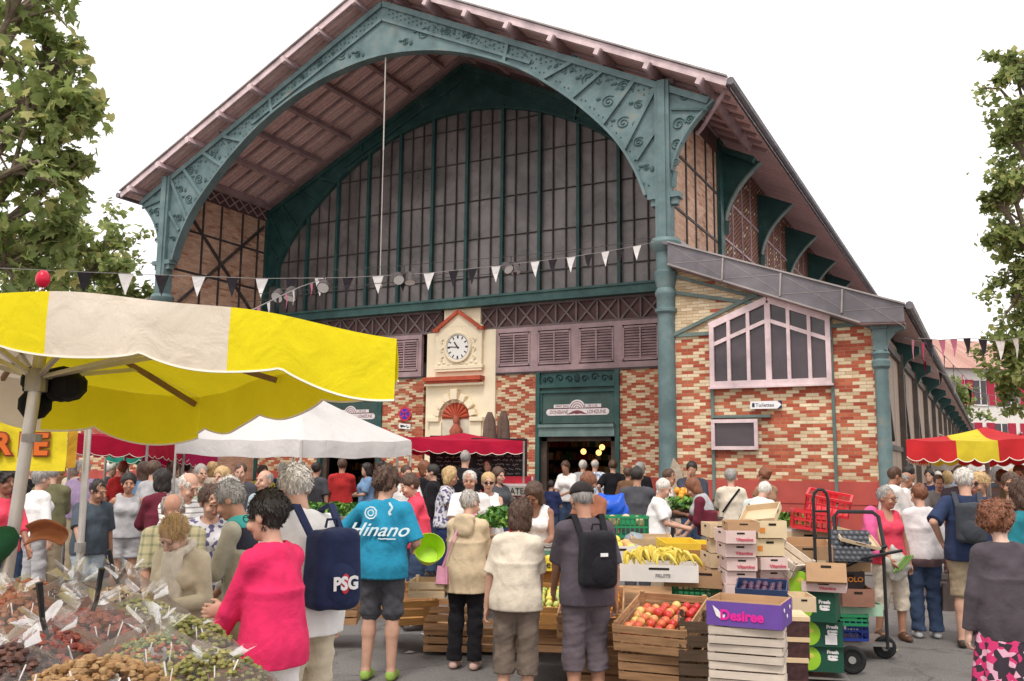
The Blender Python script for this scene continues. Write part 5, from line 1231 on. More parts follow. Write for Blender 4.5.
def umbrella(root,cor,peak,vh,mats,bandf,scal=.35,name='canopy',vth=None,wave=.05,seed=0,piped=True,par=None,es=(.03,.03,.03,.03),vf=(1,1,1,1)):
    """cor: four corners, local coordinates; peak; panels with stripes by bandf(side,t)->material slot"""
    cor=[Vector(c) for c in cor]; peak=Vector(peak); b=MB(); v=MB(); pip=MB(); N=24 if not par else 60; rg=random.Random(seed)
    ph=[rg.uniform(0,6) for _ in range(8)]
    for s in range(4):
        A,B_=cor[s],cor[(s+1)%4]
        for i in range(N):
            for j in range(6):
                def pt(t,r):
                    e=A.lerp(B_,t); p=peak.lerp(e,r); p.z-= .05*math.sin(PI*r)*(1-abs(2*t-1)*.3)+ es[s]*math.sin(PI*t)*r
                    p.z+=.008*math.sin(t*17+ph[s])*r; return p
                t0,t1=i/N,(i+1)/N; r0,r1=j/6,(j+1)/6; mi=bandf(s,(t0+t1)/2) if not par else (1 if s in par and abs((t0+t1)/2-.5)*(r0+r1)/2<.148 else 0)
                if j==0: b.add([pt(t0,r0),pt(t0,r1),pt(t1,r1)],[(0,1,2)],mi)
                else: b.add([pt(t0,r0),pt(t0,r1),pt(t1,r1),pt(t1,r0)],[(0,1,2,3)],mi)
        L=(B_-A).length; nrm=Vector((B_.y-A.y,A.x-B_.x,0)).normalized()
        if nrm.dot((A+B_)/2-Vector((peak.x,peak.y,(A.z+B_.z)/2)))<0: nrm=-nrm
        NN=96; bot=[]
        for i in range(NN+1):
            t=i/NN; e=A.lerp(B_,t); e.z-=es[s]*math.sin(PI*t)-.008*math.sin(t*17+ph[s]); d=t*L/scal; fr=d%1
            drop=(vh*(1+.0*fr)+wave*math.sin(PI*fr)**.7-wave*.6)*vf[s]
            out=.012*math.sin(t*23+ph[s+4])
            bot.append((e,e+nrm*(out+.01)-Vector((0,0,drop)),e+nrm*(.012+out*.6)-Vector((0,0,drop*.5)),bandf(s,t-1e-4)))
        for i in range(NN):
            a,b2=bot[i],bot[i+1]; mi=bandf(s,(i+.5)/NN)
            v.add([a[0],a[2],b2[2],b2[0]],[(0,1,2,3)],mi); v.add([a[2],a[1],b2[1],b2[2]],[(0,1,2,3)],mi)
        if piped: pip.tube([q[1] for q in bot],.006,4)
    # merge shared verts for smooth shade
    o=b.build(name,mats,root); bm=bmesh.new(); bm.from_mesh(o.data); bmesh.ops.remove_doubles(bm,verts=bm.verts,dist=.0005); bm.to_mesh(o.data); bm.free(); o.data.polygons.foreach_set('use_smooth',[True]*len(o.data.polygons))
    q=v.build('valance',mats,root); bm=bmesh.new(); bm.from_mesh(q.data); bmesh.ops.remove_doubles(bm,verts=bm.verts,dist=.0005); bm.to_mesh(q.data); bm.free(); q.data.polygons.foreach_set('use_smooth',[True]*len(q.data.polygons))
    if piped: pip.build('piping',M('white_piping',(.75,.70,.60),.8,.05),q)
    return o
def L2(lat,dep,z,o=Vector((0,0,0))):  # camera-aligned ground frame: lateral, depth
    fh=Vector((FW.x,FW.y,0)).normalized(); p=Vector((CAM.x,CAM.y,0))+RT0*lat+fh*dep; return Vector((p.x,p.y,z))-o
# yellow umbrella in the foreground
o0=L2(-2.95,5.25,0); um=thing('market_umbrella','big yellow and beige market umbrella with leaning mast in the foreground','umbrella',o0)
cor=[L2(-2.87,4.0,2.38,o0),L2(-.51,4.0,2.215,o0),L2(-1.84,5.4,2.04,o0),L2(-4.2,5.4,2.33,o0)]
pk_=L2(-2.45,4.75,2.47,o0)
umbrella(um,cor,pk_,.27,[YEL,OFW],lambda s,t:1 if (s in(0,3) and .345<t<.685) or (s==2 and .40<t<.74) else 0,.62,wave=.06,seed=3,es=(-.09,.0,.02,0),vf=(1,.8,1,1))
b=MB(); mt=L2(-2.45,4.75,2.43,o0); mb=L2(-2.62,4.75,0,o0); b.tube([mb,mt],.032,12); b.build('mast',ALU,um,smooth=True)
hub=mb.lerp(mt,.86); b=MB(); b.tube([hub-Vector((0,0,.07)),hub+Vector((0,0,.05))],.055,12); b.tube([hub-Vector((0,0,.33)),hub-Vector((0,0,.29))],.05,12); b.build('hub',STEEL,um)
for c in cor+[ (cor[i]+cor[(i+1)%4])/2 for i in range(4)]:
    c=Vector(c); e=pk_.lerp(c,.56)-Vector((0,0,.05)); b=MB(); b.beam(hub,e,.022,.022); b.build('strut',ALU,um)
    b=MB(); b.beam(pk_-Vector((0,0,.03)),pk_.lerp(c,.97)-Vector((0,0,.05)),.022,.03); b.build('rib',BRASS if 0 else M('rib_brown',(.22,.13,.07),.5,.2),um)
b=MB(); b.lathe([(.25,0),(.25,.05),(.07,.07),(.05,.3)],12,mb); b.build('base',STEEL,um)
fb=thing('rolled_bag','black cloth bag tucked up at the hub of yellow umbrella','bag',G(38,392,4.85))
b=MB()
for k in range(9): b.sphere((rnd.uniform(-.14,.2),rnd.uniform(-.05,.15),rnd.uniform(-.07,.07)),(rnd.uniform(.08,.14),.09,rnd.uniform(.05,.09)),8)
b.build('cloth',MC('bag_black_cloth',(.012,.012,.014)),fb,smooth=True)
# second pole of the sweet stall and its banner
pl=thing('tent_pole','slim grey upright pole right of the yellow banner','pole',GZ(71,6.9)); b=MB(); b.tube([(0,0,0),(-.02,0,2.05)],.026,10); b.build('tube',ALU,pl,smooth=True)
b=MB(); b.tube([(-.012,0,.98),(-.012,0,1.05)],.04,10); b.build('clamp',STEEL,pl)
bn0=G(25,444,6.9); bn=thing('banner','yellow cloth banner lettered in orange hanging under the umbrella','banner',bn0,FACE0)
b=MB()
def bw(u,v): return ((u-.5)*.62+.0,.012*math.sin(u*8)+.008*math.sin(v*5),(v-.5)*.40)
b.grid(bw,14,6); cl=b.build('cloth',YLB if 0 else MC('banner_yellow',(.72,.58,.03),.1),bn,smooth=True)
b=MB(); b.grid(lambda u,v:(.31+.05*u,.02+.05*u,(v-.5)*.36+.01*u),3,3); b.build('side_fold',MC('banner_orange',(.55,.30,.03)),bn)
BO=M('banner_letter_orange',(.62,.13,.02),.7,.1,4,0); BD=M('banner_letter_brown',(.22,.05,.02),.7,.1,4,0)
for x,ch in((-.33,'E'),(-.165,'R'),(-.01,'I'),(.13,'E')):
    text('letter',ch,.225,BD,bn,(x,-.016,-.01),(PI/2,0,0),.003,bold=.018); text('letter',ch,.22,BO,bn,(x,-.024,-.01),(PI/2,0,0),.003,bold=.008)
# white gazebo
g0=L2(-3.6,14,0); gz=thing('gazebo','white pop-up canopy tent before the left hall door','canopy tent',g0)
cn=[L2(-2.96,13,2.03,g0),L2(-1.66,15.25,2.09,g0),L2(-3.9,16.55,2.12,g0),L2(-5.2,14.3,2.08,g0)]; gp=L2(-3.43,14.77,2.90,g0)
umbrella(gz,cn,gp,.25,[WCV],lambda s,t:0,9.,wave=.0,piped=False,seed=5)
for c in cn: b=MB(); b.tube([(c.x,c.y,0),(c.x,c.y,c.z-.02)],.02,8); b.build('leg',ALU,gz,smooth=True)
for i in range(4):
    a,c=cn[i],cn[(i+1)%4]; b=MB(); 
    for q in range(2):
        ctr=(cn[0]+cn[1]+cn[2]+cn[3])/4; p0=a.lerp(c,q/2).lerp(ctr,.04); p1=a.lerp(c,(q+1)/2).lerp(ctr,.04); z=Vector((0,0,.04)); z2=Vector((0,0,.22)); b.beam(p0-z,p1-z2,.015,.02); b.beam(p0-z2,p1-z,.015,.02)
    b.build('truss',ALU,gz)
# flat awnings
def awning(name,label,x0,x1,ytop,ybot,dep,dz,mat,d_back=1.6,group=None,y0=None,scal=.3,vh=.2,ddep=0):
    A=G(x0,ytop if y0 is None else y0,dep); B_=G(x1,ytop,dep+ddep); m=(A+B_)/2; root=thing(name,label,'awning',(m.x,m.y,0),0,group)
    A=A-Vector(root.location); B_=B_-Vector(root.location); fh=Vector((FW.x,FW.y,0)).normalized(); bk=fh*d_back
    cor=[A,B_,B_+bk+Vector((0,0,-.05)),A+bk+Vector((0,0,-.05))]; pkk=(A+B_)/2+bk/2+Vector((0,0,dz))
    umbrella(root,cor,pkk,vh,[mat],lambda s,t:0,scal,wave=.05,piped=True,seed=len(label))
    for c in cor: b=MB(); b.tube([(c.x,c.y,0),(c.x,c.y,c.z)],.022,8); b.build('pole',STEEL,root)
    return root
ca=awning('awning','crimson awning with white scalloped edge over the chalkboard stall below clock',398,524,441,450,17.5,.16,CRI,2.2,y0=437,vh=.24)
awning('awning','crimson awning at left behind the bearded man',72,148,437,450,14.,.12,CRI,2.,y0=433,vh=.28)
awning('awning','small magenta awning touching left end of white tent',143,184,449,461,15.5,.2,MAG,1.8,vh=.24)
awning('awning','narrow jade green awning below the crimson one at left',106,146,455,461,16.5,.08,TEC,1.,vh=.1)
# red and yellow umbrella on the right
r0=GZ(985,12.6); ru=thing('market_umbrella','red umbrella with yellow middle panel over the crowd at right','umbrella',r0,0)
def gl_(px,py,dep): return G(px,py,dep)-Vector(r0)
cor=[gl_(906,440,11.4),gl_(1050,437,10.9),gl_(1078,446,14),gl_(930,449,14.5)]; rp=gl_(985,427,12.6)
ed_=(cor[1]-cor[0]).normalized(); mdp=(cor[0]+cor[1])/2; hwid=(cor[1]-cor[0]).length*.145
ts=NT('red_yellow_canvas'); dv=ts.n('ShaderNodeVectorMath',operation='DOT_PRODUCT'); ts.l(ts.obj(),dv.inputs[0]); dv.inputs[1].default_value=ed_
ms=ts.math('LESS_THAN',ts.math('ABSOLUTE',ts.math('SUBTRACT',dv.outputs['Value'],mdp.dot(ed_))),hwid); nn=ts.ramp(ts.noise(4,4),.3,.7,(.8,.8,.8),(1.1,1.1,1.1))
ts.base(ts.mix(1.,ts.mix(ms,(.60,.02,.025),(.75,.60,.03)),nn,'MULTIPLY')); ts.rough(.85); translucent(ts.m,.3)
umbrella(ru,cor,rp,.24,[ts.m,ts.m],lambda s,t:1 if .355<t<.645 and s in(0,2) else 0,.19,wave=.05,seed=8)
b=MB(); b.tube([(rp.x,rp.y,0),rp],.03,10); b.build('mast',STEEL,ru)
for c in cor: b=MB(); b.beam(rp-Vector((0,0,.45)),rp.lerp(Vector(c),.6),.02,.02); b.build('strut',STEEL,ru)
for px,py,dp,i in((1005,452,26,0),(952,455,34,1)):
    q=GZ(px,dp); t=thing('gazebo',('right','left')[i]+' distant white tent roof seen under the red umbrella','canopy tent',q,0,'distant white tents'); c=[G(px-38,462,dp)-Vector(q),G(px+38,462,dp)-Vector(q)]; fh=Vector((FW.x,FW.y,0))*3
    umbrella(t,[c[0],c[1],c[1]+fh,c[0]+fh],(c[0]+c[1])/2+fh/2+Vector((0,0,.75)),.2,[WCV],lambda s,t:0,9.,wave=0,piped=False)
    for k in c: b=MB(); b.tube([(k.x,k.y,0),k],.03,6); b.build('leg',ALU,t)
# ================================================================ CHALKBOARD STALL
CHK=M('chalkboard',(.018,.017,.018),.8,.3,4,.1); CHW=M('chalk',(.55,.53,.5),.9,.2,20,0); CHY=M('chalk_yellow',(.6,.6,.2),.9,.2,20,0)
def chalk(px,py,dep,w,h,label,seed,face=0):
    p=G(px,py,dep); t=thing('chalkboard',label,'chalkboard',p,FACE0+face); rg=random.Random(seed)
    b=MB(); b.bb(-w/2,w/2,-.01,.02,-h/2,h/2); b.build('board',CHK,t)
    b=MB(); 
    for x0,x1,z0,z1 in((-w/2,w/2,h/2,h/2+.03),(-w/2,w/2,-h/2-.03,-h/2),(-w/2-.03,-w/2,-h/2-.03,h/2+.03),(w/2,w/2+.03,-h/2-.03,h/2+.03)): b.bb(x0,x1,-.02,.02,z0,z1)
    b.build('frame',BLKW if 0 else M('black_frame',(.03,.02,.02),.6,.2),t)
    b=MB(); z=h/2-.12
    while z>-h/2+.08:
        x=-w/2+.1; big=z>h/2-.2
        while x<w/2-.12:
            ww=rg.uniform(.05,.16); n=int(ww/.012)
            b.tube([(x+i*.012,-.014,z+rg.uniform(-.022,.022)*(1.6 if big else 1)) for i in range(n+2)],.004,4,1 if rg.random()<.15 else 0); x+=ww+.05
        z-=.11 if big else .085
    b.build('chalk_writing',[CHW,CHY],t)
chalk(499,464,18.,1.05,.95,'large chalkboard full of white writing at right of stall below clock',2); chalk(456,461,18.4,1.0,.95,'chalkboard on left behind bald man in black shirt',5)
sh_=thing('display_shelf','red display shelf of jars below the large chalkboard','shelf',GZ(498,17.3),FACE0)
b=MB(); b.bb(-.65,.65,-.2,.25,1.02,1.06); b.bb(-.65,.65,-.2,.25,1.32,1.36); b.bb(-.65,-.62,-.2,.25,0,1.5); b.bb(.62,.65,-.2,.25,0,1.5); b.build('shelf_frame',M('pale_metal',(.5,.42,.42),.5),sh_)
b=MB(); b.bb(-.62,.62,-.16,.24,.1,1.0); b.bb(-.62,.62,.2,.24,1.06,1.5); b.build('red_panel',M('red_panel',(.45,.02,.04),.6),sh_)
b=MB()
for k in range(12): b.lathe([(.035,0),(.04,.1),(.025,.13),(.025,.16)],8,(-.55+.1*k,-.05,1.06),k%2)
b.build('jars',[M('jar_red',(.5,.02,.03),.3),M('jar_dark',(.1,.02,.02),.3)],sh_)
wb=thing('wooden_sign','grey wooden crate board with black stencilled words beside long haired vendor','sign',GZ(519,15.,.9),FACE0)
b=MB()
for k in range(4): b.bb(-.3,.3,-.02,0,-.2+k*.17,-.05+k*.17)
b.build('slats',wood('grey_slat',(.42,.40,.36)),wb); text('stencil_word','GATEAU',.15,M('stencil_black',(.02,.02,.02),.8),wb,(0,-.03,.38),sx=.85); text('stencil_word','BASQUE',.14,M('stencil_black',(0,0,0)),wb,(0,-.03,.20),sx=.85)
for i,(px,dp,lab) in enumerate(((488,21.,'left folded brown parasol standing above the crimson awning'),(502,21.2,'right folded brown parasol standing above the crimson awning'))):
    q=GZ(px,dp); t=thing('folded_parasol',lab,'parasol',q,0)
    b=MB(); b.tube([(0,0,0),(0,0,2.9)],.025,8); b.build('pole',STUD,t)
    b=MB(); N=16
    prof=[(.03,1.5),(.14,1.55),(.17,1.8),(.16,2.3),(.13,2.75),(.05,2.95+.05*i)]
    vs=[(r_*(1+.25*math.sin(j*PI))*math.cos(2*PI*j/N),r_*(1+.3*(j%2))*math.sin(2*PI*j/N),z) for r_,z in prof for j in range(N)]
    b.add(vs,[(a*N+j,a*N+(j+1)%N,(a+1)*N+(j+1)%N,(a+1)*N+j) for a in range(5) for j in range(N)]+[tuple(range(5*N,6*N))]); b.build('furled_cloth',MC('brown_canvas',(.15,.10,.08)),t,smooth=True)
# ================================================================ BUNTING, CABLES, SPOTLIGHTS
PW=MC('pennant_white',(.78,.74,.72),.06); PB=MC('pennant_black',(.03,.025,.03),.1); PP=MC('pennant_pink',(.60,.20,.28),.1); PH=MC('pennant_magenta',(.60,.02,.15),.1)
CBL=M('cable_grey',(.30,.28,.27),.6,.1,5,0); CBD=M('cable_dark',(.05,.045,.045),.6,.1,5,0)
def bunting(label,P,items,size,cm=CBL,group=None):
    """P: list of (px,py,depth) of the cord; items: (px, mat index)"""
    pts=[G(*p) for p in P]; t=thing('bunting',label,'bunting',pts[0],0,group); o=Vector(t.location)
    b=MB(); b.tube([p-o for p in pts],.006,4); b.build('cord',cm,t)
    mats=[PW,PB,PP,PH]
    for px,k in items:
        for i in range(len(P)-1):
            lo_,hi_=sorted((P[i][0],P[i+1][0]))
            if lo_<=px<=hi_:
                tt=(px-P[i][0])/(P[i+1][0]-P[i][0]); p=pts[i].lerp(pts[i+1],tt)-o; d=(pts[i+1]-pts[i]).normalized()
                w_=size*.34; rg=rnd.uniform(-.05,.05); dn=Vector((rg*.5,rg,-1)).normalized()*size; q=d.cross(dn).normalized()
                b=MB(); b.add([p-d*w_,p+d*w_,p+d*w_*.5+dn*.5+q*.012,p+dn,p-d*w_*.5+dn*.5+q*.012],[(0,1,2,4),(4,2,3)]); b.build('pennant',mats[k],t,solid=.002); break
def Pl(a,b_,n,sag): return [(a[0]+(b_[0]-a[0])*i/n,a[1]+(b_[1]-a[1])*i/n+sag*4*(i/n)*(1-i/n),a[2]+(b_[2]-a[2])*i/n) for i in range(n+1)]
main=[(0,268,11.5),(85,272,12.2),(163,275,12.8),(262,278.5,13.8),(348,277.5,14.8),(429,273,15.6),(496,266,16.4),(571,257,17.3),(620,249,18.),(650,243,18.3)]
bunting('long string of white and black pennants across the porch',main,[(85,1),(125,0),(162,1),(197,0),(231,1),(262,0),(290,1),(319,0),(348,1),(377,0),(403,1),(429,0),(453,1),(472,1),(496,0),(515,1),(534,0),(552,1),(571,0),(588,1),(605,0),(620,1),(637,0)],.30)
bunting('short drooping string of pale pennants left of porch, above yellow umbrella',[(320,280,13.),(300,287,12),(285,294,11.),(262,305,10),(236,318,9)],[(311,2),(302,1),(293,0),(286,2),(277,1),(268,0),(258,2),(246,0)],.19)
bunting('string of pennants along the right side eaves',[(904,337,16.),(935,346,19),(960,372,24),(985,398,30)],[(912,2),(922,3),(932,1),(943,1),(952,1),(962,3),(972,1)],.42,CBD)
bunting('string of pennants from right eaves to the plane tree',[(918,338,15.),(940,340,14.4),(970,338,13.6),(1000,341,13.),(1030,336,12.)],[(929,1),(942,2),(954,2),(967,1),(983,1),(1000,0),(1016,0)],.28)
bunting('lower string of pennants beside the far red shuttered house',[(912,352,24),(940,372,22),(975,392,20),(1005,398,18),(1030,390,17)],[(925,3),(940,1),(955,0),(970,1),(988,0),(1003,1),(1018,0)],.34)
b=MB()
for a,c,sg_ in(((240,303,14),(655,236,18.4),4),((330,270,14.4),(655,240,18.4),3),((258,294,13.5),(650,262,18.4),-1)):
    b=MB(); P=[G(*p) for p in Pl(a,c,14,sg_)]; t=thing('overhead_cable',('highest','middle','lowest')[[303,270,294].index(a[1])]+' thin dark cable strung across the porch opening','cable',P[0],0,'cables across the porch'); o=Vector(P[0]); b.tube([p-o for p in P],.007,4); b.build('wire',CBD,t)
for i,(px,py,dp,lab) in enumerate(((285,292,13.6,'pale spotlight hanging at left end of porch cable'),(324,283,14.2,'square floodlight hanging second from left on porch cable'),(404,276,15.2,'cluster of black spotlights left of centre on the cable'),(511,266,16.6,'white lensed spotlights right of the clock on the cable'))):
    t=thing('spotlight',lab,'spotlight',G(px,py,dp),FACE0+R(20*i-20)); b=MB()
    b.tube([(0,0,.18),(0,0,.05)],.012,6); b.bb(-.09,.09,-.02,.02,.03,.06); b.build('bracket',IRON,t)
    for k in range(2 if i!=1 else 1):
        b=MB(); Rm=Matrix.Rotation(R(40+30*k),3,'X'); c=Vector((-.1+.2*k if i!=1 else 0,0,-.04))
        vs=[];n=12
        for r_,y in((.04,.12),(.085,.06),(.10,-.08)):
            for j in range(n): vs.append(c+Rm@Vector((r_*math.cos(2*PI*j/n),y,r_*math.sin(2*PI*j/n))))
        b.add(vs,[(a*n+j,a*n+(j+1)%n,(a+1)*n+(j+1)%n,(a+1)*n+j) for a in range(2) for j in range(n)]+[tuple(range(n))]); b.build('lamp_housing',IRON,t)
        b=MB(); b.add([c+Rm@Vector((.09*math.cos(2*PI*j/n),-.075,.09*math.sin(2*PI*j/n))) for j in range(n)],[tuple(range(n))]); b.build('lens',M('lens_pale',(.65,.62,.6),.2,.1),t)
ba=thing('balloon','small red balloon above the yellow umbrella at left','balloon',G(43,279,9.)); b=MB(); b.sphere((0,0,0),(.07,.07,.09),12); b.tube([(0,0,-.09),(.01,0,-.3)],.004,4); b.build('skin',M('balloon_red',(.55,.01,.04),.25,.1,5,0),ba,smooth=True)
# ================================================================ CRATES, PRODUCE
WB=wood('crate_brown_wood',(.46,.27,.145)); WP=wood('crate_pale_wood',(.62,.47,.30),.2); WW=wood('crate_white_wood',(.68,.60,.52),.12); WO=wood('crate_orange_wood',(.50,.26,.09)); KR=M('kraft_card',(.44,.27,.15),.85,.12,5,.1)
KRL=M('pale_card',(.60,.46,.30),.85,.1,5,.1)
def slat_crate(label,px,py,dep,w,d,h,yaw=0,tilt=0,mat=WB,n=3,group='wooden crates',cat='crate',name='crate',base=None,ends=True,roll=0,world=None):
    """(px,py,dep) is the middle of the front bottom edge"""
    p=world or G(px,py,dep); t=thing(name,label,cat,p,0,group); t.rotation_euler=(Matrix.Rotation(FACE0+R(yaw),4,'Z')@Matrix.Rotation(R(tilt),4,'X')@Matrix.Rotation(R(roll),4,'Y')).to_euler()
    th=.011; sh=h/(n+.25*(n-1)) if n>1 else h; gap=(h-n*sh)/(max(1,n-1))
    for nm,y in(('front_slats',0),('back_slats',d)):
        b=MB()
        for k in range(n): z=k*(sh+gap); b.bb(-w/2,w/2,y-th/2,y+th/2,z,z+sh)
        b.build(nm,mat,t)
    for x in(-w/2,w/2):
        b=MB()
        for k in range(n): z=k*(sh+gap)+.002; b.bb(x-th/2,x+th/2,th/2+.001,d-th/2-.001,z,z+sh-.004)
        b.build('side_slats',mat,t)
    b=MB(); 
    for x in(-w/2+.02,w/2-.02):
        for y in(.02,d-.02): b.prism([(x-.014,0),(x+.014,0),(x+.014,h+.018),(x-.014,h+.018)],y-.012,y+.012)
    b.build('corner_post',mat,t)
    b=MB(); b.bb(-w/2+.01,w/2-.01,.01,d-.01,.004,.012); b.build('bottom_board',mat,t)
    return t
def fruits(label,crate,w,d,h,r,mats,n_layers=1,cat='fruit',name='fruit_pile',sq=1.,stuff_from=100,loose=.3,heap=.5):
    """each fruit of a heap is a part of the heap, heap lies in the crate"""
    t=thing(name,label,cat,crate.location,0); t.rotation_euler=crate.rotation_euler.copy()
    prot=[]; out=[]
    for m in mats:
        b=MB(); b.sphere((0,0,0),(r,r,r*sq),10); q=b.build('fruit',m,t,smooth=True); prot.append(q)
    nx=max(1,int((w-.03)/(2*r*.98))); ny=max(1,int((d-.03)/(2*r*.95))); first=[True]*len(mats)
    rg=random.Random(len(label)); k=0
    for L in range(n_layers):
        for i in range(nx-L):
            for j in range(ny-L):
                x=(i-(nx-1-L)/2)*(w-.03)/nx+rg.uniform(-.2,.2)*r; y=d/2+(j-(ny-1-L)/2)*(d-.03)/ny+rg.uniform(-.2,.2)*r
                z=h-r*.9+L*r*1.3+rg.uniform(-loose,loose)*r+heap*r*(1-abs(2*x/w))*(1-abs(2*(y-d/2)/d))*1.5
                m=rg.randrange(len(mats))
                if k>=100: break
                if first[m]: o=prot[m]; first[m]=False
                else: o=prot[m].copy(); COL.objects.link(o); o.parent=t
                o.location=(x,y,z); o.rotation_euler=(rg.uniform(-1,1),rg.uniform(-1,1),rg.uniform(0,6)); k+=1
    for m,q in enumerate(prot):
        if first[m]: bpy.data.objects.remove(q)
    return t
def skinm(name,c0,c1,sc=9):
    t=NT(name); oi=t.n('ShaderNodeObjectInfo').outputs['Random']; n=t.math('ADD',t.noise(sc,3),t.math('MULTIPLY',t.math('SUBTRACT',oi,.5),.3)); t.base(t.ramp(n,.4,.62,c0,c1)); t.rough(.35); return t.m
APR=skinm('apple_red_skin',(.50,.02,.02),(.62,.14,.05)); APY=skinm('apple_yellow_skin',(.62,.16,.06),(.66,.48,.14)); ORA=skinm('orange_peel',(.75,.26,.015),(.80,.36,.03)); YLF=skinm('yellow_fruit',(.70,.55,.06),(.62,.58,.14)); GRF=skinm('green_fruit',(.30,.42,.08),(.55,.55,.15)); PCH=skinm('peach_skin',(.70,.35,.12),(.70,.50,.25)); TOM=skinm('tomato_skin',(.5,.03,.02),(.6,.06,.02)); PLM=skinm('dark_plum',(.04,.01,.04),(.08,.02,.06)); MEL=skinm('melon_skin',(.60,.45,.25),(.70,.58,.38)); POT=skinm('onion_skin',(.60,.45,.25),(.55,.30,.12))
# front row
# front display crates, tilted towards the buyers
ap=slat_crate('brown slatted crate of red apples at front of fruit stall',650,653,5.95,.49,.62,.17,-26,13,WB,3)
fruits('heap of red and yellow apples in the front crate','' or ap,.46,.59,.13,.033,[APR,APR,APY],1,heap=.9,loose=.5)
slat_crate('brown crate directly under the apple crate',658,682,5.97,.52,.60,.17,-22,8,WB,3)
slat_crate('brown crate on ground under the apple crates',666,713,6.0,.52,.60,.19,-20,0,WB,3)
oc=slat_crate('brown slatted crate of oranges left of the apple crate',590,639,6.45,.46,.60,.16,-8,13,WB,3)
fruits('bright oranges in crate left of the apples',oc,.43,.57,.15,.037,[ORA],1,cat='fruit',heap=1.2)
slat_crate('brown crate under the orange crate',602,663,6.5,.50,.60,.17,-8,4,WB,3)
slat_crate('lowest brown crate below the oranges',606,700,6.55,.50,.60,.26,-8,0,WB,3)
yc=slat_crate('orange wood crate of yellow plums between woman in ivory and man in cap',548,629,6.95,.36,.55,.17,-6,12,WO,3)
fruits('yellow plums in crate between the two customers',yc,.33,.52,.16,.026,[YLF,GRF],1,heap=.8)
slat_crate('brown crate under the yellow plums',548,652,7.,.40,.55,.17,-6,2,WB,3)
yc2=slat_crate('brown crate of yellow plums left of the cap man',586,629,7.05,.32,.5,.17,-4,12,WB,3); 
slat_crate('brown crate at foot left of ivory T-shirt woman',492,652,8.15,.50,.5,.20,-4,0,WB,3)
slat_crate('brown crate at foot, between the hooded jacket woman and lime basket',447,652,8.1,.42,.5,.20,-4,0,WB,3)
slat_crate('brown crate stacked second, beside hooded jacket woman',447,630,8.1,.42,.5,.20,-4,0,WB,3)
slat_crate('orange brown crate tilted open right of turquoise shirt man',415,625,8.1,.40,.5,.22,20,12,WO,3)
slat_crate('brown crate standing low right of turquoise shirt man',408,618,8.4,.52,.5,.22,10,0,WB,3)
cb_=slat_crate('small pale wooden crate resting on the brown ones near lime basket',426,598,7.6,.30,.35,.13,-4,0,WP,2)
slat_crate('brown crate behind the calves of turquoise shirt man',334,625,8.3,.40,.5,.20,5,0,WB,3)
slat_crate('brown crate left of the turquoise shirt man, on top',334,603,8.3,.40,.5,.14,5,0,WB,2)
# centre: display table behind with upright orange crate and small yellow box
slat_crate('upright orange wood crate behind the plum crates',566,604,7.6,.36,.45,.24,0,0,WO,3)
yb=thing('fruit_box','small yellow printed box of lemons on upright orange crate','box',G(553,571,7.5),FACE0,None)
b=MB(); b.bb(-.19,.19,0,.01,0,.10); b.bb(-.19,.19,.24,.25,0,.10); b.bb(-.19,-.18,.01,.24,0,.10); b.bb(.18,.19,.01,.24,0,.10); b.bb(-.18,.18,.01,.24,0,.01); b.build('carton',M('yellow_carton',(.72,.52,.05),.6,.1),yb); text('print','Verilla',.085,M('stencil_black',(0,0,0)),yb,(0,-.004,.05),sx=1.0)
fruits('pale lemons in the small yellow box',yb,.36,.24,.10,.028,[YLF,GRF],1)
sc_=thing('price_scale','small grey green weighing scale with lit display beside the vendor','scale',G(551,567,7.9),FACE0)
b=MB(); b.bb(-.10,.10,0,.12,.0,.16); b.build('housing',M('scale_grey',(.55,.58,.56),.4),sc_,bevel=.01); b=MB(); b.bb(-.075,.075,-.006,-.001,.05,.14); b.build('display',M('scale_display',(.10,.20,.16),.3),sc_); b=MB(); b.bb(-.14,.14,-.02,.2,.175,.185); b.build('pan',STEEL,sc_)
# plain trestles under the middle of the stall
def trestle(label,px,py,dep,w,d,h_,mat,yaw=0,cat='table'):
    p=GZ(px,dep); q=G(px,py,dep); t=thing('trestle_table',label,cat,p,FACE0+R(yaw)); z=q.z
    b=MB(); b.bb(-w/2,w/2,0,d,z-.03,z); b.build('table_top',mat,t)
    for x in(-w/2+.05,w/2-.05):
        for y in(.05,d-.05): b=MB(); b.bb(x-.02,x+.02,y-.02,y+.02,0,z-.031); b.build('leg',STUD,t)
    return t
trestle('low trestle table carrying the middle boxes of fruit stall',610,606,7.5,2.0,1.3,.0,WB,-4)
trestle('back trestle table with green trays behind the bananas',640,570,9.1,2.6,1.0,0,WB,-4)
trestle('trestle table with blue cloth behind turquoise shirt man',330,540,10.,1.6,.8,0,MC('table_cloth_blue',(.03,.08,.28)),4)
trestle('small trestle table with lettuces behind the hooded jacket woman',492,540,9.6,1.0,.7,0,WB,0)
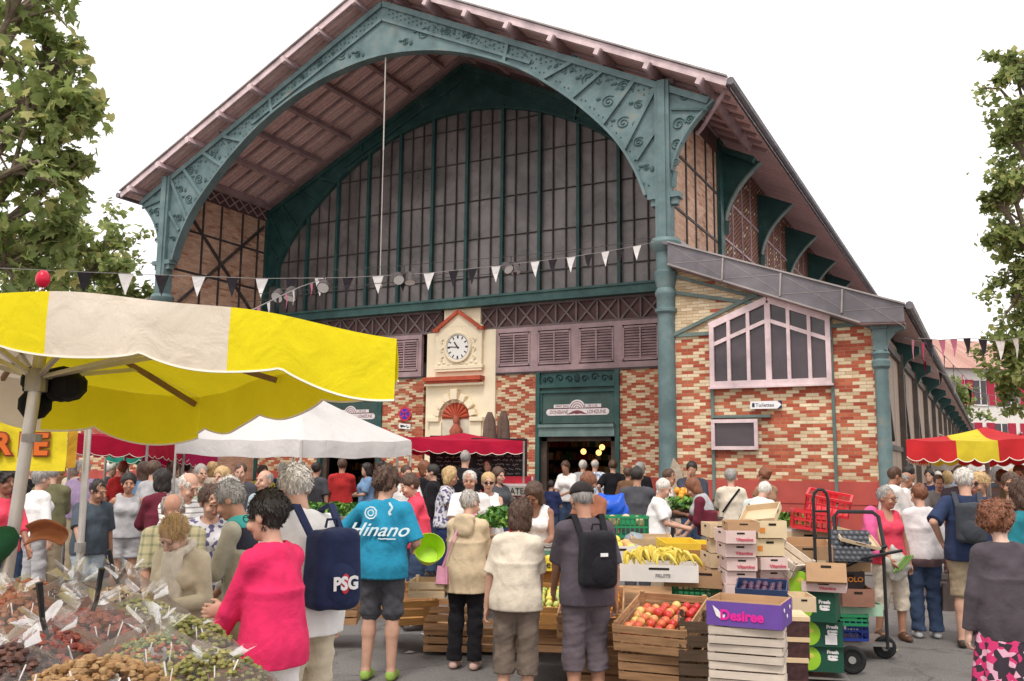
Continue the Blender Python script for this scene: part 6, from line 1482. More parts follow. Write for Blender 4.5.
def card_box(label,px,py,dep,w,d,h,yaw=0,mat=KR,tilt=0,roll=0,print_=None,holes=True,group='cardboard boxes',name='cardboard_box',inner=None,flap=False):
    jr=random.Random(label); px+=jr.uniform(-2,2); yaw+=jr.uniform(-5,5); p=G(px,py,dep+jr.uniform(-.05,.05)); t=thing(name,label,'box',p,0,group); t.rotation_euler=(Matrix.Rotation(FACE0+R(yaw),4,'Z')@Matrix.Rotation(R(tilt),4,'X')@Matrix.Rotation(R(roll),4,'Y')).to_euler(); th=.008
    b=MB(); b.bb(-w/2,w/2,0,th,0,h); b.bb(-w/2,w/2,d-th,d,0,h); b.bb(-w/2,-w/2+th,th,d-th,0,h); b.bb(w/2-th,w/2,th,d-th,0,h); b.bb(-w/2+th,w/2-th,th,d-th,0.002,th)
    b.build('carton',mat,t)
    if holes: b=MB(); b.bb(-w*.13,w*.13,-.003,-.001,h*.72,h*.85); [b.bb(s*w/2-(.003 if s<0 else -.001),s*w/2+(.003 if s>0 else -.001),d*.4,d*.6,h*.7,h*.84) for s in(-1,1)]; b.build('hand_hole',DARK,t)
    if print_: 
        txt,m,sz,zz=print_; text('print',txt,sz,m,t,(.03,-.004,zz),sx=1.1,bold=.001)
    if inner: b=MB(); b.bb(-w/2+.01,w/2-.01,.01,d-.01,h*.5,h*.8); b.build('filling',inner,t)
    if flap: b=MB(); b.box((0,-.04,h+.03),(w*.98,.004,.12),Matrix.Rotation(R(50),3,'X')); b.build('flap',mat,t)
    return t
PKC=M('pink_white_carton',(.66,.50,.46),.7,.1,6,0); PKI=M('pink_print',(.58,.10,.14),.6,.1); WCT=M('white_carton',(.66,.62,.58),.7,.08,6,0); CCT=M('cream_carton',(.66,.53,.33),.7,.1,6,0); PUC=M('purple_carton',(.13,.06,.30),.6,.12,5,0); MGI=M('magenta_print',(.65,.02,.28),.6,.05); WHI=M('white_print',(.75,.72,.72),.6,.05); ORI=M('orange_print',(.65,.22,.03),.6,.1)
# bananas in white box
bx_=card_box('white printed banana box between oranges and yellow boxes',660,582,7.3,.62,.40,.13,-6,WCT,print_=('FRUITS',M('faded_print',(.30,.28,.28),.8),.035,.05))
BAN=skinm('banana_peel',(.62,.46,.05),(.66,.56,.12),5)
bt=thing('banana_bunch','bunches of yellow bananas heaped in white box','bananas',bx_.location,0); bt.rotation_euler=bx_.rotation_euler.copy()
for k in range(11):
    k2=0; ox,oy,oz=-.22+.044*k+rnd.uniform(-.02,.02),.12+.09*(k%3)+rnd.uniform(-.03,.03),.12+.05*rnd.random()+.045*math.sin(PI*k/10)
    for j in range(5):
        a=R(rnd.uniform(-80,80)); b=MB(); pts=[(ox+.13*tt*math.sin(a+.5*tt)+k2,oy-.085*tt*math.cos(a)*1.2,oz+.055*math.sin(PI*tt)-.05*tt+.008*j) for tt in(0,.15,.35,.55,.75,.92,1)]
        b.tube(pts,[.005,.009,.014,.016,.014,.009,.004],7); b.build('banana',BAN,bt,smooth=True)
wb2=card_box('white box of peaches left of the bananas',622,563,7.7,.36,.4,.14,4,WCT)
fruits('yellow peaches heaped in the white box behind cap man',wb2,.34,.38,.14,.045,[PCH,YLF],1,heap=1.5)
for i,(px,py,dp,mt,lab,wd) in enumerate(((690,560,8.3,YLC,'shallow yellow tray in front of woman in maroon top',.50),(652,548,9.0,WP,'pale wood tray near waist of woman in white T-shirt',.4))):
    slat_crate(lab,px,py,dp,wd,.35,.09,-6,4,WP if i else WO,1)
card_box('yellow printed tray stacked on green crates, right of khaki trousers',703,556,8.6,.42,.35,.09,-14,M('yellow_carton',(1,1,1)),6,holes=False)
card_box('second yellow tray, left of the first, facing camera',682,552,8.5,.34,.3,.08,6,M('yellow_carton',(1,1,1)),6,holes=False)
wl=card_box('long brown carton with open top left of pink printed stack',702,588,7.4,.62,.4,.14,-20,KR,4)
# green plastic crates
GP=M('green_plastic',(.02,.22,.09),.4,.12,5,.05); RP=M('red_plastic',(.60,.03,.04),.4,.1,5,.05); BP=M('blue_plastic',(.02,.05,.30),.4,.12,5,.05); BKP=M('black_plastic',(.02,.022,.03),.45,.15,5,.05); LP_=M('lime_plastic',(.45,.68,.03),.4,.1,5,0)
def plastic_crate(label,px,py,dep,w,d,h,mat,yaw=0,tilt=0,roll=0,group='plastic crates'):
    p=G(px,py,dep); t=thing('plastic_crate',label,'crate',p,0,group); t.rotation_euler=(Matrix.Rotation(FACE0+R(yaw),4,'Z')@Matrix.Rotation(R(tilt),4,'X')@Matrix.Rotation(R(roll),4,'Y')).to_euler()
    def side(nm,A,B_):
        b=MB(); A=Vector(A);B_=Vector(B_); L=(B_-A).length; up=Vector((0,0,1))
        b.beam(A+up*(h-.012),B_+up*(h-.012),.022,.024); b.beam(A+up*.012,B_+up*.012,.012,.024)
        b.beam(A+up*(h*.5),B_+up*(h*.5),.008,.018)
        n=max(3,int(L/.045))
        for k in range(n+1): q=A.lerp(B_,k/n); b.beam(q+up*.02,q+up*(h-.02),.010,.010,up=(1,0,0))
        b.beam(A.lerp(B_,.3)+up*h*.77,A.lerp(B_,.7)+up*h*.77,.010,h*.3)
        b.build(nm,mat,t)
    c=[(-w/2,0,0),(w/2,0,0),(w/2,d,0),(-w/2,d,0)]
    for i in range(4): side('crate_side',c[i],c[(i+1)%4])
    b=MB(); b.bb(-w/2+.01,w/2-.01,.01,d-.01,.005,.012); b.build('crate_bottom',mat,t); return t
plastic_crate('green plastic crate right of khaki trousers under the yellow trays',690,572,8.8,.55,.4,.14,GP,-6)
plastic_crate('green plastic crate beneath long brown carton',706,600,7.6,.55,.4,.14,GP,-16)
gc=plastic_crate('green plastic crate of onions behind the capped man',628,538,9.4,.42,.35,.22,GP,0)
fruits('pale onions and melons in green crate',gc,.40,.33,.20,.05,[MEL,POT],1,name='melon_pile',cat='melons')
mc=slat_crate('pale low crate of melons left of green onion crate',597,556,8.6,.4,.35,.12,0,6,WP,1); fruits('cream melons in low crate behind black backpack',mc,.38,.33,.13,.055,[MEL,PCH],1,name='melon_pile',cat='melons')
gc=slat_crate('low crate of orange melons behind cap man at waist height',596,580,7.9,.4,.35,.10,0,6,WP,1); fruits('round orange melons behind black backpack',gc,.38,.33,.11,.06,[ORA,PCH],1,name='melon_pile',cat='melons')
bk=thing('shopping_bag','bright blue plastic bag standing behind the fruit stall','bag',G(611,524,10.4)); f=Fld((-.3,-.2,-.05),(.3,.2,.4),.014); f.ell((0,0,.15),(.21,.13,.17),None,.02); f.cone((-.1,0,.25),(-.13,0,.33),.06,.03,.04); f.cone((.1,0,.25),(.13,0,.32),.06,.03,.04); f.noise(.02,30,4); V,Q=f.mesh(); npmesh('bag_film',V,Q,M('bag_blue',(.01,.09,.55),.35,.2,6,.4),None,bk)
t=thing('shopping_bag','clear grey blue plastic bag beside khaki trousers','bag',G(634,565,9.3)); f=Fld((-.3,-.2,-.05),(.3,.2,.4),.014); f.ell((0,0,.15),(.15,.10,.17),None,.02); f.noise(.02,30,9); V,Q=f.mesh(); npmesh('bag_film',V,Q,M('bag_clear',(.25,.28,.32),.3,.3,6,.4),None,t)
# leafy things
LET=M('lettuce_green',(.16,.30,.05),.6,.4,20,.2); LET2=M('deep_leaf_green',(.05,.15,.03),.6,.4,20,.2)
def leaves(label,px,py,dep,w,d,h,n,cat='lettuces',mats=(LET,LET2),name='lettuce_heap'):
    t=thing(name,label,cat,G(px,py,dep),FACE0); b=MB(); rg=random.Random(n)
    for k in range(n):
        c=Vector((rg.uniform(-w/2,w/2),rg.uniform(0,d),rg.uniform(0,h))); a=rg.uniform(0,6.28); e=rg.uniform(.2,1.3); u=Vector((math.cos(a)*math.cos(e),math.sin(a)*math.cos(e),math.sin(e))); v=u.orthogonal().normalized(); s=rg.uniform(.04,.08); wv=u.cross(v)*.015
        b.add([c-v*s*.3,c+u*s*.5-v*s*.55+wv,c+u*s+v*0-wv,c+u*s*.5+v*s*.55+wv,c+v*s*.3],[(0,1,2,3,4)],rg.randrange(2))
    o=b.build('leaves',list(mats),t); o['kind']='stuff'; return t
leaves('heap of green lettuces in front of sunglasses woman',493,528,9.7,.65,.4,.10,420); leaves('green lettuces by the blue table cloth behind turquoise shirt man',338,516,10.1,1.1,.4,.10,420)
leaves('green salad leaves behind the cap man near vendor',512,516,9.9,.5,.4,.06,200); leaves('leeks and greens on pale crate under red plastic crates',790,526,9.2,.42,.35,.08,300)
leaves('dark green herbs left of the bearded man at the pillar',676,510,13.,.6,.4,.15,250)
fr=thing('fruit_pile','small pile of orange fruit in front of bearded man','fruit',G(690,497,13.2),FACE0); b=MB(); 
for k in range(14): b=MB(); b.sphere((rnd.uniform(-.2,.2),rnd.uniform(0,.2),rnd.uniform(0,.10)),.05,8); b.build('fruit',ORA,fr,smooth=True)
slat_crate('dark crate holding herbs and oranges in front of bearded man',684,516,13.1,.75,.4,.18,0,0,wood('dark_crate_wood',(.09,.06,.04)),3)
trestle('dark trestle table in front of bearded man at pillar',690,517,13.,1.3,.6,0,STUD)
# lime basket
q=Vector(bl.location); lb=thing('lime_basket','lime green plastic basket held by man in turquoise shirt','basket',G(428,556,7.95),FACE0)
b=MB(); n=20; prof=[(.11,0),(.15,.12),(.17,.22),(.165,.22),(.145,.12),(.10,.01)]
b.lathe(prof,n,(0,0,0)); o=b.build('basket_shell',LP_,lb,smooth=True); lb.rotation_euler=(R(60),R(15),FACE0); lb.scale=(.8,.8,.8)
# middle stack: pink printed fruit boxes
for i in range(5):
    card_box('pink printed fruit tray, number %s of stack beside kraft boxes'%('one from bottom','two from bottom','three from bottom','four from bottom','five, topmost')[i] if 0 else ('lowest','second lowest','middle','second highest','topmost')[i]+' pink printed fruit tray in stack left of cream boxes',742,598-13.6*i,7.1,.235,.36,.098,-3,PKC,print_=('Vitamine',PKI,.034,.03))
card_box('open kraft box tilted on top of pink printed stack',742,532,7.1,.245,.36,.075,-2,KR,holes=True,flap=False); card_box('open kraft box lying askew above pink printed stack, lid up',758,526,7.5,.30,.30,.06,-28,KRL,24,-8)
for i in range(3): card_box(('lower','middle','upper')[i]+' pink tray in stack under the cream boxes',774,596-13*i,7.3,.22,.36,.098,2,PKC,print_=('Vitamine',PKI,.034,.03))
for i in range(2):
    c=card_box(('lower','upper')[i]+' cream box with orange label beside pink printed stack',772,556-18*i,7.3,.235,.36,.135,2,CCT); b=MB(); b.bb(-.10,-.06,-.004,-.002,.04,.08); b.build('label',ORI,c)
for i in range(5): card_box(('lowest','second','third','fourth','highest')[i]+' plain wooden tray in the narrow stack left of pink printed trays',721,598-15*i,7.6,.16,.36,.115,-3,KRL,holes=True)
card_box('flat pale carton with greens behind cream boxes',790,536,8.9,.42,.35,.07,0,WCT,holes=False)
t=card_box('blue plastic looking tray of plums on purple box corner',762,600,6.5,.36,.28,.075,-14,BKP if 0 else M('navy_tray',(.03,.05,.12),.5),10,holes=False); fruits('dark plums in the navy tray',t,.33,.25,.07,.022,[PLM],1)
# white slatted crates with purple carton
for i in range(5):
    slat_crate(('fifth and lowest','fourth','third','second','topmost')[i]+' white slatted crate in stack under the purple carton',745+(i%3)*.8,715-17.5*i,5.05,.40,.30,.088,-20+(i*37%5)-2,0,WW,2,group='white slatted crates')
pc=card_box('purple potato carton with magenta name and white leaf, on white crates',744,625,5.05,.41,.32,.125,-21,KR,holes=False)
b=MB(); b.bb(-.206,.206,-.004,-.001,-.012,.118); b.bb(.206,.209,-.003,.32,-.01,.124); b.build('purple_wrap',PUC,pc); text('print','Desiree',.075,MGI,pc,(-.01,-.007,.045),sx=1.0,bold=.003)
b=MB(); b.prism([(-.17,.095),(-.15,.04),(-.125,.025),(-.105,.03),(-.10,.05),(-.12,.045),(-.135,.07)],-.008,-.005); b.build('leaf_mark',WHI,pc)
b=MB(); [b.sphere((.212,.05+.09*j,.085-.04*(j%2)),(.003,.018,.012),8) for j in range(3)]; b.build('vent_hole',WHI,pc)
fruits('pale shallots at bottom of purple carton',pc,.38,.28,.06,.02,[POT,MEL],1,name='shallot_pile',cat='vegetables')
for i in range(4):
    c=card_box(('lowest','third','second','topmost')[i]+' pale tray of dark bottles behind white slatted crates',796,702-21*i,5.75,.15,.30,.13,-8,M('bottle_tray_dark',(.05,.02,.02),.5,.5,30),holes=False); b=MB(); b.bb(-.08,.08,-.006,.31,.11,.135); b.build('wooden_rim',WP,c)
slat_crate('dark crate standing low between apple crate and white crates',696,690,5.8,.2,.4,.42,-10,0,wood('dark_crate_wood',(.09,.06,.04)),5)
card_box('open kraft carton right of the purple one',806,612,6.3,.16,.30,.10,-10,KRL)
# green produce boxes with lime label on a hand truck
GBX=M('bottle_green_carton',(.012,.075,.045),.5,.15,5,0); LGL=M('lime_label',(.30,.55,.03),.5,.1,5,0)
for i in range(4):
    px=821-1.6*i+(2 if i<2 else -2); c=card_box(('lowest','second from bottom','third from bottom','topmost')[i]+' dark green carton with lime disc label in stack on hand truck',px,672-25.2*i,7.25,.335,.40,.196,(-14,-12,-20,-22)[i],GBX,holes=False,group='dark green cartons')
    b=MB(); b.sphere((-.09,-.002,.10),(.085,.004,.093),18); b.bb(-.167,-.10,-.005,-.002,.012,.188); b.build('lime_disc',LGL,c)
    b=MB(); b.sphere((-.085,-.006,.12),(.03,.002,.018),8); b.build('emblem',M('yellow_print',(.6,.5,.1),.6),c)
    text('print','Fresh',.036,WHI,c,(.085,-.004,.155),sx=1.1,bold=.002); text('print','green',.030,WHI,c,(.085,-.004,.125),sx=1.1,bold=.002); b=MB(); b.sphere((.085,-.004,.10),(.04,.002,.012),8); b.build('swoosh',WHI,c)
    b=MB(); b.bb(-.171,-.168,.04,.36,.03,.17); b.build('side_label',LGL,c)
    if i==1: b=MB(); b.bb(.03,.12,-.006,-.003,.02,.09); b.build('paper_label',WHI,c)
card_box('white and pink open tray directly on dark green cartons',822,592,7.2,.33,.40,.075,-18,PKC,print_=('Vitamine',PKI,.032,.03))
card_box('kraft lid box tilted up on top of the dark green cartons',826,582,7.1,.30,.34,.15,-14,KR,-18)
slat_crate('white slatted tray leaning on its side above green cartons',800,577,7.4,.30,.35,.12,40,30,WW,2,group='white slatted crates')
card_box('grey brown open box behind the tilted kraft lid',808,560,7.8,.40,.36,.12,-12,KR,8)
plastic_crate('lower red plastic crate above the cardboard stacks',815,531,8.7,.40,.33,.18,RP,-12,0,6); plastic_crate('upper red plastic crate tipped over on the lower one',826,515,8.8,.40,.33,.17,RP,-24,10,10)
card_box('pale carton supporting the red plastic crates',812,548,8.8,.46,.36,.15,-8,KRL); card_box('second pale carton below the red crates',812,570,8.8,.46,.36,.17,-8,CCT); card_box('third carton near ground below the red crates',812,596,8.8,.46,.36,.2,-8,KR)
# ---- hand trucks
TB=M('black_tube',(.02,.02,.022),.35,.1,5,0); RUB=M('rubber',(.018,.018,.019),.8,.2,20,.2); HUBM=M('hub_grey',(.32,.31,.29),.5)
def wheel(root,c,r,w_,ax='Y'):
    n=24; b=MB(); 
    tor=[]; 
    pts=[(c[0]+(r-w_*.5)*math.cos(2*PI*k/n),c[1],c[2]+(r-w_*.5)*math.sin(2*PI*k/n)) for k in range(n)]
    b.tube(pts,w_*.5,8,closed=True); wh=b.build('wheel',RUB,root,smooth=True)
    b=MB(); b.prism([(c[0]+(r-w_*.8)*math.cos(2*PI*k/n),c[2]+(r-w_*.8)*math.sin(2*PI*k/n)) for k in range(n)],c[1]-w_*.25,c[1]+w_*.25); b.build('rim',RUB,wh); b=MB(); b.prism([(c[0]+.03*math.cos(2*PI*k/n),c[2]+.03*math.sin(2*PI*k/n)) for k in range(n)],c[1]-w_*.4,c[1]+w_*.4); b.build('hub',HUBM,wh)
ht=thing('hand_truck','upright hand truck with looped handle and black wheels by green cartons','hand truck',GZ(842,7.45),FACE0+R(-10))
b=MB(); 
for x in(-.06,.10): pass
pts=[(-.17,.05,.15),(-.17,.05,1.42),(-.16,.05,1.47),(-.13,.05,1.50),(-.09,.05,1.50),(-.06,.05,1.47),(-.05,.05,1.42),(-.05,.05,.15)]
b.tube(pts,.014,8); b.build('handle_frame',TB,ht,smooth=True)
b=MB(); [b.tube([(-.17,.05,z),(-.05,.05,z)],.010,6) for z in(.3,.7,1.1,1.32)]; b.build('cross_bars',TB,ht); b=MB(); b.bb(-.30,.02,-.25,.06,.02,.03); b.build('toe_plate',STEEL,ht)
wheel(ht,(.10,.10,.115),.115,.05); wheel(ht,(-.30,.25,.115),.115,.05); b=MB(); b.tube([(.10,.14,.115),(-.30,.14,.115)],.012,6); b.build('axle',STEEL,ht)
tr=thing('trolley','second trolley with wide curved black handle stacked with crates','trolley',GZ(862,8.2),FACE0+R(-8))
b=MB(); b.tube([(-.20,-.10,.92),(-.20,-.02,1.24),(-.16,-.01,1.29),(.14,-.01,1.29),(.19,-.02,1.25),(.21,-.10,.98),(.16,-.2,.95)],.019,8); b.build('handle',TB,tr,smooth=True)
b=MB(); b.tube([(-.20,-.12,.88),(.22,-.16,1.0)],.014,6); b.tube([(-.20,-.12,.78),(.0,-.25,.9),(.30,-.35,.98)],.014,6); b.tube([(-.2,-.1,.1),(-.2,-.1,.92)],.015,6); b.tube([(.2,-.1,.1),(.2,-.1,.95)],.015,6); b.build('frame',TB,tr,smooth=True)
b=MB(); b.bb(-.22,.24,-.1,.4,.12,.15); b.build('platform',STEEL,tr); wheel(tr,(.20,.0,.10),.10,.045); wheel(tr,(-.18,.3,.10),.10,.045)
plastic_crate('blue plastic crate low on trolley right of the hand truck wheel',853,641,8.,.26,.35,.17,BP,-8); plastic_crate('green plastic crate on trolley above the blue one',850,626,7.95,.30,.35,.10,GP,-8)
card_box('light green flat box on the trolley above the green crate',862,616,8.,.34,.4,.10,-8,M('pale_green_carton',(.35,.52,.38),.6))
card_box('brown open box standing on trolley',857,607,7.9,.27,.35,.15,-8,M('dark_kraft',(.27,.13,.09),.8),0,0)
c=card_box('black and red carton behind the brown open box',852,590,8.2,.26,.3,.16,-4,M('black_red_carton',(.03,.02,.02),.5),print_=('SOLO',ORI,.06,.09))
card_box('kraft box on trolley under black moulded tray',853,572,8.3,.32,.3,.11,-8,KR,6)
et=thing('fruit_tray','black moulded tray with rows of round cups leaning on trolley','tray',G(853,562,8.1),0); et.rotation_euler=(Matrix.Rotation(FACE0+R(-8),4,'Z')@Matrix.Rotation(R(62),4,'X')).to_euler()
b=MB(); b.bb(-.165,.165,0,.30,0,.01); b.build('sheet',BKP,et)
b=MB()
for i in range(7):
    for j in range(6): b.sphere((-.14+.047*i+(.02 if j%2 else 0),.03+.048*j,.012),(.021,.021,.014),8)
o=b.build('cups',M('cup_grey',(.10,.105,.12),.25),et,smooth=True)
card_box('thin pale lid slanting over the black moulded tray',862,546,8.1,.36,.3,.03,-8,KRL,18,14)
# litter
for k,(px,dp) in enumerate(((318,8.),(410,8.2),(425,9.1),(300,9.),(883,8.6),(893,8.55))):
    q=GZ(px,dp,.006); b=MB(); b.add([(-.05,0,0),(0,-.03,.006),(.05,.01,0),(.01,.04,.008)],[(0,1,2,3)]); o=b.build('paper_scrap',WHI if k<4 else M('straw',(.5,.42,.25),.8),loc=q); o.rotation_euler=(0,0,k); tag(o,('pale scrap on asphalt left of turquoise shirt man','pale scrap on asphalt between turquoise shirt man and crates','pale scrap nearest the hooded jacket woman','pale scrap behind navy club backpack','straw coloured scrap near hand truck, left one','straw coloured scrap near hand truck, right one')[k],'litter','scraps of litter on the ground'); o.scale=(1.2,1.2,1)
# ================================================================ SWEET STALL IN FOREGROUND (cellophane wrapped trays)
st=thing('stall_table','pale cloth covered stall table in the foreground left corner','table',L2(-1.55,3.0,0),FACE0)
_tp=[(-.60,2.45),(-1.93,4.5),(-3.4,4.6),(-3.4,2.0),(-.95,2.0)]
def slab(z0,z1,k=1.,th=None):
    pts=[L2(a,d_,0)-Vector(st.location) for a,d_ in _tp]; Mz=Matrix.Rotation(-FACE0,3,'Z'); pts=[Mz@p for p in pts]
    m=MB(); n=len(pts)
    if th is None: m.add([Vector((p.x,p.y,z0)) for p in pts]+[Vector((p.x,p.y,z1)) for p in pts],[tuple(range(n))[::-1],tuple(range(n,2*n))]+[(i,(i+1)%n,n+(i+1)%n,n+i) for i in range(n)])
    else:
        c=sum(pts,Vector())/n; q=[p.lerp(c,.015) for p in pts]
        m.add([Vector((p.x,p.y,z0)) for p in q]+[Vector((p.x,p.y,z1)) for p in q],[(i,(i+1)%n,n+(i+1)%n,n+i) for i in range(n)])
    return m
slab(.86,.90).build('table_top',WP,st); slab(0,.855,th=1).build('cloth_skirt',CRM,st)
def cello(name='cellophane'):
    t=NT(name); m=t.t; tr=m.nodes.new('ShaderNodeBsdfTransparent'); gl_=m.nodes.new('ShaderNodeBsdfGlossy'); gl_.inputs['Roughness'].default_value=.28; mxx=m.nodes.new('ShaderNodeMixShader')
    df=m.nodes.new('ShaderNodeBsdfDiffuse'); df.inputs[0].default_value=(.8,.76,.7,1); m2=m.nodes.new('ShaderNodeMixShader'); m2.inputs[0].default_value=.05
    fr_=m.nodes.new('ShaderNodeFresnel'); fr_.inputs[0].default_value=1.5; bp_=m.nodes.new('ShaderNodeBump'); bp_.inputs['Strength'].default_value=.5; bp_.inputs['Distance'].default_value=.02
    t.l(t.noise(14,4),bp_.inputs['Height']); t.l(bp_.outputs[0],gl_.inputs['Normal']); t.l(bp_.outputs[0],fr_.inputs['Normal'])
    k=t.math('MULTIPLY',fr_.outputs[0],.55,clamp=True)
    t.l(k,mxx.inputs[0]); t.l(tr.outputs[0],mxx.inputs[1]); t.l(gl_.outputs[0],mxx.inputs[2]); t.l(mxx.outputs[0],m2.inputs[1]); t.l(df.outputs[0],m2.inputs[2]); t.l(m2.outputs[0],t.out.inputs[0]); return t.m
CEL=cello()
BSK=wood('wicker',(.30,.15,.07),.5,3.)
NUT={'red_brown':[(.15,.03,.02),(.21,.05,.03)],'amber':[(.26,.14,.055),(.33,.20,.09)],'olive':[(.15,.15,.04),(.25,.22,.07)],'mixed':[(.28,.07,.03),(.33,.28,.08),(.14,.18,.05)],'cream':[(.42,.33,.22),(.5,.41,.28)],'dark':[(.06,.025,.02),(.11,.045,.03)],'rust':[(.24,.07,.03),(.28,.11,.05)]}  # sweet colours darkened to stand in for the umbrella's shade
SCOOP=M('scoop_black',(.012,.012,.014),.3)
def sweet(label,px,py,dep,r,kind,n=160,size=.022,seed=0,scoop=None,wrap=1.,tags=True):
    p=GZ(px,dep,.905); t=thing('sweet_basket',label,'basket',p,FACE0); rg=random.Random(seed)
    b=MB(); b.lathe([(r*.8,0),(r*.95,.05),(r*1.03,.10),(r*1.0,.10),(r*.9,.05),(r*.7,.012)],20); b.build('basket',BSK,t,smooth=True)
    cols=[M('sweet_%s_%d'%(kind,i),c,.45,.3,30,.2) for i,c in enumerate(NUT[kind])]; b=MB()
    for k in range(n):
        a=rg.uniform(0,6.28); q=r*.93*math.sqrt(rg.random()); z=.085+.10*(1-(q/r)**2)+rg.uniform(-.008,.014); s=size*rg.uniform(.7,1.25)
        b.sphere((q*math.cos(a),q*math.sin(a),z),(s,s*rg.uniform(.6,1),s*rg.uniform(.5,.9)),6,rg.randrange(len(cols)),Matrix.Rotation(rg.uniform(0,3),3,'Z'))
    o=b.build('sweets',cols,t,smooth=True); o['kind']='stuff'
    if wrap:   # crumpled film flaring up around the basket
        b=MB(); N=44; rows=9; ph=rg.uniform(0,6)
        def w_(u,v):
            a=u*2*PI; top=.17+.09*math.sin(a*2+ph)+.035*math.sin(a*5+ph); g_=.10+.16*v; fl=max(0,v-.72)*1.3
            rr=r*(1.07*(1-min(1,v/.74)**2.2)+.10)+r*fl+(.012+.02*fl)*math.sin(a*7+ph+v*3)*min(1,v*2)+.006*math.sin(a*15+ph)
            return (rr*math.cos(a)+.03*v*math.sin(ph),rr*math.sin(a)+.03*v*math.cos(ph),.05+(top*.3+.20)*min(wrap,1)*v**.8+.03*fl*math.sin(a*5))
        b.grid(w_,N,rows); b.build('cellophane',CEL,t,smooth=True,angle=30)
    if scoop: 
        b=MB(); a=R(scoop); b.tube([(0,0,.16),(.10*math.cos(a),-.02,.24),(.16*math.cos(a),-.04,.36)],[.009,.009,.012],8); b.sphere((0,0,.15),(.05,.035,.02),8); b.build('scoop',SCOOP,t,smooth=True)
    if tags:
        b=MB()
        for k in range(6):
            x=rg.uniform(-r*.7,r*.7); y=-r*.5+rg.uniform(-.05,.05); b.beam((x,y,.11),(x+rg.uniform(-.03,.03),y,.16+rg.uniform(0,.03)),.0025,.004)
        b.build('wooden_picks',WHI,t)
    return t
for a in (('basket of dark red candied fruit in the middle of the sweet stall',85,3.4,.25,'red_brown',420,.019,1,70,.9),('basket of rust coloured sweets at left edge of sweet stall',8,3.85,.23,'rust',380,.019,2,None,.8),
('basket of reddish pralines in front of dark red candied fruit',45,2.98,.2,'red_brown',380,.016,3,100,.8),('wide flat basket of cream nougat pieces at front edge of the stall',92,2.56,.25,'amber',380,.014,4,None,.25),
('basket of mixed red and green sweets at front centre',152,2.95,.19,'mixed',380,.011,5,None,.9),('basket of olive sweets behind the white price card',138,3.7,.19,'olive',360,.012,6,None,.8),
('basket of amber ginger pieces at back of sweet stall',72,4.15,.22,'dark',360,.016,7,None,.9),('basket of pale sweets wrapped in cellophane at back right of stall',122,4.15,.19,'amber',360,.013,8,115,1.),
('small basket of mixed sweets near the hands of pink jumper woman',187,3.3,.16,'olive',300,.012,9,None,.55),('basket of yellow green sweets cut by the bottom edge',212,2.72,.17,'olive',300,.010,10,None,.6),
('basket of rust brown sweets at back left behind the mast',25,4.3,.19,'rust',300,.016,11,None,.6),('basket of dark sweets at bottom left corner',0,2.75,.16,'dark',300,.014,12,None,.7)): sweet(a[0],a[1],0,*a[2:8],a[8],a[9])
pcard=thing('price_card','blank white price card standing between sweets at front','card',GZ(158,3.1,1.02),FACE0+R(20)); b=MB(); b.box((0,0,0),(.07,.003,.10),Matrix.Rotation(R(35),3,'Y')@Matrix.Rotation(R(-30),3,'X')); b.build('card',WHI,pcard)
sk_=thing('serving_cloth','orange brown curved serving basket held over sweets at left','basket',G(46,536,5.3),FACE0); b=MB(); b.grid(lambda u,v:((u-.5)*.22,.07*math.sin(PI*v)-.03,(v-.5)*.11+.04*math.cos((u-.5)*3)),10,6); b.build('wicker_shell',M('terracotta_cloth',(.36,.13,.05),.7,.2),sk_,smooth=True,solid=.01)
gs=thing('umbrella_cover','dark green folded cloth at left edge above sweets','cloth',G(-12,550,4.6),FACE0); b=MB(); b.sphere((0,0,0),(.17,.10,.09),12,0,Matrix.Rotation(R(-35),3,'Y')); b.build('cloth',MC('green_cover',(.02,.09,.04)),gs,smooth=True)
# ================================================================ TREES
LM=[M('plane_leaf_%d'%i,c,.55,.25,3,.1) for i,c in enumerate(((.27,.33,.11),(.38,.43,.16),(.18,.24,.08),(.48,.46,.18)))]
for m in LM: translucent(m,.55)
BARK=wood('bark',(.20,.16,.12),.4,.5)
def leaf(b,c,u,v,s,mi,fine):
    w=u.cross(v).normalized()
    if fine:
        pr=[(0,-.1),(.28,-.05),(.5,.12),(.30,.30),(.42,.62),(.16,.55),(0,1.),(-.16,.55),(-.42,.62),(-.30,.30),(-.5,.12),(-.28,-.05)]
        pts=[c+u*(x*s)+v*(y*s)+w*(abs(x)*s*.25) for x,y in pr]; b.add(pts,[tuple(range(12))],mi)
    else: b.add([c-v*s*.1,c+u*s*.45+v*s*.35+w*s*.1,c+v*s,c-u*s*.45+v*s*.35+w*s*.1],[(0,1,2,3)],mi)
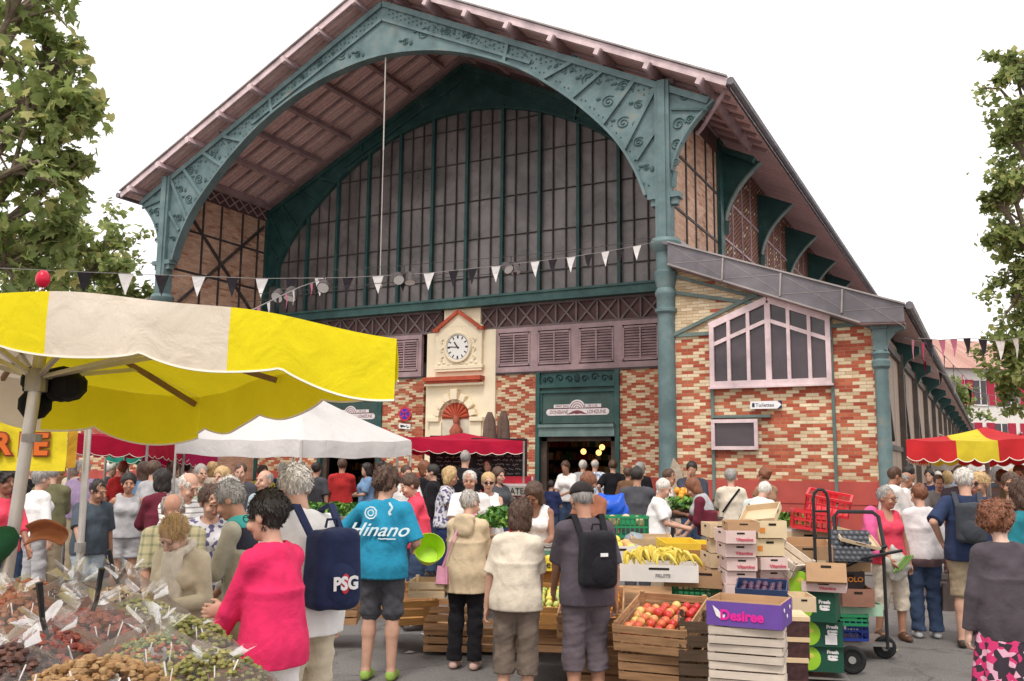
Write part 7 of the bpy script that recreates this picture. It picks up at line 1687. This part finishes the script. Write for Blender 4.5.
def tree(label,base,th,lobes,n,s,seed,fine=False,trunk_r=.22,group=None,name='plane_tree'):
    """lobes: (centre, radius) offsets in metres from base"""
    t=thing(name,label,'tree',base,0,group); rg=random.Random(seed)
    b=MB(); b.tube([(0,0,0),(.05,0,th*.35),(.0,.1,th*.7),(0,0,th)],[trunk_r*1.25,trunk_r,trunk_r*.8,trunk_r*.55],12); tk=b.build('trunk',BARK,t,smooth=True)
    b=MB(); tips=[]
    for c,r in lobes:
        c=Vector(c); s0=Vector((0,0,th*rg.uniform(.6,.95))); mid=s0.lerp(c,.5)+Vector((rg.uniform(-.3,.3),rg.uniform(-.3,.3),rg.uniform(0,.4))); b.tube([s0,mid,c],[trunk_r*.4,trunk_r*.25,.03],7)
        for k in range(9):
            d=Vector((rg.gauss(0,1),rg.gauss(0,1),rg.gauss(.1,.8))).normalized(); e=c+d*r*rg.uniform(.7,1.35); b.tube([mid.lerp(c,.8),c.lerp(e,.5)+Vector((0,0,.05)),e],[.035,.02,.006],5); tips.append((e,r*.16)); tips.append((c.lerp(e,.8),r*.16)); tips.append((c.lerp(e,.55),r*.25))
    b.build('limbs',BARK,t,smooth=True)
    b=MB(); cl=[]
    for c,r in lobes:
        for k in range(int(5*r)+2):
            d=Vector((rg.gauss(0,1),rg.gauss(0,1),rg.gauss(0,.8))).normalized(); cl.append((Vector(c)+d*r*rg.uniform(.35,1.),r*rg.uniform(.14,.3)))
    cl+=tips
    for k in range(n):
        c,r=rg.choice(cl); p=c+Vector((rg.gauss(0,1),rg.gauss(0,1),rg.gauss(0,.7)))*r*.75
        u=Vector((rg.gauss(0,1),rg.gauss(0,1),rg.gauss(0,.5))).normalized(); v=Vector((rg.gauss(0,.6),rg.gauss(0,.6),rg.uniform(-1,.4))); v=(v-u*v.dot(u)).normalized()
        leaf(b,p,u,v,s*rg.uniform(.6,1.2),rg.choices((0,1,2,3),(4,3,3,1))[0],fine)
    o=b.build('crown',LM,t); o['kind']='stuff'; return t
def off(base,px,py,dep): return tuple(G(px,py,dep)-Vector(base))
# left plane tree: trunk stands left of the frame
B0=GZ(-150,12.,0)
lob=[(off(B0,px,py,dp),r) for px,py,dp,r in((8,40,12,.95),(45,95,12.3,.75),(-20,130,12,1.0),(30,160,11.6,.8),(10,215,12,.8),(60,60,12.5,.5),(-60,40,12,1.2),(62,140,12,.45),(20,262,12,.55),(-40,250,12.5,.9),(60,175,12.,.35),(25,-10,12,.8),(75,110,12.2,.35),(52,232,12.,.35))]
tree('large plane tree with green and yellowing leaves at upper left',B0,4.2,lob,2500,.18,5,True,.28)
B1=GZ(-5,30,0); lob=[(off(B1,px,py,dp),r) for px,py,dp,r in((100,262,30,1.5),(70,275,31,1.6),(120,285,30,1.),(35,270,31,1.8),(5,255,31,2.2),(85,240,30,1.))]
tree('paler green tree behind the yellow umbrella, left of hall',B1,5.5,lob,4200,.25,8,False,.3)
B2=GZ(1090,15.,0); lob=[(off(B2,px,py,dp),r) for px,py,dp,r in((1022,95,15,.6),(1012,190,15.,.5),(1030,230,15,.8),(1014,300,15,.5),(1035,340,15,.75),(1026,385,15,.5),(1052,150,15,.9),(1018,235,15,.4),(1018,62,15,.35),(1000,200,15,.25),(1016,345,15,.35),(1045,410,15.,.5),(1012,130,15,.3),(1030,270,15,.5))]
tree('plane tree with small green leaves at right edge',B2,5.,lob,8500,.11,11,False,.25)
B3=GZ(948,55,0); lob=[(off(B3,px,py,dp),r) for px,py,dp,r in((942,398,55,1.6),(950,410,55,1.6),(935,412,56,1.2))]
tree('small light green tree in front of the far house',B3,3.,lob,2500,.3,13,False,.15)
# ================================================================ HOUSES
def house(label,px,dep,w,d,zw,zr,wallm,roofm,yaw,rows,shut,name='house'):
    p=GZ(px,dep); t=thing(name,label,'house',p,FACE0+R(yaw)); b=MB(); b.bb(-w/2,w/2,0,d,0,zw); b.build('wall',wallm,t)
    b=MB(); e=.7
    v=[(-w/2-e,-e,zw-.1),(w/2+e,-e,zw-.1),(w/2+e,d+e,zw-.1),(-w/2-e,d+e,zw-.1),(-w/2+d*.42,d/2,zr),(w/2-d*.42,d/2,zr)]
    b.add(v,[(0,1,5,4),(1,2,5),(2,3,4,5),(3,0,4),(3,2,1,0)]); rf=b.build('roof',roofm,t)
    b=MB(); b.bb(-w*.2,-w*.2+.9,d*.4,d*.4+.7,zr-1,zr+.8); b.build('chimney',wallm,rf)
    for x,z,ww,hh in rows:
        b=MB(); b.bb(x-ww/2,x+ww/2,-.04,-.01,z,z+hh); wn_=b.build('window',GLASD,t); b=MB(); b.bb(x-ww/2-.1,x+ww/2+.1,-.10,-.0,z-.12,z-.02); b.bb(x-.04,x+.04,-.07,-.04,z,z+hh); b.build('frame',WHI,wn_)
        for s in(-1,1): b=MB(); b.bb(x+s*(ww/2+.40)-.34,x+s*(ww/2+.40)+.34,-.09,-.02,z-.05,z+hh+.05); b.build('shutter',shut,t)
    return t
TIL=planks('pink_roof_tiles',(.38,.20,.16),(.48,.29,.24),.28,0,.5,.9); SHU=M('wine_shutter',(.38,.02,.05),.6,.15); WAL=M('white_wall',(.72,.68,.64),.9,.08,2,.1)
house('white house with pink tile roof and wine red shutters beyond the market',985,72,17,10,10.0,13.0,WAL,TIL,10,[(-5.3,7.1,1.1,1.9),(-2.6,7.1,1.1,1.9),(.1,7.1,1.1,1.9),(2.8,7.1,1.1,1.9),(-4.2,3.6,1.1,2.),(-1.2,3.6,1.1,2.),(1.8,3.6,1.1,2.),(4.8,3.6,1.1,2.)],SHU)
house('long pale building with tiled roof closing the square at left',-60,62,34,10,9.,12.,M('beige_wall',(.48,.42,.36),.9),TIL,-6,[(-12+4*i,5,1.3,2.0) for i in range(7)]+[(-12+4*i,1.2,1.3,2.0) for i in range(7)],M('green_shutter',(.03,.09,.05),.6))
